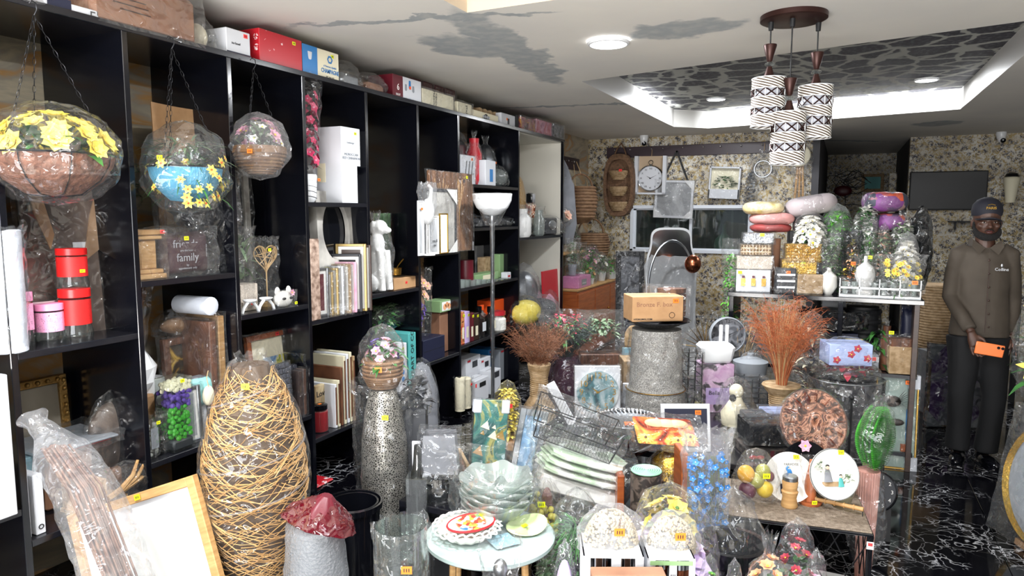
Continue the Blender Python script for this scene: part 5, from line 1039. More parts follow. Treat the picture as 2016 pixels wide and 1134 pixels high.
lathe_part(t, 'base', [(.13, 0), (.13, .015), (.03, .03), (.015, .05)], 'steel'); lathe_part(t, 'pole', [(.013, .04), (.013, 1.54), (.022, 1.56), (.022, 1.6)], 'steel', 14)
lathe_part(t, 'bowl_shade', [(.02, 1.60), (.07, 1.615), (.12, 1.66), (.146, 1.715), (.152, 1.765), (.146, 1.765), (.138, 1.715), (.11, 1.665), (.01, 1.62)], 'white_gloss'); bag(t, .30, .24, .30, 'cone', 4, 'film_light', (0, 0, 1.53), .03); bag(t, .034, 1.5, .034, 'open', 6, 'film', (0, 0, .05), .05)
Z = 1.394
t, w, h = shelf('gold_dish', 'gold oval dish in plastic standing in the white bay', 'dish', (1028, 1052, 345, Z, -2.95), .1, tilt=(-.1, 0, 0)); o = G().sph((0, 0, h*.5), (w*.45, .02, h*.5), 0, 24, 16).obj('dish_body', 'brass', t); bag(t, w, h, .1, 'dome', 3)
t, w, h = shelf('mosaic_lamp', 'orange and silver mosaic table lamp in the white bay', 'lamp', (1040, 1070, 378, Z, -2.74), .12)
@custom('mosaic')
def _(t, p, L, tc):
 v = nd(t, 'TexVoronoi', Scale=60.0, _distance='CHEBYCHEV', Randomness=.1); L(tc.outputs['Object'], v.inputs['Vector']); sp = nd(t, 'SeparateColor'); L(v.outputs['Color'], sp.inputs[0]); L(ramp(t, sp.outputs[0], [(.2, '#5c2818'), (.5, '#b4643c'), (.8, '#d8c8b4')]), p.inputs['Base Color']); p.inputs['Roughness'].default_value = .2
lathe_part(t, 'base', [(.05, 0), (.05, .01), (.02, .02)], 'dark_metal'); G().tube([(0, 0, .02), (0, 0, h*.5)], .008, 8).obj('stem', 'dark_metal', t); lathe_part(t, 'shade', [(.035, h*.42), (.055, h*.7), (.05, h*.72)], 'mosaic'); G().box((0, 0, h*.86), (.09, .07, h*.24), 0, .01).obj('silver_cube', 'chrome', t)
for a in range(6): aa = a*PI/3; G().tube([(0, 0, 0.02), (.035*math.cos(aa), .035*math.sin(aa), h*.14), (.0, 0, h*.36)], .0025, 5).obj('cage_wire', 'dark_metal', t)
bagged('perfume_set', 'white and gold bottle in plastic at left of the white bay', 'bottle', (1026, 1046, 405, Z, -2.70), .1, jarcore('plastered', .4), 'open', seed=8)
bagged('glass_candlestick', 'tall clear glass candlestick in the white bay', 'candlestick', (1062, 1074, 408, Z, -2.72), .08, jarcore('frost', .35), 'open', 'film_light', 9)
bagged('wrapped_clock', 'dark boxed clock in plastic at the right of the white bay', 'clock', (1074, 1104, 424, Z, -2.74), .1, lambda t, w, h: (G().box((0, 0, h*.45), (w*.85, .07, h*.85), 0, .01).obj('case', 'dark_grey', t), G().sph((0, -.04, h*.5), (w*.25, .01, h*.25), 0, 16, 8).obj('dial', 'steel', t)), 'dome', seed=10)
bagged('pink_rose_bag', 'pale rose in plastic above the dark boxed clock', 'flower', (1074, 1100, 402, Z, -2.95), .1, tuft('leaf_grey', 'peach'), 'round', seed=11)
Z = .55; ZB = .55
bagged('wicker_lamp', 'large silver ball bag of tinsel in the lower white bay', 'ornament', (1030, 1066, 522, Z, -2.82), .2, ball('steel', .4), 'dome', 'film_milky', 12)
t, w, h = shelf('red_folder', 'red board with white edge in the lower white bay', 'board', (1072, 1102, 532, Z, -2.72), .02, tilt=(-.05, 0, 0)); card(t, w, .02, h, 'red_card', seam=False, name='board'); G().box((w/2+.01, 0, h/2), (.02, .04, h*1.0)).obj('white_edge', 'white_card', t, False)
bagged('dark_parcel', 'dark wrapped parcel in front of the red board', 'parcel', (1050, 1092, 582, Z, -2.66), .12, ball('dark_grey', .4), 'dome', 'film_milky', 13); bagged('pink_parcel', 'rose pink wrapped parcel above the dark one', 'parcel', (1054, 1090, 565, Z, -2.78), .1, ball('pink_petal', .36), 'dome', seed=14)
bagged('yellow_parcel', 'bag of yellow petals in the lower white bay', 'bag', (1026, 1064, 584, Z, -2.62), .12, ball('yellow_petal', .42), 'dome', seed=15)
for nm in ('dark_parcel', 'yellow_parcel'): pass
t = thing('wooden_cabinet', 'orange-brown wooden cabinet below flowers past the shelving', 'cabinet', (-2.86, 8.1, 0), RZS)
W_, D_, H_ = 1.75, .5, .76; G().box((0, 0, H_/2), (W_, D_, H_), 0, .004).obj('cabinet_body', 'wood_orange', t, False); G().box((0, 0, H_+.012), (W_+.03, D_+.03, .024), 0, .004).obj('top', 'wood_light', t, False)
for k in range(3): d = G().box((-W_/3+k*W_/3, -D_/2-.008, H_/2), (W_/3-.02, .016, H_-.06), 0, .003).obj('door', 'wood_orange', t, False); G().sph((-W_/3+k*W_/3+.2, -D_/2-.025, H_*.6), .012, 0, 8, 6).obj('knob', 'brass', d)
t = thing('wooden_shelf_unit', 'upper wooden shelf carrying small potted flowers by the left wall', 'shelf', (-3.06, 7.75, .785), RZS); G().box((0, 0, .36), (1.3, .28, .025)).box((-.64, 0, .18), (.02, .28, .36)).box((.64, 0, .18), (.02, .28, .36)).obj('shelf_frame', 'wood_light', t, False)
P = onz(1143, 625, .786); t = thing('pink_box', 'long pink box with a printed label on the wooden cabinet', 'box', (-2.72, 7.5, .786), RZS); card(t, .42, .2, .13, 'pink_card'); patch(t, -.02, .06, .16, .07, -.102, 'grey_card', 'label'); text('HOME LIGHT', .022, (-.02, -.104, .05), t, 'paper'); wrap(t, .43, .21, .135, 3, 'film_light')
def onshelf(name, label, cat, x, y, z, w, h, core, kind, seed, film_='film', tagc=None, group=None):
 t = thing(name, label, cat, (x, y, z), RZS-.5, group); core(t, w, h); bag(t, w, h, w*.8, kind, seed, film_)
 if tagc: sticker(t, (0, -w*.42, h*.5), tagc, .02)
 return t
def potted(m, m2=None, pm='plastered'):
 def f(t, w, h):
  G().lathe([(w*.22, 0), (w*.3, h*.3), (w*.27, h*.3)], 20, 0).obj('pot', pm, t); foliage(t, 90, w*.28, w*.25, h*.28, h*.85, w*.28, w*.1, m, int(h*777), .7)
  if m2:
   fm = flower_mesh('f', w*.17, 6, m2, 'yellow', .5, .9, 2)
   for i, (p, d) in enumerate(dome_pts(8, w*.34, w*.3, h*.45, h*.85, 5)): put(fm, t, p, d)
 return f
ZC, ZU = .786, 1.16
onshelf('potted_plant', 'grey potted plant in plastic above the pink box', 'plant', -2.74, 7.42, ZC+.135, .17, .42, potted('leaf_grey', pm='grey_card'), 'open', 2)
onshelf('potted_plant', 'narrow green grass bundle in plastic beside the grey pot', 'plant', -2.74, 7.72, ZC, .14, .5, potted('leaf'), 'cone', 3)
for k, (x, y, w, h, m, m2, l) in enumerate(((-2.92, 7.9, .24, .42, 'leaf', 'white_petal', 'white blossom bunch in plastic on the cabinet'), (-2.76, 8.05, .26, .44, 'leaf_bright', 'pink_petal', 'pink rose bunch in plastic on the cabinet'), (-2.70, 8.32, .24, .36, 'leaf_grey', 'white_petal', 'pale green and white bunch in plastic on the cabinet'), (-2.86, 8.45, .26, .46, 'leaf', 'pink_petal', 'large pink bunch at the back of the cabinet'), (-2.66, 8.62, .22, .3, 'leaf_bright', None, 'round bright green plant ball at right end of the cabinet'), (-2.68, 7.86, .18, .22, 'leaf_bright', 'orange_petal', 'small orange flower bowl beside the pink box'), (-2.66, 8.82, .2, .28, 'leaf', 'red_petal', 'dark red blossom bag at the far end of the cabinet'))):
 onshelf('flower_bunch', l, 'flowers', x, y, ZC, w, h, potted(m, m2), 'dome', 30+k)
for k, (y, w, h, m, m2, l) in enumerate(((7.35, .17, .42, 'leaf_grey', None, 'tall pale plant in plastic on the upper wooden shelf'), (7.56, .17, .25, 'leaf_grey', 'pink_petal', 'small pink flowers in a white pot on the upper shelf'), (7.76, .16, .3, 'leaf', 'white_petal', 'small white flowers in a white pot on the upper shelf'), (7.95, .15, .24, 'leaf_grey', None, 'grey green sprig pot on the upper wooden shelf'), (8.2, .26, .36, 'leaf', None, 'bushy green pine plant at the end of the upper shelf'))):
 onshelf('potted_plant', l, 'plant', -3.05, y, ZU-.002, w, h, potted(m, m2), 'dome' if k else 'open', 40+k)
# things hung on the side board / wall
def hung(name, label, cat, x, y, ztop, rz): return thing(name, label, cat, (x, y, ztop), rz)
t = hung('plastic_garment', 'long clear plastic bag of silver cloth hanging at the left wall', 'bag', -3.02, 7.85, 2.24, RZS); G().lathe([(.01, 0), (.05, -.08), (.13, -.3), (.15, -.75), (.1, -.98)], 22, 0, fn=lambda th, r, z, u: (r*(1+.14*math.sin(5*th+z*6)), z)).obj('silver_cloth', 'grey_cloth', t); bagmesh([(.02, -1.05), (.16, -1.0), (.17, -.5), (.12, -.2), (.02, 0)], .9, .6, 3, .09).obj('plastic_bag', 'film', t, ang=1.4)
for k, (y, z, w, h, l) in enumerate(((8.35, 2.0, .42, .5, 'arched brown wicker basket hanging on the left wall'), (8.75, 1.4, .5, .4, 'round wicker basket hanging low beside the window'))):
 t = thing('wicker_basket', l, 'basket', (-2.98, y, z-h), RZS-.6); coil(t, [(w*.2, 0), (w*.42, h*.15), (w*.5, h*.55), (w*.42, h*.9)], 'wicker', 'basket_body', 14, .022); G().tube([(w*.42*math.cos(a), 0, h*.85+w*.42*math.sin(a)) for a in [PI*i/14 for i in range(15)]], .012, 7).obj('handle', 'wicker', t)
 G().tube([(0, .0, h*.85+w*.42), (0, .1, h*.85+w*.42+.16 if k == 0 else h*.85+w*.42+.5)], .004, 5).obj('hanging_cord', 'twine', t)
t = thing('flower_disc', 'round maroon rimmed flower plaque hung between the wicker baskets', 'plaque', (-3.0, 8.28, 1.42), RZS-.3); o = G().lathe([(0, 0), (.13, 0), (.14, .01), (.12, .02), (0, .015)], 28, 0).obj('plaque_body', 'maroon', t); o.rotation_euler = (PI/2, 0, 0); o.location = (0, 0, .2); foliage(t, 30, .07, .01, .14, .26, .05, .03, 'leaf', 4); G().tube([(0, .01, .34), (0, .06, .8)], .003, 5).obj('hanging_cord', 'twine', t)
t = thing('hanging_bag', 'white oval dish with peach rose in plastic near the flower shelf', 'ornament', (-2.94, 7.62, 1.46), RZS-.3); G().sph((0, 0, .12), (.16, .05, .07), 0, 20, 12).obj('dish_body', 'ceramic', t); put(flower_mesh('f', .08, 7, 'peach', 'cream', .6, .9, 3), t, (0, -.06, .13), (0, -1, .4)); bag(t, .36, .24, .16, 'round', 3, 'film_light'); G().tube([(0, 0, .2), (0, .02, .72)], .003, 5).obj('hanging_cord', 'twine', t)
def bw(px, py, dy=.06): return ony(px, py, BY-dy)
P = bw(1221, 365, .12); t = thing('hanging_tiered_basket', 'tall brown woven holder with three round baskets on the back wall', 'basket', (P.x, P.y, P.z), 0)
mat('seagrass', '#7b5c44', .85, n=(30, '#5c4432', .8), b=(50, .8))
pl = []
for i in range(28):
 a = 2*PI*i/28; ca, sa = math.cos(a), math.sin(a); pl.append((.21*abs(ca)**.7*(1 if ca > 0 else -1), .42*abs(sa)**.8*(1 if sa > 0 else -1)))
vs = [(x*k, y, z*k-.0) for k, y in ((1, 0), (.98, -.1), (.8, -.1), (.8, -.02)) for x, z in pl]; g = G().add(vs, [(j*28+i, j*28+(i+1) % 28, (j+1)*28+(i+1) % 28, (j+1)*28+i) for j in range(3) for i in range(28)]+[tuple(range(28)), tuple(84+i for i in range(28))]); g.obj('woven_body', 'seagrass', t)
for k, z in enumerate((.13, -.08, -.28)): 
 g = G(); 
 for j in range(6): rr = .07+.045*math.sin(j/5*1.5); g.tube([(rr*1.05*math.cos(a), -.08+rr*.6*math.sin(a), z-.05+j*.02) for a in [2*PI*q/20 for q in range(20)]], .011, 6, 0, True)
 g.lathe([(.0, -.055), (.07, -.055), (.11, .05), (0, .03)], 20, 0, (0, -.08, z), 1.05, .6); g.obj('round_basket', 'reed', t)
for sx in (-1, 1): G().tube([(sx*.08, -.02, .40), (sx*.05, -.01, .48), (.0, .02, .56)], .009, 6).obj('strap', 'seagrass', t)
sticker(t, (.05, -.17, .19), 'red', .03)
P = bw(1281, 345, .06); t = thing('boxed_wall_clock', 'white round wall clock in an open box on the back wall', 'clock', (P.x, P.y, P.z), 0, tilt=(.03, .02, 0)); w, h = .42, .50
mat('box_tan', '#b8a084', .6); g = G().box((0, .03, 0), (w, .01, h)); g.obj('box_back', 'box_tan', t, False); g = G()
for sx in (-1, 1): g.box((sx*(w/2-.022), -.01, 0), (.044, .08, h))
g.box((0, -.01, -h/2+.012), (w, .08, .024)); g.obj('box_sides', 'white_card', t, False)
o = G().lathe([(0, 0), (.165, 0), (.175, .012), (.17, .024), (.16, .02), (.158, .008), (0, .008)], 48, 0).obj('clock_case', 'chrome', t); o.rotation_euler = (PI/2, 0, 0); o.location = (0, .0, -.04)
o = G().lathe([(0, .011), (.157, .011)], 48, 0, cap=False).obj('dial', 'white_card', t); o.rotation_euler = (PI/2, 0, 0); o.location = (0, 0, -.04); dial(t, (0, -.04), .126, NUM, .034, 'ink', -.013, (10, 2.1))
G().tube([(.028*math.cos(a), -.01, .165+.028*math.sin(a)) for a in [2*PI*k/18 for k in range(18)]], .005, 6, 0, True).obj('ring', 'chrome', t); G().tube([(0, .02, .25), (0, .03, .33)], .003, 5).obj('hanging_cord', 'twine', t)
P = bw(1325, 393, .05); t = thing('hanging_picture', 'white and gold empty frame hung by black ribbons on the back wall', 'frame', (P.x, P.y, P.z-.24), 0, tilt=(0, .04, 0)); picture(t, .50, .49, .025, .03, 'white_card', 'grey_photo', seed=4, corner=True, wrapm='film'); 
for sx in (-1, 1): G().strip([(sx*.17, -.0, .48), (sx*.08, 0, .68), (0, .0, .87)], [.014, .014, .014], (1, 0, 0)).obj('ribbon', 'black_matte', t)
P = bw(1425, 360, .07); t = thing('shadow_box_plant', 'white square shadow box with green leaves on the back wall', 'frame', (P.x, P.y, P.z-.2), 0, tilt=(0, .05, 0)); w = .38
g = G()
for c, d in (((-.18, 0, .2), (.02, .07, .40)), ((.18, 0, .2), (.02, .07, .40)), ((0, 0, .39), (.38, .07, .02)), ((0, 0, .06), (.38, .07, .12))): g.box(c, d, 0, .003)
g.obj('box_frame', 'white_card', t, False); G().box((0, .03, .25), (.36, .01, .28)).obj('backing', 'cream', t, False); foliage(t, 90, .15, .025, .13, .28, .06, .03, 'leaf', 12, .9); wrap(t, .38, .075, .4, 2, 'film_light', amp=.004); G().tube([(-.05, 0, .4), (0, .03, .58), (.05, 0, .4)], .002, 5).obj('hanging_cord', 'twine', t)
for k, (px, py, w, h, m, l) in enumerate(((1478, 375, .16, .5, 'greyprint', 'long grey garland of leaves hanging on the back wall'), (1503, 330, .34, .4, 'frost', 'clear plastic bag of silver rings hanging on the back wall'), (1573, 310, .3, .42, 'marble_white', 'round white clock in plastic hung behind the pendant lamps'))):
 P = bw(px, py, .09); t = thing('hanging_bag', l, 'bag', (P.x, P.y, P.z-h/2), 0)
 if k == 0: foliage(t, 120, .06, .04, 0, h, .05, .035, 'grey_card', 3)
 elif k == 1:
  for j in range(4): G().tube([(.1*math.cos(a), -.02*j, h*.45+.1*math.sin(a)) for a in [2*PI*q/20 for q in range(20)]], .007, 6, 0, True).obj('ring', 'steel', t)
 else: o = G().lathe([(0, 0), (.12, 0), (.13, .01), (.12, .02), (0, .012)], 30, 0).obj('clock_body', 'cream', t); o.rotation_euler = (PI/2, 0, 0); o.location = (0, 0, h*.55)
 bag(t, w, h*1.05, .1, 'tied', 50+k); G().tube([(0, 0, h), (0, .06, h+.1 if k < 2 else h+.05)], .003, 5).obj('hanging_cord', 'twine', t)
P = bw(1573, 385, .06); t = thing('hanging_scarf', 'tan wooden bead strands hanging at the end of the back wall', 'beads', (P.x, P.y, P.z-.3), 0)
for sx in (-.045, 0, .045): G().tube([(sx, 0, 0), (sx, -.01, .3), (sx*.6, 0, .66)], .014, 7).obj('strand', 'wood_light', t)
wrap(t, .14, .05, .66, 1, 'film_light'); G().tube([(0, 0, .66), (0, .05, .8)], .003, 5).obj('hanging_cord', 'twine', t)
# cameras
for k, (px, py, X_, Y_) in enumerate(((1268, 265, None, 9.1), (1972, 256, None, 10.6))):
 P = ony(px, py, Y_); t = thing('security_camera', ['small white dome security camera at the left back ceiling', 'small white dome security camera above the television wall'][k], 'camera', (P.x, P.y, CEIL), YAW*.7); lathe_part(t, 'housing', [(.055, 0), (.058, -.02), (.052, -.05), (.046, -.08)], 'white_gloss'); G().sph((0, -.01, -.085), .045, 0, 18, 12).obj('eyeball', 'white_gloss', t); o = G().lathe([(.03, 0), (.03, .012), (.022, .014), (.02, .004), (0, .004)], 20, 0).obj('lens', 'black_gloss', t); o.rotation_euler = (PI/2+.35, 0, 0); o.location = (0, -.045, -.105)
# television and bracket shelf
t = thing('television', 'black flat television on the floral wall at right', 'television', (1.21, 10.77, 1.66), 0, tilt=(.03, 0, 0)); G().box((0, 0, .25), (.87, .04, .5), 0, .006).obj('bezel', 'black_matte', t, False); G().box((0, -.022, .252), (.84, .003, .47)).obj('screen', mat('screen_black', '#020204', .4).name, t, False); G().box((0, .03, .25), (.3, .03, .3)).obj('wall_bracket', 'dark_metal', t, False)
t = thing('bracket_shelf', 'small dark bracket shelf under the television', 'shelf', (1.42, 10.72, 1.5), 0); G().box((0, 0, .01), (.36, .16, .016)).obj('board', 'black_matte', t, False); 
for sx in (-.1, .1): G().box((sx, .05, -.04), (.02, .05, .09)).obj('bracket', 'dark_metal', t, False)
t = thing('wall_lantern', 'cream wall lantern at the far right edge above the picture', 'lantern', (1.88, 10.66, 1.75), 0); lathe_part(t, 'glass_shade', [(.05, 0), (.09, .3), (.07, .32)], 'cream'); lathe_part(t, 'cap', [(.08, .32), (.06, .36), (.01, .38)], 'black_gloss'); G().box((0, .08, .2), (.04, .1, .04)).obj('bracket', 'black_gloss', t, False)
t = thing('passage_picture', 'dark red and black scribble picture at the end of the passage', 'picture', (.02, 13.46, 1.75), 0); g = G(); r = random.Random(6)
for i in range(9): cx, cz = r.uniform(-.25, .25), r.uniform(.1, .5); g.tube([(cx+r.uniform(.1, .25)*math.cos(a), -.01, cz+r.uniform(.05, .2)*math.sin(a)) for a in [2*PI*k/9 for k in range(9)]], .006, 5)
g.obj('wire_ornament', 'black_matte', t); G().sph((-.05, -.03, .25), (.14, .03, .09), 0, 14, 8).obj('red_ribbon', 'maroon', t)
t = thing('passage_print', 'small teal framed print at the end of the passage', 'picture', (.42, 13.47, 1.98), 0); picture(t, .34, .3, .02, .05, 'reed', 'teal_card', wrapm=None)
# ================================================================ THE ISLAND IN THE MIDDLE
random.seed(33)
def Tt(name, label, cat, px, d=None, group=None, tilt=None, rz=RZC, floor=None):
 """px=(x0,x1,yt,yb); support z given by the 5th value, or depth by keyword"""
 x0, x1, yt, yb = px[:4]
 if d is None: P, w, h = CS(x0, x1, yt, yb, z=px[4])
 else:
  P, w, h = CS(x0, x1, yt, yb, d=d)
  if floor is not None: h += P.z-floor; P.z = floor
 return thing(name, label, cat, P, rz, group, tilt), w, h
def B(name, label, cat, px, core, kind='dome', fl='film', seed=1, tagc=None, d=None, floor=None, group=None, ey=.8, tilt=None, rz=RZC):
 t, w, h = Tt(name, label, cat, px, d, group, tilt, rz, floor); core(t, w*.94, h*.95)
 if fl: bag(t, w, h, w*ey, kind, seed, fl)
 if tagc: sticker(t, (w*.08, -w*ey/2-.006, h*.6), tagc, .022)
 return t
def boxT(name, label, px, m, d=None, floor=None, dep=.2, deco=None, wr=None, tagc=None, cat='box', tilt=None, rz=RZC, **k):
 t, w, h = Tt(name, label, cat, px, d, None, tilt, rz, floor); card(t, w, dep, h, m, **k)
 if deco: deco(t, w, dep, h)
 if wr: wrap(t, w+.01, dep+.01, h+.006, int(px[0]), wr, amp=.01)
 if tagc: sticker(t, (w*.25, -dep/2-.004, h*.82), tagc, .022)
 return t, w, h
def legtable(name, label, x0, x1, y0, y1, z, top, legm, th=.03, leg=.04, rz=0, cat='table'):
 t = thing(name, label, cat, ((x0+x1)/2, (y0+y1)/2, 0), rz); w, d = x1-x0, y1-y0; G().box((0, 0, z-th/2), (w, d, th), 0, .003).obj('tabletop', top, t, False)
 lg = G().box((0, 0, (z-th)/2), (leg, leg, z-th), 0, .002).mesh('leg', [MATS[legm]], False)
 for sx in (-1, 1):
  for sy in (-1, 1): o = bpy.data.objects.new('leg', lg); COL.objects.link(o); o.parent = t; o.location = (sx*(w/2-leg/2), sy*(d/2-leg/2), 0)
 return t
legtable('display_table', 'long low black display table under lampshades and platters', -1.45, -.12, 3.32, 4.62, .45, 'laminate_worn', 'black_gloss')
# low platforms carrying the front rows
legtable('display_platform', 'low dark platform under the bagged flowers in the foreground', -.93, -.2, 1.45, 2.33, .22, 'laminate_worn', 'black_gloss')
legtable('display_bench', 'low dark bench under the wire basket and grapes', -1.72, -.82, 2.48, 3.28, .36, 'laminate_worn', 'black_gloss')
G().box((-.18, 2.72, .05), (.78, .86, .10), 0, .006).obj('plinth', 'white_matte', None, False); tag(bpy.data.objects['plinth'], 'low white plinth below the wire-legged plate table', 'plinth')
t = thing('console_shelf', 'black open console shelf carrying gift boxes and flowers', 'shelf', (-.11, 5.1, 0)); CW_, CD_ = 1.16, .42
G().box((0, 0, 1.075), (CW_, CD_, .03), 0, .003).obj('top_board', 'laminate', t, False)
for z in (.60, .10): G().box((.02, .02, z), (CW_-.06, CD_-.05, .022)).obj('shelf_board', 'laminate_worn', t, False)
for x in (-.555, 0.12, .545): G().box((x, .01, .53), (.03, CD_-.03, 1.06), 0, .002).obj('upright_panel', 'wood_dark' if x > .5 else 'laminate', t, False)
ZT = 1.09; YF = 4.95
def con(name, label, cat, x0, x1, yt, yb=577, dy=0.0, z=ZT, group=None, tilt=None, rz=None):
 """on the console: front plane at Y=YF+dy"""
 Y = YF+dy; a = ony(x0, 560, Y); b = ony(x1, 560, Y); tp = ony((x0+x1)/2, yt, Y); bt = z if z is not None else ony((x0+x1)/2, yb, Y).z
 return thing(name, label, cat, ((a.x+b.x)/2, Y+.07, bt), YAW*.4 if rz is None else rz, group, tilt), b.x-a.x, tp.z-bt
mat('silver_foil', '#b8bcc2', .25, .8, b=(90, 1)); mat('gold_foil', '#cfa94a', .22, .85, b=(90, 1)); mat('champagne_foil', '#a8947c', .25, .7)
t, w, h = con('gift_box', 'cream gift box with three perfume pictures at left of the console', 'box', 1446, 1513, 532); card(t, w, .14, h, 'white_card'); 
for k in range(3): patch(t, -w*.3+w*.3*k, h*.45, w*.13, h*.35, -.073, 'gold_ink'); G().box((-w*.3+w*.3*k, -.075, h*.7), (w*.08, .003, h*.1)).obj('printed_cap', 'maroon', t)
wrap(t, w+.01, .15, h, 4); sticker(t, (-w*.4, -.08, h*.9), 'yellow', .02); h1 = h
def stacked(name, label, x0, x1, yt, zb, m, core=None, dy=0.02, wr='film', tagc=None, dep=.13):
 t, w, h = con(name, label, 'box', x0, x1, yt, dy=dy, z=zb); card(t, w, dep, h, m, bev=.006)
 if core: core(t, w, dep, h)
 if wr: wrap(t, w+.008, dep+.01, h, int(x0), wr)
 if tagc: sticker(t, (w*.1, -dep/2-.004, h*.85), tagc, .02)
 return zb+h+.004
def studs(nx, nz, m): 
 def f(t, w, d, h):
  g = G()
  for i in range(nx):
   for k in range(nz): x, z = -w/2+(i+.5)*w/nx, (k+.5)*h/nz; s = .42*w/nx; q = .42*h/nz; g.add([(x-s, -d/2, z-q), (x+s, -d/2, z-q), (x+s, -d/2, z+q), (x-s, -d/2, z+q), (x, -d/2-.012, z)], [(0, 1, 4), (1, 2, 4), (2, 3, 4), (3, 0, 4)])
  g.obj('raised_studs', m, t, False, kind='stuff')
 return f
z = stacked('glitter_box', 'white and gold glittery box, second in the left console stack', 1446, 1516, 504, ZT+h1+.004, 'glitter'); z = stacked('studded_box', 'champagne studded box, third in the left console stack', 1452, 1513, 481, z, 'champagne_foil', studs(10, 3, 'champagne_foil')); z = stacked('foil_box', 'silver foil box with a yellow sticker on top of the left console stack', 1458, 1517, 459, z, 'silver_foil', tagc='yellow')
mat('cush_red', '#8e3a38', .6); mat('cush_pink', '#c48c88', .65); mat('cush_gold', '#c8b06c', .6, n=(20, '#e8dcb8', .8)); mat('cush_grey', '#a49a9c', .6)
def cushion(label, x0, x1, yt, zb, m, dy, rz=.2, seed=1, dep=.26, tl=None):
 t, w, h = con('cushion', label, 'cushion', x0, x1, yt, dy=dy, z=zb, group='cushions piled on the console', tilt=tl, rz=rz); h = min(h, .13)
 def f(th, r, zz, u): return r, zz
 g = G(); n = 14; pts = []
 for i in range(n+1):
  a = -PI/2+PI*i/n; pts.append((math.cos(a)**.38 if 0 < i < n else .001, .5+.5*math.sin(a)))
 g.lathe([(r*w/2, z*h) for r, z in pts], 32, 0, (0, 0, 0), 1, dep/w, lambda th, r, z, u: (r*(1+.07*abs(math.sin(2*th))**2), z+.006*noise.noise(Vector((math.cos(th)*2, math.sin(th)*2, u*3+seed))))); g.obj('cushion_body', m, t)
 b = bagmesh([(r*w*.51, z*h*1.02) for r, z in pts], 1, dep/w*1.02, seed, .03).obj('plastic_bag', 'film', t, ang=.5); return zb+h
zc = cushion('dark red cushion at the bottom of the left cushion pile', 1470, 1552, 440, z+.0, 'cush_red', .14); zc = cushion('dusty pink and red cushion in the middle of the left pile', 1468, 1558, 418, zc-.01, 'cush_pink', .14, seed=2); zc = cushion('gold and white cushion on top of the left cushion pile', 1454, 1536, 397, zc-.012, 'cush_gold', .12, seed=3)
t = stacked('studded_box', 'gold studded box in the middle of the console', 1540, 1612, 480, ZT+.205, 'gold_foil', studs(14, 6, 'gold_foil'), .06, tagc=None); stacked('foil_box', 'crinkled gold foil box under the gold studded box', 1534, 1604, 510, ZT+.10, 'gold_foil', None, .06, tagc='yellow'); stacked('clear_gift_box', 'brown lined clear gift box under the gold boxes', 1566, 1618, 541, ZT, 'reed', None, .01); 
stacked('wire_gift_box', 'dark box with silver bands in plastic at the console front', 1524, 1564, 529, ZT, 'dark_grey', lambda t, w, d, h: [patch(t, 0, h*q, w*.9, h*.08, -d/2-.003, 'silver_ink') for q in (.25, .5, .75)], -.02, tagc='orange', dep=.1); stacked('support_box', 'dark box hidden behind the wire gift box', 1534, 1566, 546, ZT, 'dark_grey', None, .10, None)
def white_cube(t, w, h): G().lathe([(w*.2, 0), (w*.45, h*.15), (w*.42, h*.34), (w*.12, h*.44), (w*.1, h*.5)], 20, 0).obj('vase', 'ceramic', t); foliage(t, 60, w*.3, w*.25, h*.5, h*.9, w*.4, w*.16, 'leaf_grey', 3, .8)
def conb(name, label, cat, x0, x1, yt, core, kind='dome', fl='film', seed=1, tagc=None, dy=0.0, z=ZT, group=None, ey=.8):
 t, w, h = con(name, label, cat, x0, x1, yt, dy=dy, z=z, group=group); core(t, w*.94, h*.96); bag(t, w, h, w*ey, kind, seed, fl)
 if tagc: sticker(t, (0, -w*ey/2-.005, h*.5), tagc, .022)
 return t
conb('vase_bouquet', 'white gourd vase with greenery in tall plastic on the console', 'vase', 1610, 1652, 470, white_cube, 'cone', seed=2)
def strands(m, m2=None, n=120):
 def f(t, w, h): foliage(t, n*2, w*.4, w*.33, h*.06, h*.86, w*.3, w*.16, m, int(w*5000), .8); m2 and foliage(t, n, w*.42, w*.35, h*.3, h*.9, w*.24, w*.22, m2, int(w*3000)+1, .9, name='blossoms')
 return f
def bloomball(m, m2='leaf', n=44, fr=.25):
 def f(t, w, h):
  foliage(t, 70, w*.33, w*.3, h*.05, h*.7, w*.3, w*.14, m2, int(w*4000), 1)
  fm = flower_mesh('f', w*fr, 7, m, 'yellow', .7, .95, 2)
  for i, (p, d) in enumerate(dome_pts(n, w*.4, w*.36, h*.15, h*.86, int(w*100))): put(fm, t, p, d, R(.75, 1.1))
 return f
ZU2 = ZT+.30
conb('white_rose_ball', 'ball of white roses and green leaves in plastic on the console', 'flowers', 1556, 1624, 415, bloomball('white_petal'), 'round', seed=3, dy=.09, z=ZT+.285)
t, w, h = con('support_crate', 'grey crate holding up flowers at the back of the console', 'crate', 1556, 1740, 500, dy=.14, z=ZT); card(t, w, .12, .28, 'dark_grey')
conb('green_ball', 'large pale green foliage ball in plastic behind the white roses', 'flowers', 1610, 1674, 400, strands('leaf_bright', None, 200), 'dome', 'film_milky', 4, dy=.16, z=ZT+.285)
conb('green_white_bunch', 'tall white flower and green stem bunch in plastic, console centre', 'flowers', 1670, 1728, 385, strands('leaf', 'white_petal', 150), 'tied', 'film', 5, dy=.12, z=ZT+.12)
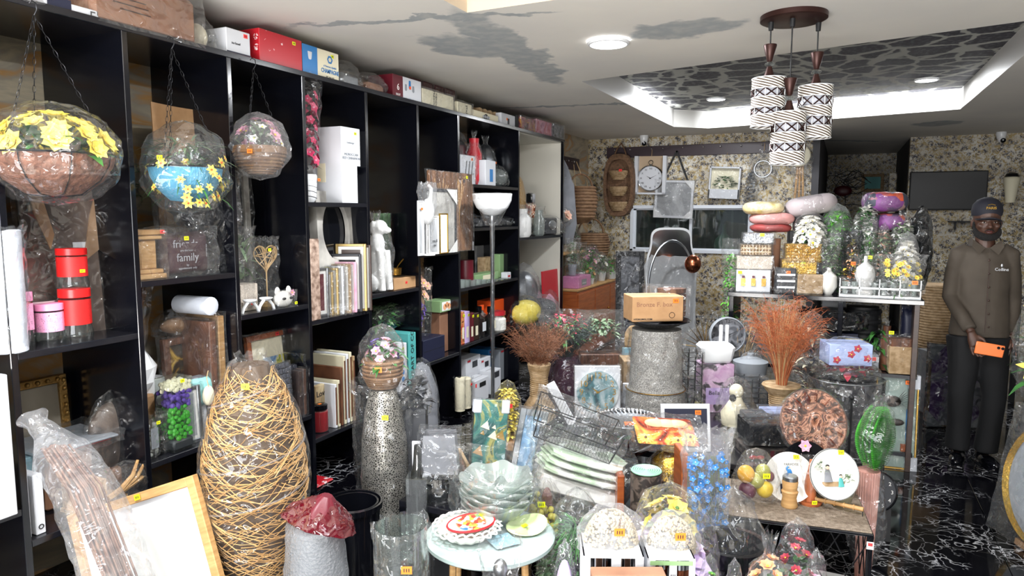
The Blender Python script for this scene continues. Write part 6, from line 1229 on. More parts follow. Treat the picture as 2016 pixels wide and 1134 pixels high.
conb('stem_bunch', 'green bladed stem bunch in plastic with a yellow sticker', 'flowers', 1694, 1722, 430, strands('leaf_bright'), 'cone', seed=6, dy=.05, tagc='yellow'); conb('orange_flower_stem', 'orange blossom stem in a dark bottle on the console', 'flowers', 1656, 1694, 455, strands('orange_petal', 'yellow_petal', 60), 'cone', 'film_dark', 7, 'orange', dy=.03); conb('dark_stem_bag', 'dark green leaf bunch in plastic beside the orange blossom', 'flowers', 1626, 1660, 458, strands('leaf', 'leaf_grey', 90), 'cone', seed=8, dy=.07)
conb('pink_flower_bag', 'pale pink hydrangea in plastic on the right of the console', 'flowers', 1716, 1756, 438, strands('leaf_grey', 'peach', 90), 'dome', seed=9, dy=.08); conb('white_rose_bag', 'white rose and green bunch in plastic, high right on the console', 'flowers', 1744, 1800, 415, strands('leaf_grey', 'white_petal', 140), 'tied', seed=10, dy=.14, z=ZT+.05); conb('cotton_ball_bag', 'bag of white cotton balls at right of the console', 'flowers', 1756, 1812, 456, bloomball('white_petal', 'leaf_grey', 40, .3), 'dome', 'film_milky', 11, dy=.04)
def daisies(t, w, h):
 foliage(t, 90, w*.42, w*.2, h*.0, h*.6, w*.25, w*.03, 'leaf', 5, .8); fm = flower_mesh('f', .02, 7, 'yellow_petal', 'orange_card', .4, .7)
 for i in range(26): put(fm, t, (R(-.42, .42)*w, R(-.25, .1)*w, h*R(.5, .9)), (R(-.5, .5), -1, .6))
conb('daisy_bag', 'yellow daisies on thin stems in plastic at the console right end', 'flowers', 1728, 1824, 502, daisies, 'open', 'film_light', 12, dy=-.0, ey=.4)
t, w, h = con('gourd_lamp', 'ribbed cream double gourd ornament on the console', 'ornament', 1682, 1724, 505, dy=-.02); lathe_part(t, 'gourd_body', [(w*.3, 0), (w*.48, h*.12), (w*.3, h*.25), (w*.5, h*.5), (w*.42, h*.72), (w*.1, h*.85), (w*.09, h)], 'plastered', fn=lambda th, r, z, u: (r*(1+.03*math.sin(16*th)), z)); bag(t, w*1.05, h*1.05, w, 'open', 2, 'film_light')
t, w, h = con('glass_tray_set', 'long tray of boxed glassware with white stripes along the console front', 'tray', 1653, 1815, 551, dy=-.03, rz=0); g = G().box((0, 0, .006), (w, .1, .012)).box((0, -.05, h*.5), (w, .004, h*.1))
for x in (-.5, -.25, 0, .25, .5): g.box((x*w*.99, -.048, h*.5), (.006, .008, h))
g.obj('tray_body', 'white_gloss', t, False)
for k in range(8): lathe_part(t, 'tumbler', [(w*.03, .014), (w*.045, h*.8), (w*.04, h*.8), (w*.026, .02)], 'frost', 14).location = (-w*.43+k*w*.122, -.0, 0)
wrap(t, w, .11, h, 3, 'film'); sticker(t, (w*.42, -.06, h*.9), 'orange', .024)
# cushions and bags at the back, stacked on a crate so that they rise above
t, w, h = con('support_crate', 'black crate under the grey and the patterned cushion', 'crate', 1545, 1790, 470, dy=.30, z=ZT-.0); card(t, w*.98, .14, .41, 'black_matte'); t.location.y = 5.26
t, w, h = con('support_crate', 'small black crate under the long grey cushion', 'crate', 1556, 1630, 460, dy=.22, z=ZT+.411); card(t, w, .12, .1, 'black_matte')
cushion('long grey cushion in plastic tilted at the top of the console', 1540, 1645, 366, ZT+.52, 'cush_grey', .20, seed=5, dep=.24, tl=(0, -.18, 0))
@custom('patchwork')
def _(t, p, L, tc):
 v = nd(t, 'TexVoronoi', Scale=11.0, _distance='MANHATTAN'); L(tc.outputs['Object'], v.inputs['Vector']); sp = nd(t, 'SeparateColor'); L(v.outputs['Color'], sp.inputs[0]); r = ramp(t, sp.outputs[0], [(.2, '#3c3f4c'), (.4, '#7c3c80'), (.55, '#5c6478'), (.7, '#c04030'), (.82, '#d0a030'), (.95, '#4c508c')]); L(r, p.inputs['Base Color'])
cushion('lower patchwork cushion of red, yellow and purple in plastic', 1708, 1778, 420, ZT+.415, 'patchwork', .24, seed=6); cushion('upper striped multicolour cushion in plastic at top right', 1688, 1780, 378, ZT+.415+.125, 'patchwork', .22, seed=7)
conb('dark_bag', 'black plastic bag bulging behind the white flowers at right', 'bag', 1784, 1834, 404, ball('black_matte', .42), 'round', 'film_dark', 13, dy=.32, z=ZT)
conb('green_garland', 'bright green garland hanging in plastic left of the console', 'garland', 1416, 1452, 470, strands('leaf_bright', None, 160), 'cone', 'film', 14, dy=-.02, z=.78); t = bpy.data.objects['green_garland']; G().box((0, 0, -.38), (.12, .12, .78), 0, .01).obj('stand', 'dark_grey', t)
t, w, h = con('paper_tube', 'brown paper roll standing behind the studded box stack', 'roll', 1508, 1532, 470, dy=.12); lathe_part(t, 'roll', [(.04, 0), (.04, h)], 'old_cardboard')
# console shelf goods
def low(name, label, cat, x0, x1, yt, z, dy, core, kind=None, fl='film_dark', seed=1, tagc=None, group=None):
 t, w, h = con(name, label, cat, x0, x1, yt, dy=dy, z=z, group=group); core(t, w, h)
 if kind: bag(t, w, h, w*.6, kind, seed, fl)
 if tagc: sticker(t, (w*.1, -.075, h*.8), tagc, .022)
 return t
bxc = lambda m, dep=.12, deco=None: (lambda t, w, h: (card(t, w, dep, h, m), deco and deco(t, w, dep, h)))
low('dark_basket', 'wide black basket in crinkled plastic under the console top', 'basket', 1583, 1716, 612, .86, 0.02, lambda t, w, h: G().lathe([(w*.28, 0), (w*.38, h*.3), (w*.48, h*.9), (w*.45, h*.9), (w*.3, h*.1)], 28, 0, ey=.4).obj('basket_body', 'black_carved', t), 'open', 'film_dark', 3)
low('screen_box', 'dark blue box with a dim picture under the black basket', 'box', 1603, 1692, 656, .615, .04, bxc('navy', .14, lambda t, w, d, h: (patch(t, 0, h*.5, w*.9, h*.86, -d/2-.002, 'dark_grey'), text('POLAR', .03, (-w*.2, -d/2-.004, h*.15), t, 'paper'))))
low('yellow_sign', 'yellow card with small black print beside the blue box', 'sign', 1670, 1706, 671, .615, -.03, bxc('yellow', .01, lambda t, w, d, h: text('SPECIAL', .016, (w*.1, -d/2-.003, h*.3), t)))
low('leafy_plant', 'broad-leaved dark green plant on the console shelf', 'plant', 1696, 1772, 622, .615, .05, lambda t, w, h: foliage(t, 60, w*.25, w*.2, h*.1, h*.7, w*.45, w*.12, 'leaf', 6, 1.1, droop=.7))
low('grey_box', 'grey flat box with a white label and pink sticker on the console shelf', 'box', 1704, 1736, 700, .615, -.03, bxc('grey_card', .12, lambda t, w, d, h: patch(t, 0, h*.75, w*.95, h*.3, -d/2-.002, 'white_card')), tagc='red')
low('brown_pouch', 'brown drawstring pouch with a yellow sticker on the console shelf', 'bag', 1738, 1768, 635, .615, .02, jarcore('wood_brown', .42), 'tied', 'film', 5, 'yellow'); low('beige_gift_bag', 'beige cloth gift bag in shiny plastic at right of the console shelf', 'bag', 1754, 1812, 662, .615, -.03, lambda t, w, h: (card(t, w*.9, .1, h*.7, 'reed'), card(t, w*.8, .08, h*.9, 'wood_brown')), 'open', 'film', 6)
low('coil_hose', 'black coiled ribbed vessel in the shade of the console', 'vase', 1668, 1736, 592, .615, .14, lambda t, w, h: coil(t, [(w*.4, 0), (w*.5, h*.3), (w*.5, h*.9)], 'black_matte', 'vessel', 8, .03)); low('blue_denim_bag', 'blue-black bag in plastic hanging inside the console', 'bag', 1778, 1810, 600, .615, .10, lambda t, w, h: pillow(t, w, .1, h, 'navy'), 'open', 'film', 7)
low('white_backing_card', 'white card standing behind plants in the console', 'card', 1620, 1668, 592, .615, .28, bxc('white_matte', .01))
low('blue_tin', 'light blue box low at the right foot of the console', 'box', 1798, 1806, 810, .115, -.0, bxc('blue_card', .1)); low('orange_box', 'orange box on the floor at the foot of the console', 'box', 1790, 1812, 880, .115, -.02, bxc('wood_orange', .1))
P = ond(1320, 640, 6.9); t = thing('wavy_mirror', 'tall wavy-edged white mirror in foam sheet before the window', 'mirror', (P.x, P.y, 0), RZC, tilt=(-.05, 0, 0)); H_ = 1.48
pl = []; n = 46
for i in range(n):
 a = 2*PI*i/n; ca, sa = math.cos(a), math.sin(a); k = .235*abs(ca)**.45*(1 if ca > 0 else -1); zz = H_/2+H_/2*abs(sa)**.35*(1 if sa > 0 else -1); pl.append((k*(1+.07*math.sin(zz*18)), zz))
G().slab(pl, -.012, .012).obj('mirror_frame', 'white_gloss', t); G().slab([(x*.93, H_/2+(z-H_/2)*.97) for x, z in pl], -.015, -.0125).obj('mirror_glass', 'chrome', t); bagmesh([(.25, 0), (.27, .3), (.25, .7), (.26, 1.1), (.2, 1.2)], 1, .2, 4, .05).obj('foam_wrap', 'foam_sheet', t, ang=.5)
P = ond(1275, 640, 6.4); t = thing('arc_lamp', 'chrome arc floor lamp with a hanging copper ball shade', 'floor lamp', (P.x, P.y, 0), RZC); lathe_part(t, 'base', [(.13, 0), (.13, .03), (.0, .035)], 'steel')
pts = [(0, 0, 0), (0, 0, .8)]+[(.21-.21*math.cos(a), 0, .95+.42*math.sin(a)) for a in [PI*i/14*.78 for i in range(15)]]; G().tube(pts, .011, 8).obj('arched_pole', 'steel', t); e = pts[-1]; G().sph((e[0]+.03, 0, e[2]-.06), (.075, .075, .085), 0, 24, 16).obj('ball_shade', 'copper', t)
def clockdisc(name, label, px, d, face, rim, nums, tilt=(-.1, 0, 0), floor=None, col='ink', rzo=0):
 t, w, h = Tt(name, label, 'clock', px, d, None, tilt, RZC+rzo, None); t.location.z -= 0; r = w/2
 o = G().lathe([(0, 0), (r, 0), (r, .03), (r*.93, .035), (r*.92, .022), (0, .022)], 48, 0).obj('clock_case', rim, t); o.rotation_euler = (PI/2, 0, 0); o.location = (0, .02, r)
 o = G().lathe([(0, 0), (r*.92, 0)], 48, 0, cap=False).obj('dial', face, t); o.rotation_euler = (PI/2, 0, 0); o.location = (0, -.004, r); dial(t, (0, r), r*.76, nums, r*.24, col, -.006); return t
AN = [str(k if k else 12) for k in range(12)]
art('teal_marble', [(.36, '#183c44'), (.46, '#4c7c84'), (.55, '#a8b8bc'), (.66, '#d0d4d4')], 4, 2)
t, w, h = Tt('marble_clock', 'large teal and white marbled clock board with gold hands', 'clock', (1130, 1222, 722, 822, .45), tilt=(-.12, 0, 0)); card(t, w, .03, h, 'white_card', seam=False, name='box_board'); o = G().lathe([(0, 0), (w*.46, 0), (w*.46, .012), (0, .012)], 48, 0).obj('dial', 'teal_marble', t); o.rotation_euler = (PI/2, 0, 0); o.location = (0, -.016, h*.5); dial(t, (0, h*.5), w*.36, AN, .05, 'gold_ink', -.03, hm='gold_ink'); wrap(t, w, .06, h, 3, 'film_light')
boxT('planter_box', 'grey box planter of frosted green leaves in plastic above the marble clock', (1140, 1222, 694, 728), 'wood_brown', d=4.75, floor=.45, dep=.14); t = bpy.data.objects['planter_box']; foliage(t, 170, .13, .06, .33, .44, .05, .03, 'leaf_grey', 9, .9); wrap(t, .3, .17, .5, 8, 'film')
t, w, h = Tt('leaning_board', 'white board leaning beside the coiled reed vase', 'board', (1104, 1150, 770, 835, .45), tilt=(-.15, -.5, 0)); card(t, .05, .02, .26, 'white_card', seam=False, name='board')
# stack of mesh lampshades with platter and carton
mat('mesh_grey', '#b4b2ad', .55, n=(180, '#74726e', .9), b=(180, .7))
t, w, h = Tt('mesh_lampshade', 'grey mesh drum lampshade at the bottom of the stack', 'lampshade', (1228, 1350, 762, 822, .45), group='grey mesh lampshades'); zb = .45+h; lathe_part(t, 'shade', [(w*.47, 0), (w*.5, .01), (w*.47, h), (w*.45, h)], 'mesh_grey'); G().tube([(w*.485*math.cos(a), w*.485*math.sin(a), h-.004) for a in [2*PI*k/36 for k in range(36)]], .003, 5, 0, True).obj('gold_rim', 'brass', t); bag(t, w*1.03, h*1.02, w*1.03, 'open', 3, 'film_light'); L0 = Vector(t.location)
h2 = .34; w2 = .30; t = thing('mesh_lampshade', 'grey mesh drum lampshade holding up the dark platter', 'lampshade', L0+Vector((0, 0, h)), RZC, 'grey mesh lampshades'); lathe_part(t, 'shade', [(w2*.52, 0), (w2*.5, .01), (w2*.46, h2), (w2*.44, h2)], 'mesh_grey'); bag(t, w2*1.05, h2*1.0, w2*1.05, 'open', 5, 'film')
z3 = L0.z+h+h2+.004; t = thing('dark_platter', 'black oval platter balanced on the mesh lampshade', 'platter', (L0.x, L0.y, z3), RZC); lathe_part(t, 'platter', [(.06, 0), (.09, .006), (.19, .045), (.185, .05), (.09, .014), (0, .012)], 'black_gloss', 40)
t = thing('shipping_carton', 'brown cardboard carton with handwriting and an orange sticker', 'box', (L0.x-.02, L0.y-.02, z3+.05), RZC+.12); card(t, .29, .18, .14, 'cardboard'); sticker(t, (.10, -.093, .115), 'orange', .024); text('Bronze F. box', .036, (-.02, -.091, .095), t, 'old_cardboard', bold=.005); text('HYDROMOL.COM', .013, (-.085, -.092, .014), t, 'ink', bold=.02); o = G().lathe([(.014, 0), (.017, 0)], 18, 0, cap=False).obj('printed_stamp', 'wood_dark', t); o.rotation_euler = (PI/2, 0, 0); o.location = (.08, -.092, .035)
t = thing('wood_slice_pack', 'pack of brown wood slices in plastic behind the shipping carton', 'pack', (L0.x+.02, L0.y+.13, z3+.05), RZC)
for k in range(5): G().lathe([(.07, 0), (.072, .028), (.0, .03)], 9, 0, (0.03, 0, k*.034), 1.2, .7).obj('wood_slice', 'wood_brown', t)
wrap(t, .24, .13, .18, 3, 'film')
boxT('wicker_drawer_stack', 'stack of tan woven drawers in plastic beside the lampshade', (1222, 1254, 705, 790), 'reed', d=4.55, floor=.45, dep=.2, wr='film'); boxT('photo_canvas', 'teal chequered print leaning beyond the woven drawers', (1224, 1256, 684, 716), 'pale_blue', d=5.0, floor=0, dep=.02)
boxT('white_board', 'bright white panel standing left of the lower lampshade', (1225, 1243, 754, 815, .45), 'white_card', dep=.02)
t, w, h = Tt('oval_wicker_plate', 'oval wicker plate in plastic leaning behind the lampshade', 'plate', (1228, 1262, 640, 690), d=5.1, floor=.45); t.location.z = 0; G().sph((0, 0, h+.34), (w*.5, .015, .11), 0, 20, 12).obj('plate_body', 'reed', t); G().box((0, .02, (h+.25)/2), (.08, .02, h+.25)).obj('stand', 'reed', t); bag(t, w*1.1, h, .06, 'open', 5)
# centre back: fans, clock, white tub, etc.
t = clockdisc('round_grey_clock', 'grey round clock with black numbers half hidden behind the white tub', (1395, 1468, 650, 724), 4.55, 'greyprint', 'grey_card', AN); t.location.z = .70
G().box((0, .03, -.12), (.2, .04, .26)).obj('stand', 'dark_grey', t)
t, w, h = Tt('gold_fan', 'gold pleated palm fan in plastic behind the white tub', 'ornament', (1352, 1420, 620, 700), d=4.8, floor=.45); cz = h-.13
for i in range(26): a = PI*(.02+.96*i/25); G().leaf((0, -.002*i, cz-.1), (math.cos(a), 0, math.sin(a)), .21, .03, 0, 0, .3).obj('fan_blade', 'gold_ink', t) if i % 2 == 0 else None
G().tube([(0, 0, 0), (0, 0, cz-.08)], .012, 8).obj('stem', 'wood_light', t); bag(t, .34, h, .1, 'tied', 7)
B('feather_bird', 'black feathered bird ornament in plastic behind the grey clock', 'ornament', (1375, 1445, 612, 700), lambda t, w, h: (G().sph((0, 0, h*.6), (w*.28, w*.22, h*.22), 0, 16, 12).tube([(0, 0, h*.6), (0, 0, 0)], .03, 8).obj('bird_body', 'dark_grey', t), foliage(t, 60, w*.3, w*.2, h*.4, h*.9, w*.4, w*.08, 'dark_grey', 3)), 'tied', d=5.0, floor=.45, ey=.5)
B('straw_brushes', 'straw brushes fanned in plastic right of the grey clock', 'brush', (1420, 1500, 628, 745), lambda t, w, h: dried_grass(t, 40, 0, h, .02, w*.35, 'twine', 3, plume=False, th=.003), 'tied', d=4.6, floor=.45, ey=.5)
t, w, h = Tt('white_tub', 'white rectangular plastic tub with two upright posts', 'tub', (1373, 1442, 675, 712), d=4.1); 
g = G().box((0, 0, h*.5), (w, .15, h), 0, .02, .86).obj('tub_body', 'white_gloss', t); 
for sx in (.08, .16): G().box((w*.0+sx*.45, .02, h+.05), (.018, .018, .11), 0, .003).obj('post', 'white_gloss', t)
zt = t.location.z; tl = Vector(t.location)
t = thing('printed_tall_box', 'pink and white printed bag box carrying the white tub', 'box', (tl.x, tl.y, .45), RZC); art('pinkbag', [(.42, '#3c3440'), (.47, '#d8b8d4'), (.6, '#c89cc4')], 9); card(t, .19, .14, zt-.452, 'pinkbag'); patch(t, 0, .1, .14, .1, -.072, 'lilac_petal'); text('Bella', .035, (-.02, -.075, .12), t, 'ink'); wrap(t, .2, .15, zt-.455, 4)
B('grey_pot', 'pale grey tureen pot in plastic right of the white tub', 'pot', (1440, 1512, 690, 752), lambda t, w, h: (G().lathe([(w*.3, 0), (w*.3, h*.55), (w*.46, h*.62), (w*.5, h*.85), (w*.1, h*.95), (.02, h)], 28, 0).obj('pot_body', 'grey_card', t)), 'dome', d=4.2, floor=.45)
for k, (x0, x1, yt, yb, m, l) in enumerate(((1338, 1364, 738, 806, 'frost', 'clear glass decanter in plastic left of the printed box'), (1362, 1388, 742, 812, 'yellow_petal', 'glass oil cruet with yellow liquid in plastic'), (1384, 1420, 735, 800, 'chrome', 'silver coffee pot in plastic before the printed box'))):
 B('glass_cruet', l, 'jug', (x0, x1, yt, yb, .45), lambda t, w, h: (G().lathe([(w*.35, 0), (w*.42, h*.2), (w*.36, h*.5), (w*.15, h*.7), (w*.2, h*.95)], 22, 0).obj('vessel', 'glass' if m != 'chrome' else m, t), G().lathe([(0.001, .005), (w*.33, .01), (w*.36, h*.3), (.001, h*.31)], 18, 0).obj('liquid', m, t)), 'tied', 'film_light', 60+k)
B('cream_bust', 'cream and black figurine in crumpled plastic beside the reed vase', 'figurine', (1410, 1485, 740, 835, .45), lambda t, w, h: (G().lathe([(w*.38, 0), (w*.42, h*.25), (w*.2, h*.5), (w*.14, h*.6)], 22, 0).sph((0, 0, h*.72), (w*.2, w*.18, h*.16), 0, 16, 12).obj('figure_body', 'cream', t), G().sph((-w*.14, -w*.14, h*.6), (w*.1, w*.08, h*.08), 0, 12, 8).obj('black_cap', 'black_matte', t)), 'dome', 'film', 63)
random.seed(44)
def reed_vase(label, px, d, gm, seed, zt, gh, gs, flare=False):
 x0, x1, yt, yb = px; P, w, h = CS(x0, x1, yt, yb, d=d); P = Vector(P); H = P.z+h; base = zt; P.z = base; H -= base; r = w/2
 t = thing('reed_vase', label, 'vase', P, RZC)
 pr = [(r*.7, 0), (r, H*.2), (r*1.02, H*.5), (r*.9, H*.66), (r*.5, H*.74), (r*.48, H*.9), (r*.66, H)] if not flare else [(r*.5, 0), (r*.55, H*.5), (r*.62, H*.8), (r, H)]
 coil(t, pr, 'reed', 'coiled_body', int(H/.012), .0125); dried_grass(t, 190, H*.85, gh, r*.4, gs, gm, seed); return t
mat('rust_grass', '#8c4422', .8, n=(30, '#b0643a', .7)); mat('dark_grass', '#5c3624', .8, n=(30, '#7c5034', .8)); mat('black_feather', '#22262a', .7, n=(20, '#3c4a44', .6))
t = reed_vase('coiled reed floor vase of dark brown dried grass left of centre', (1028, 1094, 716, 800), 4.0, 'dark_grass', 4, 0, .36, .20)
t = reed_vase('flared coiled reed vase of rust orange dried grass before the console', (1500, 1572, 757, 812), 3.75, 'rust_grass', 7, .45, .52, .20, True); dried_grass(t, 90, .2, .5, .04, .12, 'twine', 9, plume=False, name='straw_stems')
P = ond(1112, 770, 4.25); t = thing('feather_vase', 'purple-wrapped vase of dark peacock feathers beside the dark reed vase', 'vase', (P.x, P.y, 0), RZC)
lathe_part(t, 'vase_body', [(.06, 0), (.08, .3), (.12, .45), (.09, .62), (.05, .72)], 'maroon'); dried_grass(t, 130, .66, .34, .03, .2, 'black_feather', 5, th=.0018); foliage(t, 60, .14, .1, .84, .96, .07, .02, 'leaf', 4); foliage(t, 60, .14, .1, .9, 1.0, .03, .022, 'red_petal', 6, name='red_blossoms'); bagmesh([(.05, .42), (.15, .44), (.14, .6), (.08, .75)], 1, .9, 4, .07).obj('plastic_bag', 'film_purple', t, ang=.5); bagmesh([(.06, .74), (.15, .9), (.17, 1.02)], 1, .8, 9, .06).obj('plastic_sleeve', 'film', t, ang=.5)
B('petal_bag', 'bag of yellow dried petals in front of the lowest shelf', 'bag', (970, 1028, 747, 812), lambda t, w, h: foliage(t, 420, w*.4, w*.36, h*.04, h*.86, w*.2, w*.16, 'yellow_petal', 6, 1), 'dome', d=3.85, floor=.36, tagc='red'); t = bpy.data.objects['petal_bag']; G().box((0, 0, -.18), (.16, .16, .36), 0, .01).obj('card_foot', 'cardboard', t)
P = ond(505, 1000, 2.62); t = thing('rattan_vase', 'giant woven rattan floor vase wrapped in clear plastic', 'vase', (P.x, P.y, 0), RZC)
HV = 1.05; PR = [(.085, 0), (.12, .1), (.155, .25), (.178, .42), (.186, .58), (.178, .72), (.152, .85), (.112, .96), (.085, 1.0), (.07, 1.05)]
def prf(z):
 for (r0, z0), (r1, z1) in zip(PR, PR[1:]):
  if z <= z1: f = (z-z0)/(z1-z0); return r0*(1-f)+r1*f
 return PR[-1][0]
mat('rattan_inner', '#453019', .8); G().lathe([(r*.93, z) for r, z in PR], 32, 0).obj('core', 'rattan_inner', t)
g = G(); r = random.Random(8)
for i in range(900):
 a = r.uniform(0, 2*PI); z = r.uniform(.02, 1.0); sl = r.uniform(-.9, .9); L = r.uniform(.7, 1.5); b = r.uniform(-.15, .15); off = r.uniform(0, .012); pts = []
 for k in range(7):
  u = (k/6-.5)*L; zz = min(max(z+sl*u*.14+b*u*u, .01), 1.04); rr = prf(zz)+off+.002*math.sin(u*8); pts.append((rr*math.cos(a+u*1.1), rr*math.sin(a+u*1.1), zz))
 g.tube(pts, r.uniform(.0012, .002), 3)
g.obj('rattan_strands', 'rattan', t, kind='stuff')
bagmesh([(r_*1.09+.006, z) for r_, z in PR]+[(.05, 1.07), (.06, 1.09)], 1, 1, 4, .022, .1, 52, 12, 40).obj('plastic_wrap', 'film', t, ang=.5); sticker(t, (.02, -.115, .99), 'yellow', .022)
g = G()
for ph, z0, z1 in ((0, .75, .98), (2, .6, .8), (1, .4, .62)): g.tube([((prf(z0+(z1-z0)*k/20)+.02)*math.cos(ph+k*.28), (prf(z0+(z1-z0)*k/20)+.02)*math.sin(ph+k*.28), z0+(z1-z0)*k/20) for k in range(21)], .0035, 5)
g.obj('wrap_cord', 'film_milky', t)
P = ond(757, 900, 3.15); t = thing('silver_floor_vase', 'tall silver lattice floor vase in plastic beside the black buckets', 'vase', (P.x, P.y, 0), RZC)
@custom('silver_lattice')
def _(t, p, L, tc):
 v = nd(t, 'TexVoronoi', Scale=110.0, _feature='DISTANCE_TO_EDGE'); L(tc.outputs['Object'], v.inputs['Vector']); f = ramp(t, v.outputs['Distance'], [(.12, 0.), (.2, 1.)])
 L(mixc(t, f, '#c9c4ba', '#3a3833'), p.inputs['Base Color']); p.inputs['Metallic'].default_value = .7; p.inputs['Roughness'].default_value = .3; bu = nd(t, 'Bump', Strength=1.0, Distance=.01, _invert=True); L(f, bu.inputs['Height']); L(bu.outputs[0], p.inputs['Normal'])
lathe_part(t, 'vase_body', [(.085, 0), (.105, .2), (.112, .4), (.105, .58), (.085, .72), (.06, .82), (.055, .82)], 'silver_lattice', 10); bag(t, .27, .86, .26, 'open', 3); sticker(t, (.03, -.13, .72), 'yellow', .022)
t = thing('wicker_flower_pot', 'brown wicker pot of flowers in plastic on the silver vase', 'basket', (P.x, P.y, .83), RZC); coil(t, [(.06, 0), (.085, .05), (.09, .13)], 'wicker', 'pot', 9, .014); fm = flower_mesh('f', .028, 6, 'pink_petal', 'yellow', .5, .9, 2); fm2 = flower_mesh('f', .028, 6, 'purple_petal', 'yellow', .5, .9, 2)
for i, (p, d) in enumerate(dome_pts(14, .07, .07, .12, .22, 4)): put(fm if i % 3 else fm2, t, p, d)
foliage(t, 40, .08, .08, .1, .2, .06, .03, 'leaf', 4); bag(t, .22, .29, .2, 'dome', 8); sticker(t, (.0, -.108, .1), 'orange', .024)
P = ond(697, 1100, 2.78); 
for k, (r_, z1, l) in enumerate(((.118, .44, 'outer black plastic bucket of the nested pair'), (.098, .425, 'inner black plastic bucket of the nested pair'))):
 t = thing('black_bucket', l, 'bucket', (P.x+.004*k, P.y, .0+.012*k), RZC, 'nested black buckets'); lathe_part(t, 'bucket_body', [(r_*.78, 0), (r_*.95, z1-.03), (r_*1.03, z1-.025), (r_*1.05, z1), (r_*.97, z1), (r_*.93, z1-.03), (r_*.74, .01), (.0, .01)], 'black_gloss', 40)
P = ond(622, 1100, 2.45); t = thing('bubble_wrapped_pot', 'pot wrapped in grey bubble sheet at the foot of the rattan vase', 'pot', (P.x, P.y, 0), RZC); lathe_part(t, 'pot_body', [(.08, 0), (.10, .2), (.09, .42), (.06, .5)], 'grey_card', fn=lambda th, r, z, u: (r*(1+.12*math.sin(3*th)), z)); bagmesh([(.09, 0), (.115, .25), (.105, .48), (.07, .54)], 1, 1, 5, .04).obj('bubble_wrap', 'bubble', t, ang=.5)
t = thing('burgundy_shade', 'burgundy satin shade bulging in plastic on the bubble-wrapped pot', 'lampshade', (P.x+.02, P.y, .545), RZC, tilt=(0, .3, 0)); lathe_part(t, 'shade', [(.085, 0), (.08, .03), (.05, .08), (.02, .11)], 'maroon', fn=lambda th, r, z, u: (r*(1+.05*math.sin(9*th)), z)); bagmesh([(.02, -.005), (.10, .0), (.085, .04), (.05, .08), (.02, .10)], 1.35, .9, 5, .06).obj('plastic_bag', 'film_red', t, ang=.5)
t.location.z = .50
# glass cylinder
P = ond(790, 1100, 2.08); t = thing('glass_cylinder_vase', 'large clear glass cylinder vase in plastic with an orange sticker', 'vase', (P.x, P.y, .0), RZC); G().cyl((0, 0, 0), .09, .25, 24).obj('card_foot', 'dark_grey', t); lathe_part(t, 'glass_body', [(.072, .25), (.076, .26), (.08, .66), (.076, .66), (.07, .27)], 'glass'); bagmesh([(.08, .25), (.085, .4), (.083, .6), (.088, .665)], 1, 1, 5, .04, .2).obj('plastic_bag', 'film', t, ang=.5); sticker(t, (.03, -.09, .56), 'orange', .024)
# boxes and lamp between vase and round table
boxT('clear_display_box', 'clear acrylic box of dark ribbed glass beside the silver vase', (802, 846, 935, 1020), 'glass', d=2.95, floor=.02, dep=.1, seam=False); t = bpy.data.objects['clear_display_box']; lathe_part(t, 'ribbed_jar', [(.03, .3), (.035, .45), (.02, .52), (.015, .6)], 'smoke_glass', fn=lambda th, r, z, u: (r*(1+.05*math.sin(u*60)), z)); boxT('black_rose_bag', 'bunch of black glitter roses in plastic over the label card', (800, 842, 800, 868), 'dark_grey', d=3.2, floor=.0, dep=.08); t = bpy.data.objects['black_rose_bag']; foliage(t, 60, .05, .05, .72, .85, .05, .04, 'dark_grey', 3); bag(t, .14, .22, .12, 'dome', 3, 'film', (0, 0, .68)); boxT('label_card', 'white hanging label card beside the silver vase', (812, 830, 868, 950), 'white_card', d=3.05, floor=.0, dep=.015)
P = ond(868, 1005, 3.0); t = thing('table_lamp', 'grey square-shaded table lamp with a smoked glass base in plastic', 'lamp', (P.x, P.y, .0), RZC); G().box((0, 0, .14), (.16, .16, .28), 0, .01).obj('card_foot', 'black_matte', t); lathe_part(t, 'glass_base', [(.04, .28), (.075, .33), (.08, .40), (.05, .47), (.015, .5)], 'smoke_glass'); G().sph((0, 0, .37), .03, 0, 14, 10).obj('inner_ball', 'white_gloss', t)
vs = [(sx*a, sy*b, z) for z, a, b in ((.49, .082, .06), (.66, .068, .05)) for sx, sy in ((-1, -1), (1, -1), (1, 1), (-1, 1))]; G().add(vs, [(0, 1, 5, 4), (1, 2, 6, 5), (2, 3, 7, 6), (3, 0, 4, 7)]).obj('shade', 'grey_cloth', t, False); wrap(t, .175, .135, .19, 3, 'film_light', (0, 0, .48)); bag(t, .2, .26, .18, 'round', 4, 'film_dark', (0, 0, .27))
# paintings
art('teal_abstract', [(.36, '#0f4c4c'), (.48, '#2a746c'), (.53, '#a8a050'), (.57, '#1c4c40'), (.7, '#5ca098')], 5, 1.5)
t, w, h = Tt('abstract_painting', 'teal and gold abstract canvas with white foam corners', 'picture', (922, 992, 792, 930), d=3.12, floor=.36, tilt=(-.14, .10, 0), rz=RZC+.25); card(t, w, .03, h, 'teal_abstract', seam=False, name='canvas'); g = G()
rr = random.Random(5)
for i in range(9): x, z, s = rr.uniform(-.35, .35)*w, rr.uniform(.1, .75)*h, rr.uniform(.01, .028); G().slab([(x-s, z), (x+s*.8, z-s*.6), (x+s*.3, z+s*1.2)], -.018, -.0155).obj('gold_shard', ('cream', 'gold_ink', 'wood_light')[i % 3], t, False)
for sx, zz in ((-1, h), (1, h), (1, 0)): G().box((sx*w*.42, 0, zz-.03 if zz else .03), (w*.24, .04, .06), 0, .004).obj('corner_protector', 'foam', t, False)
wrap(t, w, .045, h, 4, 'film_light')
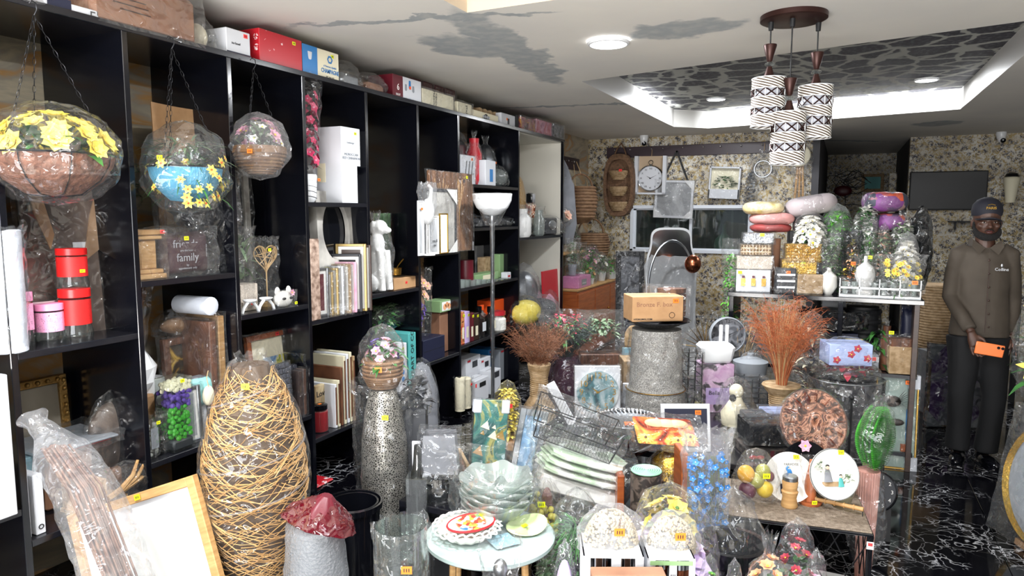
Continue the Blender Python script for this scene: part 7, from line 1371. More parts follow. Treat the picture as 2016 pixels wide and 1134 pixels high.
for k, (x0, x1, m) in enumerate(((900, 908, 'wood_brown'), (909, 917, 'reed'))): boxT('canvas_edge', ['brown canvas frame standing left of the teal painting', 'tan canvas frame tight against the teal painting'][k], (x0, x1, 825, 935), m, d=3.2, floor=.36, dep=.24, cat='picture', rz=RZC+.25, seam=False); bpy.data.objects['canvas_edge' if k == 0 else 'canvas_edge.001'].location.z = .0; 
for nm in ('canvas_edge', 'canvas_edge.001'): o = bpy.data.objects[nm]; o.children[0].scale[2] = 1.6
t, w, h = Tt('blue_picture', 'light blue picture in a pale frame leaning behind the wire basket', 'picture', (1000, 1058, 808, 925), d=3.25, floor=.36, tilt=(-.1, .18, 0)); picture(t, w, h, .02, .03, 'steel', 'pale_sky' if 0 else art('pale_sky', [(.4, '#6c9cc8'), (.6, '#a8c8e0')], 4).name, wrapm='film_light')
# wire basket in a bag on folded cloth
P = ond(1128, 905, 2.92); t = thing('folded_tablecloths', 'folded white and green tablecloths in plastic under the wire basket', 'tablecloth', (P.x, P.y+.02, .36), RZC, tilt=(.0, .28, 0)); art('cloth_print', [(.42, '#b8ccb0'), (.5, '#dfe2dc'), (.6, '#e6e6e2'), (.66, '#b89c6c')], 5)
for k in range(3): o = pillow(t, .42-.02*k, .26, .035, 'cloth_print', 'cloth', (0, 0, .08+.035*k)); 
G().box((0, 0, .035), (.34, .2, .07), 0, .01).obj('cloth_core', 'paper', t); t.location.z = .42; wrap(t, .44, .28, .2, 5, 'film', amp=.02)
t = thing('wire_basket', 'dark wire mesh shelf basket in a clear bag, slanting', 'basket', (P.x-.02, P.y+.02, .64), RZC, tilt=(.1, .36, 0)); w, d, h = .37, .2, .13; g = G()
R4 = lambda z, k=1.: [(-w/2*k, -d/2*k, z), (w/2*k, -d/2*k, z), (w/2*k, d/2*k, z), (-w/2*k, d/2*k, z)]
for z, k in ((0, .92), (h*.55, .97), (h, 1.)): g.tube(R4(z, k), .003, 5, 0, True)
for a, b in zip(R4(0, .92), R4(h, 1.)): g.tube([a, b], .003, 5)
g.obj('wire_frame', 'dark_metal', t); g = G()
for i in range(26): x = -w/2*.92+w*.92*i/25; g.tube([(x, -d/2*.92, 0), (x, d/2*.92, 0)], .0009, 3); g.tube([(x, -d/2*.92, 0), (x, -d/2*.96, h*.55)], .0009, 3); g.tube([(x, d/2*.92, 0), (x, d/2, h)], .0009, 3)
for i in range(14): y = -d/2*.92+d*.92*i/13; g.tube([(-w/2*.92, y, 0), (w/2*.92, y, 0)], .0009, 3)
g.obj('wire_mesh', 'dark_metal', t, kind='stuff'); wrap(t, w+.02, d+.02, h+.02, 6, 'film', amp=.02)
art('dark_boxes', [(.45, '#2a2420'), (.55, '#5c5048')], 30); boxT('printed_carton', 'dark printed carton under the folded tablecloths', (1060, 1215, 905, 975), 'dark_boxes', d=2.98, floor=.0, dep=.2); bpy.data.objects['printed_carton'].location.z = .36; bpy.data.objects['printed_carton'].scale[2] = .15
def grapes(t, w, h):
 gm = G().sph((0, 0, 0), .0125, 0, 10, 7).mesh('grape', [mat('grape_green', '#a8a040', .25)]); rr = random.Random(3)
 for i in range(70): a = rr.uniform(0, 6.28); q = rr.random()**.5; x = q*math.cos(a)*w*.42; put(gm, t, (x, q*math.sin(a)*w*.22, .014+rr.random()*h*.7*(1-q*.6)), name='grape')
B('grape_bunch', 'bag of artificial green grapes below the wire basket', 'grapes', (1002, 1110, 928, 985), grapes, 'dome', d=2.62, floor=.36, tagc='yellow', ey=.55)
P = onz(965, 1050, .5); RTB = Vector((P.x, P.y, 0)); t = thing('round_side_table', 'round pale glass-topped side table with wooden legs', 'table', RTB, RZC)
G().lathe([(0, .478), (.222, .478), (.228, .484), (.228, .496), (.222, .5), (0, .5)], 56, 0).obj('tabletop', mat('pale_top', '#a3b3b1', .12, coat=.6).name, t); 
for k in range(4): a = PI/4+k*PI/2; G().tube([(.17*math.cos(a), .17*math.sin(a), .478), (.185*math.cos(a), .185*math.sin(a), 0)], .012, 8).obj('leg', 'wood_light', t)
G().lathe([(0, .2), (.17, .2), (.17, .212), (0, .212)], 40, 0).obj('lower_shelf', 'white_gloss', t)
def on(dx, dy, z=.5): return RTB+RT*dx+FH*dy+Vector((0, 0, z))
t = thing('ruffled_bowl', 'white ruffled porcelain lattice bowl on the round side table', 'bowl', on(-.078, -.03), RZC); lathe_part(t, 'bowl_body', [(.05, 0), (.08, .012), (.105, .04), (.10, .044), (.075, .018), (0, .008)], 'ceramic', 60, fn=lambda th, r, z, u: (r*(1+.04*math.cos(14*th)), z))
rm = G().tube([(.016*math.cos(a), .016*math.sin(a)*.9, .004*math.sin(2*a)) for a in [2*PI*k/12 for k in range(12)]], .0032, 5, 0, True).mesh('lace_loop', [MATS['ceramic']])
for k in range(22): a = 2*PI*k/22; put(rm, t, (.108*math.cos(a), .108*math.sin(a), .047), (math.cos(a)*.4, math.sin(a)*.4, 1), 1, 'lace_loop')
@custom('trivet_print')
def _(t, p, L, tc):
 v = nd(t, 'TexVoronoi', Scale=70.0); L(tc.outputs['Object'], v.inputs['Vector']); sp = nd(t, 'SeparateColor'); L(v.outputs['Color'], sp.inputs[0]); r = ramp(t, sp.outputs[0], [(.15, '#e03a2c'), (.3, '#f08040'), (.45, '#f4d040'), (.55, '#5c9c3c'), (.65, '#f0f0ea'), (.85, '#f0f0ea'), (.95, '#3468b8')])
 ln = nd(t, 'VectorMath', _operation='LENGTH'); L(tc.outputs['Object'], ln.inputs[0]); L(mixc(t, ramp(t, ln.outputs['Value'], [(.05, 0.), (.062, 1.)]), r, '#f1efe8'), p.inputs['Base Color'])
t = thing('trivet', 'oval flower-printed trivet with red cord edge lying on the ruffled bowl', 'trivet', on(-.065, -.03, .549), RZC+.35, tilt=(.12, -.05, 0)); o = G().lathe([(0, 0), (.082, 0), (.082, .006), (0, .007)], 44, 0, ex=1, ey=.62).obj('trivet_plate', 'trivet_print', t); mat('red_cord', '#b82028', .5)
G().tube([(.084*math.cos(a), .053*math.sin(a), .004) for a in [2*PI*k/44 for k in range(44)]], .0042, 6, 0, True).tube([(.08, .01, .004), (.11, .02, .006), (.135, .035, .006), (.128, .05, .006), (.105, .035, .006), (.082, .018, .004)], .003, 6).obj('cord_edge', 'red_cord', t); sticker(t, (.05, .03, .009), 'yellow', .016, (PI/2, 0, 0))
for k in range(6):
 z = .5+.018*k; t = thing('glass_leaf_bowl', 'wavy frosted glass bowl in the stack behind the ruffled bowl, '+['lowest', 'second from bottom', 'third from bottom', 'fourth from bottom', 'fifth from bottom', 'topmost'][k], 'bowl', on(.02, .125, z), RZC+.3*k, 'stacked frosted glass bowls')
 lathe_part(t, 'bowl_body', [(.04, 0), (.09, .02), (.135, .075), (.13, .078), (.085, .026), (0, .008)], 'frost', 52, fn=lambda th, r, z, u: (r*(1+.08*u*math.cos(7*th)), z+.022*u*u*math.cos(7*th+1)))
t = thing('glass_wrap', 'loose bag of clear plastic over the stacked glass bowls', 'bag', on(.02, .125, .5), RZC); bag(t, .33, .24, .28, 'open', 5)
t = thing('leaf_dish', 'pale green glass leaf dish with a yellow sticker on the side table', 'dish', on(.13, .03), RZC+.6, tilt=(.1, -.1, 0)); lathe_part(t, 'dish_body', [(.03, 0), (.05, .006), (.065, .02), (.062, .022), (.04, .01), (0, .008)], mat('green_glass', '#c4d49c', .12).name, 36, fn=lambda th, r, z, u: (r*(1+.22*abs(math.cos(th))**3), z+.01*u*math.cos(2*th))); sticker(t, (-.01, -.0, .02), 'yellow', .016, (PI/2, 0, 0))
t = thing('blue_glass_plate', 'small square blue glass plate beside the leaf dish', 'plate', on(.045, -.075), RZC+.5); G().box((0, 0, .008), (.09, .09, .008), 0, .003, .9).obj('plate_body', 'pale_blue', t)
P = ond(985, 1134, 2.0); t = thing('copper_whisk', 'copper-handled utensil in clear plastic in front of the side table', 'utensil', (P.x, P.y, .0), RZC); G().box((0, 0, .17), (.1, .1, .34), 0, .01).obj('card_foot', 'dark_grey', t); G().tube([(0.01, 0, .34), (.005, 0, .50)], .011, 10).obj('handle', 'copper', t); G().sph((0, 0, .56), (.022, .022, .03), 0, 14, 10).obj('steel_head', 'steel', t); bag(t, .13, .34, .07, 'cone', 5, 'film', (0, 0, .33))
FZ = .22
def fronds(m, n=260, lw=.05, out=.5): return lambda t, w, h: foliage(t, n, w*.36, w*.32, h*.04, h*.76, w*.5, w*lw, m, int(w*900), out, droop=.5)
B('fern_bag', 'bag of feathery green fern stems right of the side table', 'foliage', (1080, 1190, 960, 1130), fronds('leaf', 420, .03, .8), 'round', d=2.38, floor=FZ, seed=2)
# copper jar packs
for k, (x0, x1, l) in enumerate(((1142, 1262, 'white boxed set of copper canisters, left one at the bottom edge'), (1264, 1358, 'white boxed set of copper canisters, right one at the bottom edge'))):
 P, w, h = CS(x0, x1, 1072+(k*4), 1134, d=1.92); t = thing('canister_pack', l, 'box', (P.x, P.y, FZ), RZC-.03, 'boxed copper canisters'); H = P.z+h-FZ; g = G().box((0, .07, H/2), (w, .004, H)).box((0, 0, .004), (w, .14, .008)).box((-w/2+.002, 0, H/2), (.004, .14, H)).box((w/2-.002, 0, H/2), (.004, .14, H)).box((0, 0, H-.003), (w, .14, .006))
 for q in (-.33, .33) if k == 0 else (-.28, .35): g.box((w*q*1.0+(-w*.12 if q < 0 else w*.09), -.07, H/2), (w*.13 if q else w*.2, .003, H))
 g.box((w*.04, -.07, H/2), (w*.16, .003, H)); g.obj('card_sleeve', 'white_card', t, False)
 for x in (-w*.24, w*.26): lathe_part(t, 'canister', [(.028, .01), (.03, .02), (.03, H-.05), (.031, H-.045), (.031, H-.015), (.028, H-.01)], 'copper').location = (x, -.02, 0); lathe_part(t, 'canister_lid', [(.0325, H-.045), (.0325, H-.012), (.0, H-.01)], 'chrome').location = (x, -.02, 0)
 text('III\n+++', .02, (w*.04, -.073, H*.86), t, 'ink')
 if k: patch(t, .0, H-.012, w*.9, .012, -.074, 'green_card')
mat('bead_white', '#b8ab92', .4)
def pearls(t, w, h):
 g = G(); rr = random.Random(int(w*1e4))
 for i in range(800):
  u = rr.random()**.8; th = rr.uniform(0, 2*PI); c = math.sqrt(1-u*u*.96); g.sph((w*.45*c*math.cos(th), w*.31*c*math.sin(th), h*.08+h*.8*u), w*.026, 0, 5, 3)
 g.obj('beaded_strands', 'bead_white', t, kind='stuff')
for k, (x0, x1, yt, yb, l) in enumerate(((1136, 1268, 990, 1084, 'bubble bag of cream shell beads on the left canister pack'), (1262, 1378, 1004, 1090, 'bubble bag of cream shell beads on the right canister pack'))): B('bead_bag', l, 'bag', (x0, x1, yt, yb), pearls, 'dome', 'film_milky', 70+k, 'orange', d=1.94, ey=.65, group='cream bead bags')
def lilac(t, w, h): 
 fm = flower_mesh('f', .075, 6, 'lilac_petal', 'yellow', .6, .95, 2); fy = flower_mesh('f', .05, 6, 'yellow_petal', 'leaf', .6, .9, 2)
 for i, (p, d) in enumerate(dome_pts(26, w*.36, w*.3, h*.1, h*.72, 3)): put(fm, t, p, d, R(.8, 1.2))
 for i, (p, d) in enumerate(dome_pts(12, w*.22, w*.2, h*.66, h*.92, 4)): put(fy, t, p, d, R(.8, 1.1))
 foliage(t, 50, w*.3, w*.3, h*.1, h*.8, .07, .05, 'leaf_grey', 3)
B('lilac_bouquet', 'large bag of lilac and yellow silk flowers in the foreground', 'bouquet', (1212, 1420, 948, 1134), lilac, 'dome', d=2.2, floor=FZ, seed=5, tagc='yellow', ey=.7)
B('black_planter', 'black planter pot under a crumpled clear plastic sheet', 'pot', (1352, 1524, 958, 1130), lambda t, w, h: (G().lathe([(w*.3, 0), (w*.4, h*.64), (w*.45, h*.66), (w*.45, h*.74), (w*.38, h*.74), (w*.28, h*.1)], 40, 0).obj('pot_body', 'black_gloss', t),), 'dome', d=2.36, floor=0.0, seed=6)
def bluef(t, w, h):
 fm = flower_mesh('f', .014, 5, 'blue_petal', 'white_card', .4, .95); rr = random.Random(3); g = G()
 for i in range(16): x = rr.uniform(-.4, .4)*w; g.tube([(x*.4, 0, h*.05), (x, rr.uniform(-.1, .1)*w, h*.5), (x*1.05, 0, h*.9)], .0016, 4)
 g.obj('stems', 'stem', t, kind='stuff')
 for i in range(230): put(fm, t, (rr.uniform(-.42, .42)*w, rr.uniform(-.3, .1)*w, h*rr.uniform(.06, .92)), (rr.uniform(-.5, .5), -1, rr.uniform(-.2, .6)), R(.8, 1.3))
B('blue_blossom_bag', 'tall bag of small sky blue blossoms', 'flowers', (1340, 1436, 845, 1000), bluef, 'open', 'film_milky', 7, None, d=2.72, floor=.0, ey=.45)
for k, (x0, x1, yt, m, l, tc_) in enumerate(((1516, 1612, 1018, 'red_petal', 'ball of red silk roses in plastic under the plate table', None), (1462, 1562, 1052, 'orange_petal', 'peach orange rose bunch in a pointed clear bag at the bottom edge', None), (1570, 1640, 1080, 'pink_petal', 'dark pink rose bunch in plastic at the bottom edge', None), (1420, 1470, 1098, 'white_petal', 'white flower in plastic at the bottom edge', 'yellow'), (1368, 1424, 1088, 'leaf_bright', 'bright green leaf in plastic at the bottom edge', None))):
 B('rose_bag', l, 'flowers', (x0, x1, yt, 1150), bloomball(m, 'leaf', 22, .2), 'tied' if k == 1 else 'dome', d=2.05 if k else 2.35, floor=.22 if k not in (0, 2) else .1, seed=80+k, tagc=tc_)
PT = .40; c0 = onz(1470, 975, PT); c1 = onz(1697, 1012, PT); t = thing('wire_plate_table', 'low black wire table with a burlap placemat top', 'table', ((c0.x+c1.x)/2-.04, (c0.y+c1.y)/2+.0, 0), .12); Tw, Td = .56, .42; TL = Vector(t.location); TR = .12
G().box((0, 0, PT-.012), (Tw, Td, .012), 0, .003).obj('tabletop', 'black_gloss', t, False); G().box((0, 0, PT-.003), (Tw-.01, Td-.01, .006), 0, .002).obj('burlap_mat', mat('burlap', '#8a7c6c', .9, n=(60, '#6c5e50', .9), b=(160, .8)).name, t, False)
for sx in (-1, 1):
 for sy in (-1, 1): G().box((sx*(Tw/2-.012), sy*(Td/2-.012), .24), (.02, .02, .3), 0, .002).obj('leg', 'black_gloss', t, False)
g = G()
for x0 in [-.26+.13*k for k in range(5)]: 
 for sy in (-1, 1): g.tube([(x0, sy*Td/2, .1), (min(x0+.16, .27), sy*Td/2, PT-.02)], .0025, 4).tube([(x0, sy*Td/2, PT-.02), (min(x0+.16, .27), sy*Td/2, .1)], .0025, 4)
for y0 in (-.2, -.07, .06): g.tube([(Tw/2, y0, .1), (Tw/2, y0+.14, PT-.02)], .0025, 4).tube([(Tw/2, y0+.14, .1), (Tw/2, y0, PT-.02)], .0025, 4)
g.obj('wire_lattice', 'dark_metal', t, kind='stuff'); patch(t, Tw/2-.012, PT-.05, .025, .03, -Td/2-.002, 'paper', 'hang_tag'); sticker(t, (Tw/2-.012, -Td/2-.004, PT-.045), 'red', .012)
def plate(label, px, d, m, rim, lean=-.5, rz=0, group=None, core=None, r=None, ew=1):
 t, w, h = Tt('plate', label, 'plate', px, d, group, (0, 0, 0), RZC+rz); r = r or w/2; q = Matrix.Rotation(PI/2+lean, 4, 'X')
 t.rotation_euler = (lean+0, 0, RZC+rz); t.location.z = max(t.location.z, PT)
 o = G().lathe([(0, 0), (r*.55, 0), (r*.62, .008), (r, .026), (r*.99, .03), (r*.62, .014), (r*.5, .008), (0, .008)], 56, 0, ex=ew).obj('plate_body', m, t); o.rotation_euler = (PI/2, 0, 0); o.location = (0, 0, r)
 if rim: o = G().lathe([(r*.965, .0305), (r*1.0, .0285)], 56, 0, cap=False, ex=ew).obj('rim_band', rim, t); o.rotation_euler = (PI/2, 0, 0); o.location = (0, -.0006, r)
 if core: core(t, r)
 return t, r
@custom('leaf_plate')
def _(t, p, L, tc):
 v = nd(t, 'TexNoise', Scale=16.0, Detail=3.0, Distortion=2.5); L(tc.outputs['Object'], v.inputs['Vector']); L(ramp(t, v.outputs[0], [(.4, '#3a241c'), (.48, '#8c5a44'), (.54, '#c89478'), (.6, '#5c3428')]), p.inputs['Base Color']); p.inputs['Roughness'].default_value = .12
t, r_ = plate('large brown leaf-patterned platter in shiny wrap behind the white plates', (1535, 1672, 806, 900), 3.08, 'leaf_plate', 'wood_brown', -.35)
g = G(); rr = random.Random(4)
for i in range(14):
 a = 2*PI*i/14; g.at((0, 0, 0)).leaf((r_*.55*math.cos(a), -.034, r_+r_*.55*math.sin(a)), (math.cos(a), -.1, math.sin(a)), r_*.4, r_*.25, 0, 0, .2)
g.obj('leaf_relief', 'copper', t); o = bagmesh([(.02, -.05), (r_*1.02, -.045), (r_*1.03, .01), (.02, .02)], 1, 1, 5, .03).obj('plastic_wrap', 'film', t); o.rotation_euler = (-PI/2, 0, 0); o.location = (0, 0, r_)
def bird(t, r): G().sph((.0, -.03, r*1.05), (.012, .003, .03), 0, 12, 8).tube([(0, -.03, r*1.15), (-.012, -.03, r*1.35), (-.004, -.03, r*1.42)], [.006, .004, .005], 6).tube([(0.005, -.03, r*.95), (.03, -.03, r*.6)], [.008, .002], 5).obj('painted_peacock', 'blue_card', t); text('PARADISE', .014, (.01, -.026, r*1.5), t, 'ink'); patch(t, -.03, r*.55, .02, .04, -.022, 'navy')
t, r_ = plate('white oval plate with a painted blue peacock on the plate table', (1505, 1602, 876, 990), 2.86, 'ceramic', None, -.3, -.05, core=bird, r=.105); sticker(t, (.03, -.034, r_*1.8), 'yellow', .018)
def ladies(t, r):
 foliage_t = G()
 for x, z, s in ((-.022, r*1.08, 1.0), (.03, r*.78, .72)):
  G().lathe([(.018*s, -.04*s), (.012*s, 0), (.006*s, .012*s)], 10, 0, (x, -.016, z), 1, .2).obj('painted_robe', 'teal_card' if s < 1 else 'grey_cloth', t); G().sph((x, -.02, z+.018*s), (.007*s, .002, .008*s), 0, 10, 6).obj('painted_face', 'peach', t); G().sph((x, -.019, z+.025*s), (.009*s, .002, .006*s), 0, 10, 6).obj('painted_hair', 'ink', t)
 for k, (x, z, s) in enumerate(((-.06, r*1.35, .03), (.065, r*1.1, .028), (.07, r*.85, .02))): foliage(t, 16, s*.7, .001, z-s, z+s*.5, .02, .008, 'leaf_grey', k+3, 1, name='painted_tree').location = (x*.8, -.026, 0)
 G().lathe([(0, .0275), (.0, .0275)], 4, 0, cap=False)
 patch(t, .0, r*.62, r*.9, r*.18, -.0115, 'reed', 'painted_ground')
t, r_ = plate('round plate with a black rim and two painted ladies in a garden', (1592, 1692, 880, 985), 2.78, 'ceramic', 'dark_grey', -.32, .05, core=ladies, r=.105); sticker(t, (.035, -.034, r_*1.83), 'yellow', .018)
t, r_ = plate('dark dish with pink flowers peeking behind the white plates', (1562, 1612, 862, 985), 2.97, 'black_gloss', None, -.33, r=.11); put(flower_mesh('f', .03, 6, 'pink_petal', 'yellow', .2, .9), t, (0, -.03, r_*1.8), (0, -1, 0))
def fruit(t, w, h):
 for (x, z, r, m) in ((-.25, .55, .2, 'orange'), (.2, .25, .2, 'lemon'), (.15, .6, .17, 'olive'), (-.2, .22, .2, 'plum'), (.0, .42, .18, 'olive'), (.3, .5, .12, 'plum')): G().sph((x*w, -.05*w, z*h), (r*w, r*w, r*w*1.05), 0, 18, 12).obj('fruit', mat('fruit_'+m, {'orange': '#d8a030', 'lemon': '#e0c030', 'olive': '#a0a050', 'plum': '#5c2c40'}[m], .35).name, t)
B('fruit_bag', 'bag of artificial yellow and purple fruit at left of the plate table', 'fruit', (1440, 1532, 882, 985, PT), fruit, 'dome', seed=9, tagc='yellow')
t, w, h = Tt('pepper_mill', 'bamboo mallet head standing up on the burlap mat', 'mill', (1537, 1570, 936, 997, PT)); lathe_part(t, 'mill_body', [(w*.46, 0), (w*.5, .006), (w*.42, h*.3), (w*.5, h*.5), (w*.42, h*.55), (w*.48, h*.8), (w*.44, h*.88)], 'wood_light'); lathe_part(t, 'steel_cap', [(w*.46, h*.86), (w*.46, h*.97), (w*.4, h)], 'steel'); tl = Vector(t.location)
A = Vector(onz(1572, 975, PT+.02)); Bp = Vector(onz(1700, 1003, PT+.03)); t = thing('wooden_rod', 'long bamboo back-scratcher stick lying across the burlap mat', 'stick', A, 0); d = Bp-A; g = G().tube([(0, 0, 0), d*.3, d*.6, d], [.011, .008, .008, .009], 10)
for k in range(1, 7): g.tube([d*(k/7-.008), d*(k/7+.008)], .0115, 10)
g.obj('bamboo_stick', 'wood_light', t); G().tube([d*.99, d*.99+Vector((0, 0, -.03)), d*.97+Vector((.01, -.01, -.06))], .002, 5).obj('hanging_cord', 'ink', t); 
t, w, h = Tt('oil_bottle', 'white conical bottle with a steel tip on the plate table', 'bottle', (1560, 1588, 893, 975, PT)); lathe_part(t, 'bottle_body', [(w*.5, 0), (w*.5, h*.35), (w*.3, h*.68), (w*.14, h*.74)], 'ceramic'); lathe_part(t, 'steel_tip', [(w*.16, h*.72), (w*.05, h*.9), (w*.04, h)], 'steel')
t, w, h = Tt('terracotta_bottle', 'terracotta orange bottle in clear wrap beside the white bottle', 'bottle', (1580, 1608, 905, 990, PT)); lathe_part(t, 'bottle_body', [(w*.42, .012), (w*.4, h*.5), (w*.2, h*.8), (w*.14, h)], mat('terracotta', '#b0643c', .4).name); lathe_part(t, 'saucer', [(w*.8, 0), (w*.85, .01), (0, .011)], 'terracotta'); bag(t, w*1.5, h*1.05, w*1.5, 'cone', 4); sticker(t, (0, -w*.8, .02), 'yellow', .016)
t, w, h = Tt('cut_glass_bowl', 'small amber-tinted cut glass bowl on the burlap mat', 'bowl', (1622, 1684, 955, 992, PT)); lathe_part(t, 'bowl_body', [(w*.2, 0), (w*.35, h*.2), (w*.5, h), (w*.46, h), (w*.3, h*.25), (0, h*.12)], glass('pale_amber', '#f0ecd0', .6, .05, .15).name, 36, fn=lambda th, r, z, u: (r*(1+.03*math.cos(16*th)), z)); sticker(t, (.01, -w*.4, h*.8), 'yellow', .014)
P = ond(1705, 1005, 2.95); t = thing('ribbed_vase', 'tall pink ribbed vase holding the bagged green fern', 'vase', (P.x, P.y, 0), RZC); HR = onz(1705, 930, .0); zt = ond(1705, 925, 2.95).z; lathe_part(t, 'vase_body', [(.03, 0), (.034, .1), (.042, zt*.6), (.046, zt), (.038, zt)], mat('dusty_pink', '#b48478', .5).name, 56, fn=lambda th, r, z, u: (r*(1+.05*math.cos(28*th)), z)); bagmesh([(.05, .1), (.085, .25), (.06, zt)], 1, 1, 3, .05).obj('plastic_bag', 'film_light', t, ang=.5)
z1 = ond(1712, 780, 2.95).z; t = thing('fern_frond_bag', 'upright bag of bright green fern fronds in the pink vase', 'foliage', (P.x+.015, P.y, zt), RZC, tilt=(0, .07, 0)); H = z1-zt; g = G(); rr = random.Random(6)
for i in range(13):
 a = -1+i/6; y0 = rr.uniform(-.045, .03); x1 = .05*a
 for k in range(34):
  u = k/34; z = H*(.05+.82*u); x = x1*math.sin(PI*(.15+.7*u))*1.2; wl = .03*math.sin(PI*(.1+.85*u))
  for s in (-1, 1): g.leaf((x, y0, z), (s, -.25, .55), wl*1.2, .019, .45, 0, .3, 3)
g.obj('fern_fronds', mat('fern_green', '#46b02c', .5, n=(14, '#2a7c20', .8)).name, t, kind='stuff'); bagmesh([(.03, 0), (.06, H*.15), (.075, H*.5), (.06, H*.8), (.02, H*.93), (.03, H*1.03)], 1, .8, 5, .06, .3).obj('plastic_bag', 'film', t, ang=.5)
t = clockdisc('black_number_clock', 'black round clock with large white numbers behind the fern', (1680, 1768, 828, 925), 3.35, 'dark_grey', 'black_gloss', AN, col='paper', rzo=-.25); t.location.z = .14; G().box((0, .04, -.0), (.16, .08, .28)).obj('stand', 'black_matte', t)
t, w, h = Tt('antler_picture', 'tall grey-green glass picture of dark leaves with foam corners', 'picture', (1722, 1796, 740, 922, 0), tilt=(-.07, 0, 0), rz=.1); h *= 1.0; picture(t, w*1.05, h, .03, .012, 'gold_ink', 'pale_plate' if 0 else art('misty', [(.4, '#8ca49c'), (.6, '#a8bcb4')], 2).name, wrapm=None)
g = G(); rr = random.Random(2)
for i in range(12): a = -.9+1.9*i/11; g.at((-w*.05, -.018, h*.72)).leaf((0, -.002*i, 0), (math.cos(a), 0, math.sin(a)), w*.42, w*.08, 0, 0, .05)
g.at(); g.sph((-w*.12, -.02, h*.72), (w*.22, .004, h*.06), 0, 14, 8).sph((0, -.02, h*.5), (w*.2, .004, h*.035), 0, 14, 8); g.obj('dark_leaf_print', 'dark_boxes', t)
for sx, zz in ((1, h-.04), (1, .04), (-1, .04)): G().box((sx*w*.4, 0, zz), (w*.3, .045, .09), 0, .004).obj('corner_protector', 'foam', t, False)
wrap(t, w*1.05, .04, h, 7); sticker(t, (w*.25, -.03, h*.93), 'orange', .026)
# clear lampshade and boxes
t, w, h = Tt('organza_lampshade', 'large grey transparent drum lampshade in plastic before the console', 'lampshade', (1588, 1730, 742, 878), d=3.6, floor=.0); G().box((0, 0, (h-.38)/2), (.3, .3, h-.38), 0, .01).obj('box_foot', 'black_matte', t); film('organza', '#a8a8a8', .3, .3, 14, .2, '#74747a'); lathe_part(t, 'shade', [(w*.47, h-.38), (w*.5, h)], 'organza', 48, cap=False); 
for z in (h-.378, h-.002): G().tube([(w*.495*math.cos(a), w*.495*math.sin(a), z) for a in [2*PI*k/48 for k in range(48)]], .003, 5, 0, True).obj('rim_wire', 'steel', t)
bagmesh([(w*.5, h-.4), (w*.52, h-.2), (w*.51, h+.01)], 1, 1, 3, .03, .15).obj('plastic_bag', 'film', t, ang=.5); G().tube([(-.06, -w*.52, h-.45), (-.06, -w*.52, h-.07)], .006, 6).sph((-.06, -w*.52, h-.06), .011, 0, 8, 6).obj('black_rod', 'black_matte', t); zl = h; tl = Vector(t.location)
t = thing('red_fruit_dish', 'glass dish of dark red berries in plastic on the drum lampshade', 'dish', tl+Vector((0, 0, zl)), RZC); lathe_part(t, 'dish_body', [(.06, 0), (.14, .05), (.145, .055), (.13, .052), (.05, .008)], 'glass', 40); foliage(t, 60, .11, .1, .03, .07, .04, .04, 'red_petal', 5, name='berries'); bag(t, .32, .10, .3, 'dome', 5)
t = thing('floral_gift_box', 'pale blue box with red blossoms in plastic atop the berry dish', 'box', tl+Vector((-.01, 0, zl+.075)), RZC-.1); card(t, .21, .16, .11, mat('periwinkle', '#9aa8d0', .5).name); fm = flower_mesh('f', .022, 5, 'red_petal', 'yellow', .1, .9)
for x, z in ((-.07, .03), (.0, .06), (.08, .04), (.03, .09)): put(fm, t, (x, -.082, z), (0, -1, 0))
bag(t, .29, .14, .23, 'dome', 7, 'film')
boxT('lime_packet', 'lime green leaf-printed packet in plastic behind the brown platter', (1560, 1615, 780, 812), mat('lime', '#8ec83c', .5).name, d=3.4, floor=.45, dep=.08, wr='film'); bpy.data.objects['lime_packet'].scale[2] = .75
boxT('black_gift_box', 'black satin gift box in plastic left of the brown platter', (1462, 1555, 826, 858), 'black_gloss', d=3.35, floor=.52, dep=.2, wr='film', tagc='orange'); boxT('berry_gift_box', 'box printed with red apples and ribbon beneath the black gift box', (1458, 1552, 855, 888), 'dark_boxes', d=3.33, floor=.45, dep=.2, deco=lambda t, w, d, h: (patch(t, 0, h*.5, w*.08, h, -d/2-.003, 'maroon'), [G().sph((x*w, -d/2-.003, .03), (.02, .005, .02), 0, 10, 6).obj('printed_apple', 'red_card', t) for x in (-.4, -.25, .25, .4)]), wr='film_light'); bpy.data.objects['berry_gift_box'].scale[2] = .5
boxT('blue_cloth_pack', 'blue folded cloth pack on top of the black gift box', (1500, 1552, 806, 830), 'periwinkle', d=3.5, floor=.45, dep=.12, wr='film'); boxT('leaf_print_pack', 'dark pack with green leaf print on top of the black gift box', (1462, 1512, 812, 832), 'dark_grey', d=3.45, floor=.45, dep=.12, wr='film')
def platter(name, label, px, z, m, prof, fn=None, ey=.9, tagc=None, wr=None, tilt=(0, 0, 0), seg=60):
 t, w, h = Tt(name, label, 'platter', px+(z,), None, None, tilt); r = w/2; lathe_part(t, 'platter_body', [(a*r, b) for a, b in prof], m, seg, fn=fn)
 if tagc: sticker(t, (0, -r*.3, .016), tagc, .03, (PI/2, 0, 0))
 return t, r
t, r_ = platter('silver_charger', 'large dark silver charger with a braided rim at centre', (1166, 1304, 0, 836), .60, 'steel', [(.6, 0), (.65, .006), (1, .03), (.99, .036), (.66, .014), (0, .012)], lambda th, r, z, u: (r*(1+.015*math.cos(40*th)), z), tagc='orange')
bm_ = G().sph((0, 0, 0), (.012, .007, .006), 0, 8, 5).mesh('rim_bead', [MATS['chrome']])
for k in range(44): a = 2*PI*k/44; o = put(bm_, t, (r_*.86*math.cos(a), r_*.86*math.sin(a), .036), name='rim_bead'); o.rotation_euler = (0, 0, a+.6)
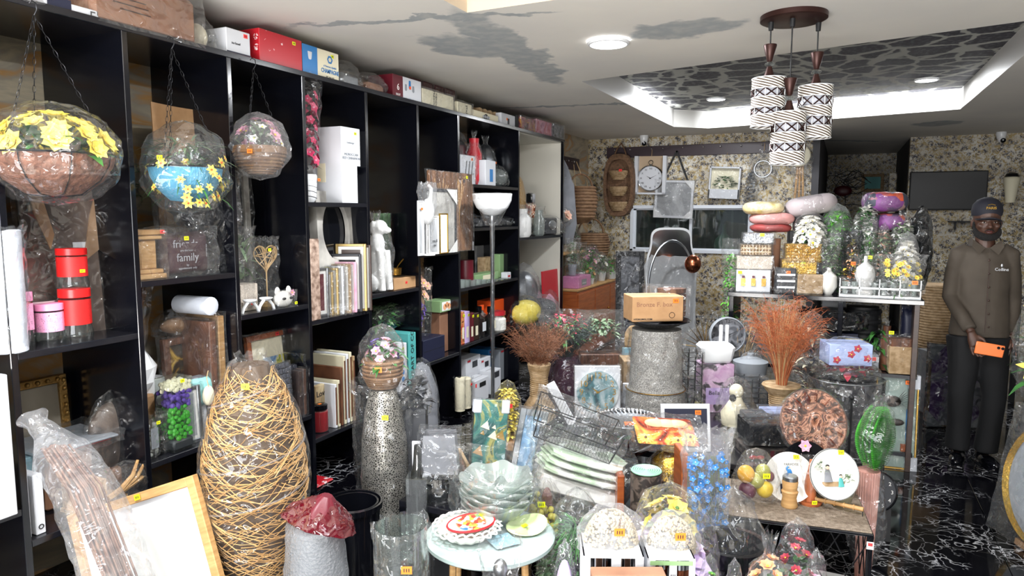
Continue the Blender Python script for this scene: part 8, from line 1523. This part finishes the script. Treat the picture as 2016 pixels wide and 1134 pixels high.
sticker(t, (0, -r_*.2, .02), 'orange', .03, (PI/2, 0, 0)); tl = Vector(t.location); t = thing('amber_bowl', 'stacked amber and red glass bowls holding up the silver charger', 'bowl', (tl.x, tl.y, .45), RZC); 
for k in range(3): lathe_part(t, 'bowl', [(.05, .045*k), (.11+.01*k, .035+.045*k), (.12+.01*k, .05+.045*k), (.1, .04+.045*k), (.04, .01+.045*k)], ('amber_glass', 'maroon', 'amber_glass')[k], 36)
@custom('croissant')
def _(t, p, L, tc):
 v = nd(t, 'TexNoise', Scale=7.0, Detail=2.0, Distortion=1.5); L(tc.outputs['Object'], v.inputs['Vector']); L(ramp(t, v.outputs[0], [(.36, '#5c1c0c'), (.45, '#b83c14'), (.52, '#e08c3c'), (.58, '#f0c850'), (.66, '#8c9c3c')]), p.inputs['Base Color']); p.inputs['Roughness'].default_value = .15
t, w, h = Tt('pastry_tray', 'square tray printed with croissants and sunflowers in shiny wrap', 'tray', (1240, 1388, 818, 882), d=2.98, tilt=(.32, .06, 0)); G().box((0, .08, .03), (.27, .2, .014), 0, .006, .85).obj('tray_body', 'croissant', t, False); fm = flower_mesh('f', .038, 12, 'yellow_petal', 'wood_brown', .1, .5)
for x, y in ((-.1, 0.01), (.04, .0), (.1, .03)): put(fm, t, (x, y, .04))
for k in range(3): G().sph((-.04+.05*k, .12, .045), (.05, .03, .012), 0, 16, 8).obj('printed_croissant', 'orange_petal', t)
wrap(t, .29, .22, .035, 6, 'film', (0, .08, .012), amp=.012, ear=.1); tl = Vector(t.location)
t = thing('gold_glass_stand', 'gold-bottomed glass cake stand in wrap under the pastry tray', 'stand', (tl.x, tl.y+.1, .0), RZC); G().box((0, 0, .16), (.2, .2, .32), 0, .01).obj('box_foot', 'wood_dark', t); lathe_part(t, 'stand_body', [(.05, .32), (.03, .36), (.05, .4), (.10, .44), (.09, .52), (.05, .56)], 'gold', 32); bag(t, .26, .26, .24, 'dome', 6, 'film', (0, 0, .32))
t, w, h = Tt('woven_top_jar', 'green jar with a coiled pale green lid below the pastry tray', 'jar', (1240, 1303, 920, 975), d=2.7, floor=.0); lathe_part(t, 'jar_body', [(w*.48, 0), (w*.5, h-.02)], 'dark_boxes'); g = G()
for k in range(7): rr_ = w*.07*(k+.6); g.tube([(rr_*math.cos(a), rr_*math.sin(a), h-.012) for a in [2*PI*q/30 for q in range(30)]], w*.036, 5, 0, True)
g.obj('coiled_lid', mat('mint', '#8cc0a0', .6).name, t)
boxT('wooden_board', 'reddish wooden panel on edge right of the gold stand', (1332, 1345, 882, 985), 'wood_orange', d=2.8, floor=.0, dep=.14, seam=False); boxT('blue_white_tray', 'blue and white edged tray standing behind the pastry tray', (1302, 1402, 798, 838), 'white_card', d=3.35, floor=.45, dep=.02, deco=lambda t, w, d, h: patch(t, 0, h*.5, w*.86, h*.8, -d/2-.003, 'navy'), tagc='orange'); bpy.data.objects['blue_white_tray'].rotation_euler[0] = -.2
boxT('wood_board_edge', 'brown board standing right of the folded tablecloths', (1210, 1224, 925, 985), 'wood_orange', d=2.85, floor=.0, dep=.14, seam=False)
# ================================================================ PENDANT, MAN, RIGHT SIDE
random.seed(55)
@custom('rope_band')
def _(t, p, L, tc):
 sx = nd(t, 'SeparateXYZ'); L(tc.outputs['Object'], sx.inputs[0]); at = nd(t, 'Math', _operation='ARCTAN2'); L(sx.outputs[1], at.inputs[0]); L(sx.outputs[0], at.inputs[1])
 m1 = nd(t, 'Math', _operation='MULTIPLY_ADD'); L(at.outputs[0], m1.inputs[0]); m1.inputs[1].default_value = 13; z = nd(t, 'Math', _operation='MULTIPLY'); L(sx.outputs[2], z.inputs[0]); z.inputs[1].default_value = 480; L(z.outputs[0], m1.inputs[2])
 s = nd(t, 'Math', _operation='SINE'); L(m1.outputs[0], s.inputs[0]); f = ramp(t, s.outputs[0], [(.0, 0.), (.2, 1.)]); L(mixc(t, f, '#f2efe8', '#4c3a2c'), p.inputs['Base Color'])
 bu = nd(t, 'Bump', Strength=.6, Distance=.004); L(s.outputs[0], bu.inputs['Height']); L(bu.outputs[0], p.inputs['Normal'])
mat('bronze', '#3a221e', .4, .6); mat('shade_white', '#c2c4ce', .5)
CX, CY = -.275, 3.95
t = thing('pendant_light', 'three-lamp pendant light with rope-banded cylinder shades on a dark round canopy', 'pendant light', (CX, CY, CEIL), YAW)
lathe_part(t, 'canopy', [(0, -.03), (.15, -.03), (.162, -.024), (.162, 0)], 'bronze', 48)
for px, yb, ytop, dd in ((1514, 250, 155, .02), (1553, 323, 222, -.05), (1606, 272, 170, .03)):
 D = 3.69+dd; T = ond(px, ytop, D); Bm = ond(px, yb, D); q = Matrix.Rotation(-YAW, 3, 'Z') @ (Vector(T)-Vector((CX, CY, CEIL))); h = T.z-Bm.z; x, y, zt = q; r = .084
 G().tube([(x, y, -.02), (x, y, zt+.16)], .004, 8).lathe([(.012, -.07), (.014, -.03)], 12, 0, (x, y, 0)).obj('cord', 'black_matte', t)
 G().lathe([(.032, .17), (.033, .165), (.014, .09), (.01, .085)], 20, 0, (x, y, zt)).lathe([(.012, .06), (.03, .0), (.032, -.01)], 20, 0, (x, y, zt)).obj('cone_cap', 'bronze', t); G().sph((x, y, zt+.072), (.026, .026, .012), 0, 10, 6).obj('crystal_bead', 'glass', t)
 sh = G().lathe([(r*.72, -.01), (r*.72, -h+.01)], 32, 0, cap=False).obj('inner_diffuser', 'shade_white', t); sh.location = (x, y, zt)
 for z0, z1 in ((0, -.055), (-h*.40, -h*.40-.052), (-h+.058, -h)):
  o = G().lathe([(r, z0), (r, z1)], 48, 0, cap=False).obj('rope_band', 'rope_band', t); o.location = (x, y, zt)
  for zz in (z0, z1): o = G().tube([(r*1.01*math.cos(a), r*1.01*math.sin(a), zz) for a in [2*PI*k/40 for k in range(40)]], .0022, 4, 0, True).obj('white_hoop', 'white_gloss', t); o.location = (x, y, zt)
 gb, gw = G(), G()
 for za, zb in ((-.055, -h*.40), (-h*.40-.052, -h+.058)):
  for k in range(9):
   a0, a1 = 2*PI*k/9, 2*PI*(k+1)/9; c0, s0, c1, s1 = math.cos(a0), math.sin(a0), math.cos(a1), math.sin(a1); am = (a0+a1)/2; cm, sm = math.cos(am)*r*1.01, math.sin(am)*r*1.01; zm = (za+zb)/2
   gb.tube([(r*c0, r*s0, za), (cm, sm, zm), (r*c1, r*s1, zb)], .0033, 4).tube([(r*c0, r*s0, zb), (cm, sm, zm), (r*c1, r*s1, za)], .0033, 4); gw.tube([(r*c0, r*s0, za), (r*c0, r*s0, zb)], .002, 4)
 for g, n_, m in ((gb, 'crossed_cord', 'bronze'), (gw, 'wire_rod', 'white_gloss')): o = g.obj(n_, m, t, kind='stuff'); o.location = (x, y, zt)
P = onz(1908, 912, 0); t = thing('person', 'bearded man in brown shirt and dark cap standing in the aisle holding an orange phone', 'person', P, .06)
mat('skin', '#4c3226', .5, n=(18, '#40281e', .5)); mat('shirt', '#463e35', .8, n=(9, '#3c342b', .6), b=(7, .5, (1, 1, .5))); mat('trouser', '#07080c', .8, b=(9, .3)); mat('cap_navy', '#0e0f1c', .75); mat('hair', '#0c0a0a', .9, b=(200, .8)); mat('eye_white', '#9c9088', .3); mat('lip', '#4a2826', .45); mat('phone', '#f07a3c', .35)
def remesh(o, v, sm=3):
 m = o.modifiers.new('remesh', 'REMESH'); m.mode = 'VOXEL'; m.voxel_size = v; m.use_smooth_shade = True
 if sm: k = o.modifiers.new('smooth', 'SMOOTH'); k.iterations = sm; k.factor = .5
 return o
EL, WR = (-.175, -.02, 1.09), (-.075, -.17, .885); ER, WRR = (.178, .05, 1.08), (.172, .0, .86)
SL_, SR_ = (-.135, 0, 1.37), (.135, 0, 1.37)
g = G()
g.sph((0, -.005, 1.60), (.074, .092, .10), 0, 24, 16).sph((0, -.022, 1.53), (.062, .072, .075), 0, 20, 12).sph((0, -.055, 1.485), (.034, .03, .026), 0, 14, 10)   # skull, face, chin
g.sph((0, -.102, 1.535), (.016, .022, .013), 0, 12, 8).tube([(0, -.086, 1.575), (0, -.104, 1.543)], [.008, .011], 8).sph((-.013, -.094, 1.53), .009, 0, 8, 6).sph((.013, -.094, 1.53), .009, 0, 8, 6)
for s in (-1, 1): g.sph((s*.03, -.083, 1.578), (.024, .012, .008), 0, 12, 8).sph((s*.042, -.066, 1.54), (.02, .02, .018), 0, 10, 8).sph((s*.076, .005, 1.555), (.009, .018, .028), 0, 10, 8)
g.sph((0, -.088, 1.507), (.024, .014, .006), 0, 12, 6).sph((0, -.087, 1.497), (.021, .013, .007), 0, 12, 6)
g.tube([(0, .01, 1.52), (0, .0, 1.44), (0, .01, 1.36)], [.056, .054, .07], 16)
g.tube([(0, .01, 1.40), (0, .01, 1.30), (0, .01, 1.1), (0, .01, .95), (0, .01, .86)], [.08, .12, .115, .115, .13], 18, flat=.62)
for S_, E_, W_ in ((SL_, EL, WR), (SR_, ER, WRR)): g.tube([(S_[0]*.6, .01, 1.38), S_, E_, W_], [.04, .048, .036, .024], 12)
for s, kx, fx in ((-1, -.07, -.065), (1, .10, .09)): g.tube([(s*.07, .01, .88), (kx, -.01, .45), (fx, .03, .08)], [.075, .05, .035], 14)
def hand(g, W_, d, up, side, grip):
 W_, d, up, side = Vector(W_), Vector(d).normalized(), Vector(up).normalized(), Vector(side).normalized()
 g.tube([W_, W_+d*.04, W_+d*.085], [.022, .034, .036], 10, flat=.55); k0 = W_+d*.085
 for i, L in enumerate((.068, .076, .070, .055)):
  b = k0+side*(.028-.0187*i); g.tube([b, b+d*L*.45+up*grip*.01, b+d*L*.8+up*grip*.03, b+d*L*.95+up*grip*.048], [.0095, .0088, .008, .006], 8)
 b = W_+d*.03+side*.028; g.tube([b, b+side*.022+d*.025+up*grip*.012, b+side*.026+d*.055+up*grip*.03], [.012, .0105, .008], 8)
hand(g, WR, (.30, -.25, -1), (.0, -1, .1), (1, 0, .25), .5); hand(g, WRR, (-.05, -.1, -1), (-1, -.1, 0), (0, -1, 0), .5)
remesh(g.obj('body', 'skin', t), .006, 1)
g = G().tube([(0, .0, 1.425), (0, .005, 1.375), (0, .005, 1.28), (0, .0, 1.12), (0, .0, .97), (0, .0, .845)], [.08, .135, .155, .148, .153, .166], 28, flat=.66)
for s, S_, E_, W_ in ((-1, SL_, EL, WR), (1, SR_, ER, WRR)): g.tube([(s*.09, .005, 1.39), S_, Vector(S_).lerp(Vector(E_), .5), E_, Vector(E_).lerp(Vector(W_), .5), Vector(E_).lerp(Vector(W_), .93)], [.05, .058, .054, .048, .043, .038], 16)
for i, v in enumerate(g.v): q = Vector(v)*9; v += Vector((noise.noise(q), noise.noise(q+Vector((7, 0, 0))), 0))*.012
remesh(g.obj('shirt', 'shirt', t), .009, 4)
for s in (-1, 1): G().add([(s*.012, -.075, 1.405), (s*.075, -.055, 1.455), (s*.078, .02, 1.475), (s*.09, .02, 1.425), (s*.085, -.085, 1.415), (s*.05, -.118, 1.365)], [(0, 1, 4, 5), (1, 2, 3, 4)]).obj('collar', 'shirt', t)
bm_ = G().sph((0, 0, 0), (.006, .003, .006), 0, 8, 5).mesh('button', [MATS['wood_dark']])
for k in range(6): put(bm_, t, (.006+.004*k, -.107-.002*min(k, 2), 1.33-.083*k), name='button')
G().box((.01, -.104, 1.1), (.003, .006, .48)).obj('placket_seam', 'wood_dark', t, False); text('Collins', .026, (.075, -.105, 1.275), t, 'silver_ink'); G().sph((.075, -.103, 1.30), (.006, .003, .01), 0, 8, 5).obj('printed_emblem', 'silver_ink', t)
g = G().tube([(0, .01, .93), (0, .01, .86), (0, .01, .80)], [.135, .145, .14], 20, flat=.68)
for s, kx, fx in ((-1, -.075, -.07), (1, .105, .09)): g.tube([(s*.075, .01, .84), (s*.08+.01, .0, .66), (kx, -.01, .46), ((kx+fx)/2, .01, .27), (fx, .02, .09)], [.098, .088, .07, .068, .07], 18)
for i, v in enumerate(g.v): q = Vector(v)*10; v += Vector((noise.noise(q), noise.noise(q+Vector((7, 0, 0))), 0))*.012
remesh(g.obj('trousers', 'trouser', t), .009, 3)
for s, fx, a in ((-1, -.07, -.25), (1, .09, .2)): o = remesh(G().sph((0, -.04, .04), (.046, .12, .036), 0, 18, 12).sph((0, .05, .055), (.042, .05, .05), 0, 14, 10).box((0, -.02, .008), (.085, .25, .016)).obj('shoe', 'black_gloss', t), .006, 1); o.location = (fx, .0, 0); o.rotation_euler = (0, 0, a)
G().lathe([(.08, 0), (.0845, .03), (.078, .07), (.055, .10), (.02, .116), (0, .118)], 28, 0, (0, .004, 1.603), 1, 1.2).obj('cap_crown', 'cap_navy', t)
pr = [(.072*math.cos(a), -.06-.085*math.sin(a)) for a in [PI*k/12 for k in range(13)]]; o = G().add([(x, y, .010-.9*x*x*6) for x, y in pr]+[(x, y, .004-.9*x*x*6) for x, y in pr], [tuple(range(13)), tuple(range(13, 26))[::-1]]+[(k, k+13, k+14, k+1) for k in range(12)]).obj('cap_brim', 'cap_navy', t, False); o.location = (0, .0, 1.606); o.rotation_euler = (.16, .08, 0)
text('PARIS', .022, (.0, -.099, 1.65), t, 'gold_ink', rot=(PI/2-.28, 0, 0), bold=.02); G().tube([(-.02, -.0985, 1.668), (0, -.099, 1.674), (.02, -.0985, 1.668)], .0022, 5).obj('cap_emblem', 'gold_ink', t)
g = G()
for i in range(15):
 a = PI*(i/14); x = -.062*math.cos(a); g.sph((x, -.03-.052*math.sin(a), 1.508-.038*math.sin(a)), (.017, .016, .024), 0, 10, 7)
for s in (-1, 1): g.sph((s*.068, -.01, 1.545), (.01, .016, .03), 0, 10, 7)
g.tube([(-.026, -.092, 1.506), (-.014, -.101, 1.517), (.014, -.101, 1.517), (.026, -.092, 1.506)], [.004, .0045, .0045, .004], 6); remesh(g.obj('beard', 'hair', t), .005, 2)
G().sph((0, -.0985, 1.5085), (.021, .006, .0042), 0, 14, 6).sph((0, -.0985, 1.4995), (.019, .007, .006), 0, 14, 6).obj('lips', 'lip', t)
for s in (-1, 1): e = G().sph((s*.029, -.081, 1.563), (.012, .008, .005), 0, 14, 8).obj('eye', 'eye_white', t); G().sph((s*.029-.001, -.0878, 1.5635), (.0048, .0022, .0048), 0, 10, 6).obj('iris', 'hair', e); G().tube([(s*.046, -.084, 1.581), (s*.03, -.0935, 1.587), (s*.014, -.092, 1.582)], [.002, .0034, .002], 6).obj('eyebrow', 'hair', t)
H_ = Vector(WR)+Vector((.065, -.075, -.085)); t2 = thing('smartphone', 'orange smartphone with two dark camera lenses held in the right hand', 'phone', Vector(P)+Matrix.Rotation(.06, 3, 'Z')@H_, .06, tilt=(0, .14, 0)); G().box((.02, 0, 0), (.15, .010, .075), 0, .004).obj('phone_case', 'phone', t2)
for x in (.062, .084): o = G().lathe([(.0085, 0), (.0085, .003), (0, .003)], 16, 0).obj('camera_lens', 'black_gloss', t2); o.rotation_euler = (PI/2, 0, 0); o.location = (x, -.005, .02)
legtable('side_cabinet_table', 'dark table at the right edge carrying wrapped bundles', 1.36, 2.3, 4.75, 7.2, .86, 'wood_dark', 'black_matte')
def rt(name, label, cat, x, y, z, w, h, core, kind='dome', fl='film_dark', seed=1): t = thing(name, label, cat, (x, y, z), 0); core(t, w, h); kind and bag(t, w*1.04, h*1.03, w*.8, kind, seed, fl); return t
rt('dark_bundle', 'large dark blue bundle in shiny plastic behind the man', 'bundle', 1.62, 5.1, .86, .42, .26, ball('navy', .45), seed=2); 
t = thing('patterned_roll', 'rolled grey and white patterned cloth lying on the dark bundle', 'roll', (1.7, 5.1, 1.12), 0); o = G().lathe([(.05, -.3), (.065, -.29), (.065, .29), (.05, .3)], 20, 0).obj('roll', mat('scroll_cloth', '#c8c8c0', .7, n=(26, '#5c5c5c', 1)).name, t); o.rotation_euler = (0, PI/2, 0); o.location = (0, 0, .065)
rt('black_bag', 'tall black bag standing behind the patterned roll', 'bag', 1.85, 5.5, .86, .6, .62, ball('black_matte', .46), seed=3); rt('black_bundle', 'low black bundle at the back of the dark table', 'bundle', 1.9, 6.6, .86, .6, .5, ball('dark_grey', .45), seed=4)
rt('dark_floor_bag', 'dark wrapped bundle on the floor behind the man', 'bag', 1.25, 5.15, 0, .4, .8, ball('black_matte', .44), seed=5)
def lily(t, w, h):
 foliage(t, 26, w*.3, w*.25, h*.1, h*.8, w*.5, w*.2, 'leaf', 4, 1, droop=.6); fm = flower_mesh('f', w*.32, 6, 'yellow_petal', 'yellow', .5, .4)
 for x, z in ((-.2, .35), (.1, .65), (-.15, .85), (.2, .3)): put(fm, t, (x*w, -w*.25, z*h), (-.3, -1, .4))
P = ond(2050, 800, 3.6); t = rt('lily_bag', 'yellow and white lilies in a clear bag at the right edge', 'flowers', P.x, P.y, P.z, .28, .62, lily, 'round', 'film', 6); G().box((0, 0, -P.z/2), (.14, .14, P.z), 0, .01).obj('pot_stand', 'black_matte', t)
P = ond(1998, 985, 3.2); t = thing('leaning_wall_clock', 'large round grey wall clock with a brassy rim leaning at the right edge', 'clock', (P.x+.14, P.y, 0), -1.15, tilt=(-.16, 0, 0))
o = G().lathe([(0, 0), (.30, 0), (.31, .07), (.295, .08), (.285, .05), (0, .05)], 56, 0).obj('clock_case', 'gold', t); o.rotation_euler = (PI/2, 0, 0); o.location = (0, .0, .34); o = G().lathe([(0, .052), (.285, .052)], 48, 0, cap=False).obj('dial', 'grey_card', t); o.rotation_euler = (PI/2, 0, 0); o.location = (0, 0, .34); G().slab([(-.12, .31), (.02, .345), (.03, .33)], -.056, -.053).slab([(.0, .34), (-.02, .44), (-.03, .34)], -.056, -.053).obj('hand', 'dark_grey', t, False); G().box((0, .0, .015), (.3, .1, .03)).obj('foot_block', 'cardboard', t, False)
wrap(t, .62, .1, .64, 3, 'film_light', (0, -.03, .02))
art('purple_bloom', [(.42, '#d8d4dc'), (.5, '#c8b0d8'), (.55, '#8c50a8'), (.66, '#b488d0')], 3, 2.5)
t, w, h = Tt('flower_picture', 'purple flower picture leaning on the floor behind the man', 'picture', (1842, 1912, 700, 842), d=5.2, floor=0, tilt=(-.1, .05, 0)); picture(t, .42, .62, .03, .01, 'wood_light', 'purple_bloom', wrapm='film_dark', corner=True)
fm = flower_mesh('f', .16, 8, 'lilac_petal', 'purple', .08, .45); put(fm, t, (.02, -.025, .36), (0, -1, 0))
P = ond(1838, 780, 5.9); t = thing('tall_wicker_basket', 'tall tan coiled wicker basket behind the man on the left', 'basket', (P.x, P.y, 0), 0); coil(t, [(.13, 0), (.16, .5), (.15, 1.02)], 'reed', 'basket_body', 46, .024)
t, w, h = Tt('wrapped_parcel', 'pale wrapped bundle on the floor beside the console foot', 'parcel', (1816, 1842, 690, 800), d=5.6, floor=0); card(t, .12, .2, h, 'grey_card', seam=False); wrap(t, .13, .21, h, 4)
B('dried_leaf_bunch', 'bunch of brown and cream dried leaves in shiny plastic behind the rust grass', 'bouquet', (1556, 1628, 610, 800), lambda t, w, h: (foliage(t, 70, w*.4, w*.3, h*.1, h*.9, w*.4, w*.12, 'wood_brown', 5, .8), foliage(t, 40, w*.4, w*.3, h*.1, h*.9, w*.4, w*.1, 'cream', 6, .8, name='pale_leaves')), 'dome', d=4.35, floor=.45, seed=91, ey=.6)
B('navy_gauze', 'navy gauze bow in clear plastic between the white tub and the rust grass', 'bow', (1448, 1500, 640, 735), lambda t, w, h: foliage(t, 40, w*.4, w*.3, h*.2, h*.9, w*.6, w*.3, 'navy', 7, .9), 'dome', d=4.75, floor=.45, seed=92, ey=.5)
for k, (x0, x1, yt, m, l) in enumerate(((1346, 1374, 690, 'black_matte', 'black wire rack standing left of the white tub'), (1440, 1502, 742, 'dark_grey', 'low dark wire basket in front of the grey pot'))):
 t, w, h = Tt('wire_rack', l, 'rack', (x0, x1, yt, 800), 4.0, None, None, RZC, .45); g = G()
 for q in range(7):
  z = h*(q+.5)/7; g.tube([(-w/2, -.07, z), (w/2, -.07, z), (w/2, .07, z), (-w/2, .07, z)], .003, 4, 0, True)
 for x in (-w/2, 0, w/2):
  for y in (-.07, .07): g.tube([(x, y, 0), (x, y, h)], .0035, 4)
 g.obj('wire_frame', m, t); wrap(t, w+.01, .15, h, k)
B('white_shell_bag', 'pale lilac tissue parcel in plastic under the bagged fern', 'parcel', (1085, 1138, 1060, 1134), ball('lilac_petal', .42), 'dome', d=2.05, floor=.22, seed=93)
boxT('wooden_tray', 'flat brown wooden tray in front of the copper canister packs', (1160, 1312, 1124, 1134), 'old_cardboard', d=1.8, floor=.22, dep=.05, seam=False)
B('small_green_bag', 'pot of small green leaves in plastic beside the round side table', 'plant', (1052, 1100, 1050, 1134), fronds('leaf_grey', 160, .14, .8), 'dome', d=2.55, floor=.0, seed=94)
for k, (x0, x1, yt, yb, m, l) in enumerate(((812, 856, 1000, 1060, 'black_matte', 'black glossy parcel in plastic beside the glass cylinder vase'), (1062, 1092, 945, 1010, 'maroon', 'small maroon parcel in plastic behind the leaf dish'))): B('dark_parcel', l, 'parcel', (x0, x1, yt, yb), ball(m, .42), 'dome', 'film', 95+k, None, d=2.75, floor=.0 if k == 0 else .36)
boxT('framed_photo', 'dark framed board standing behind the silver vase bag', (806, 834, 790, 900), 'black_gloss', d=3.5, floor=.0, dep=.03, wr='film_light', cat='frame')
t, w, h = Tt('black_picture', 'large black framed picture in plastic leaning beside the wavy mirror', 'picture', (1212, 1268, 495, 640), d=7.3, floor=0, tilt=(-.05, 0, 0)); picture(t, w, h, .04, .05, 'black_carved', 'greyprint', wrapm='film')
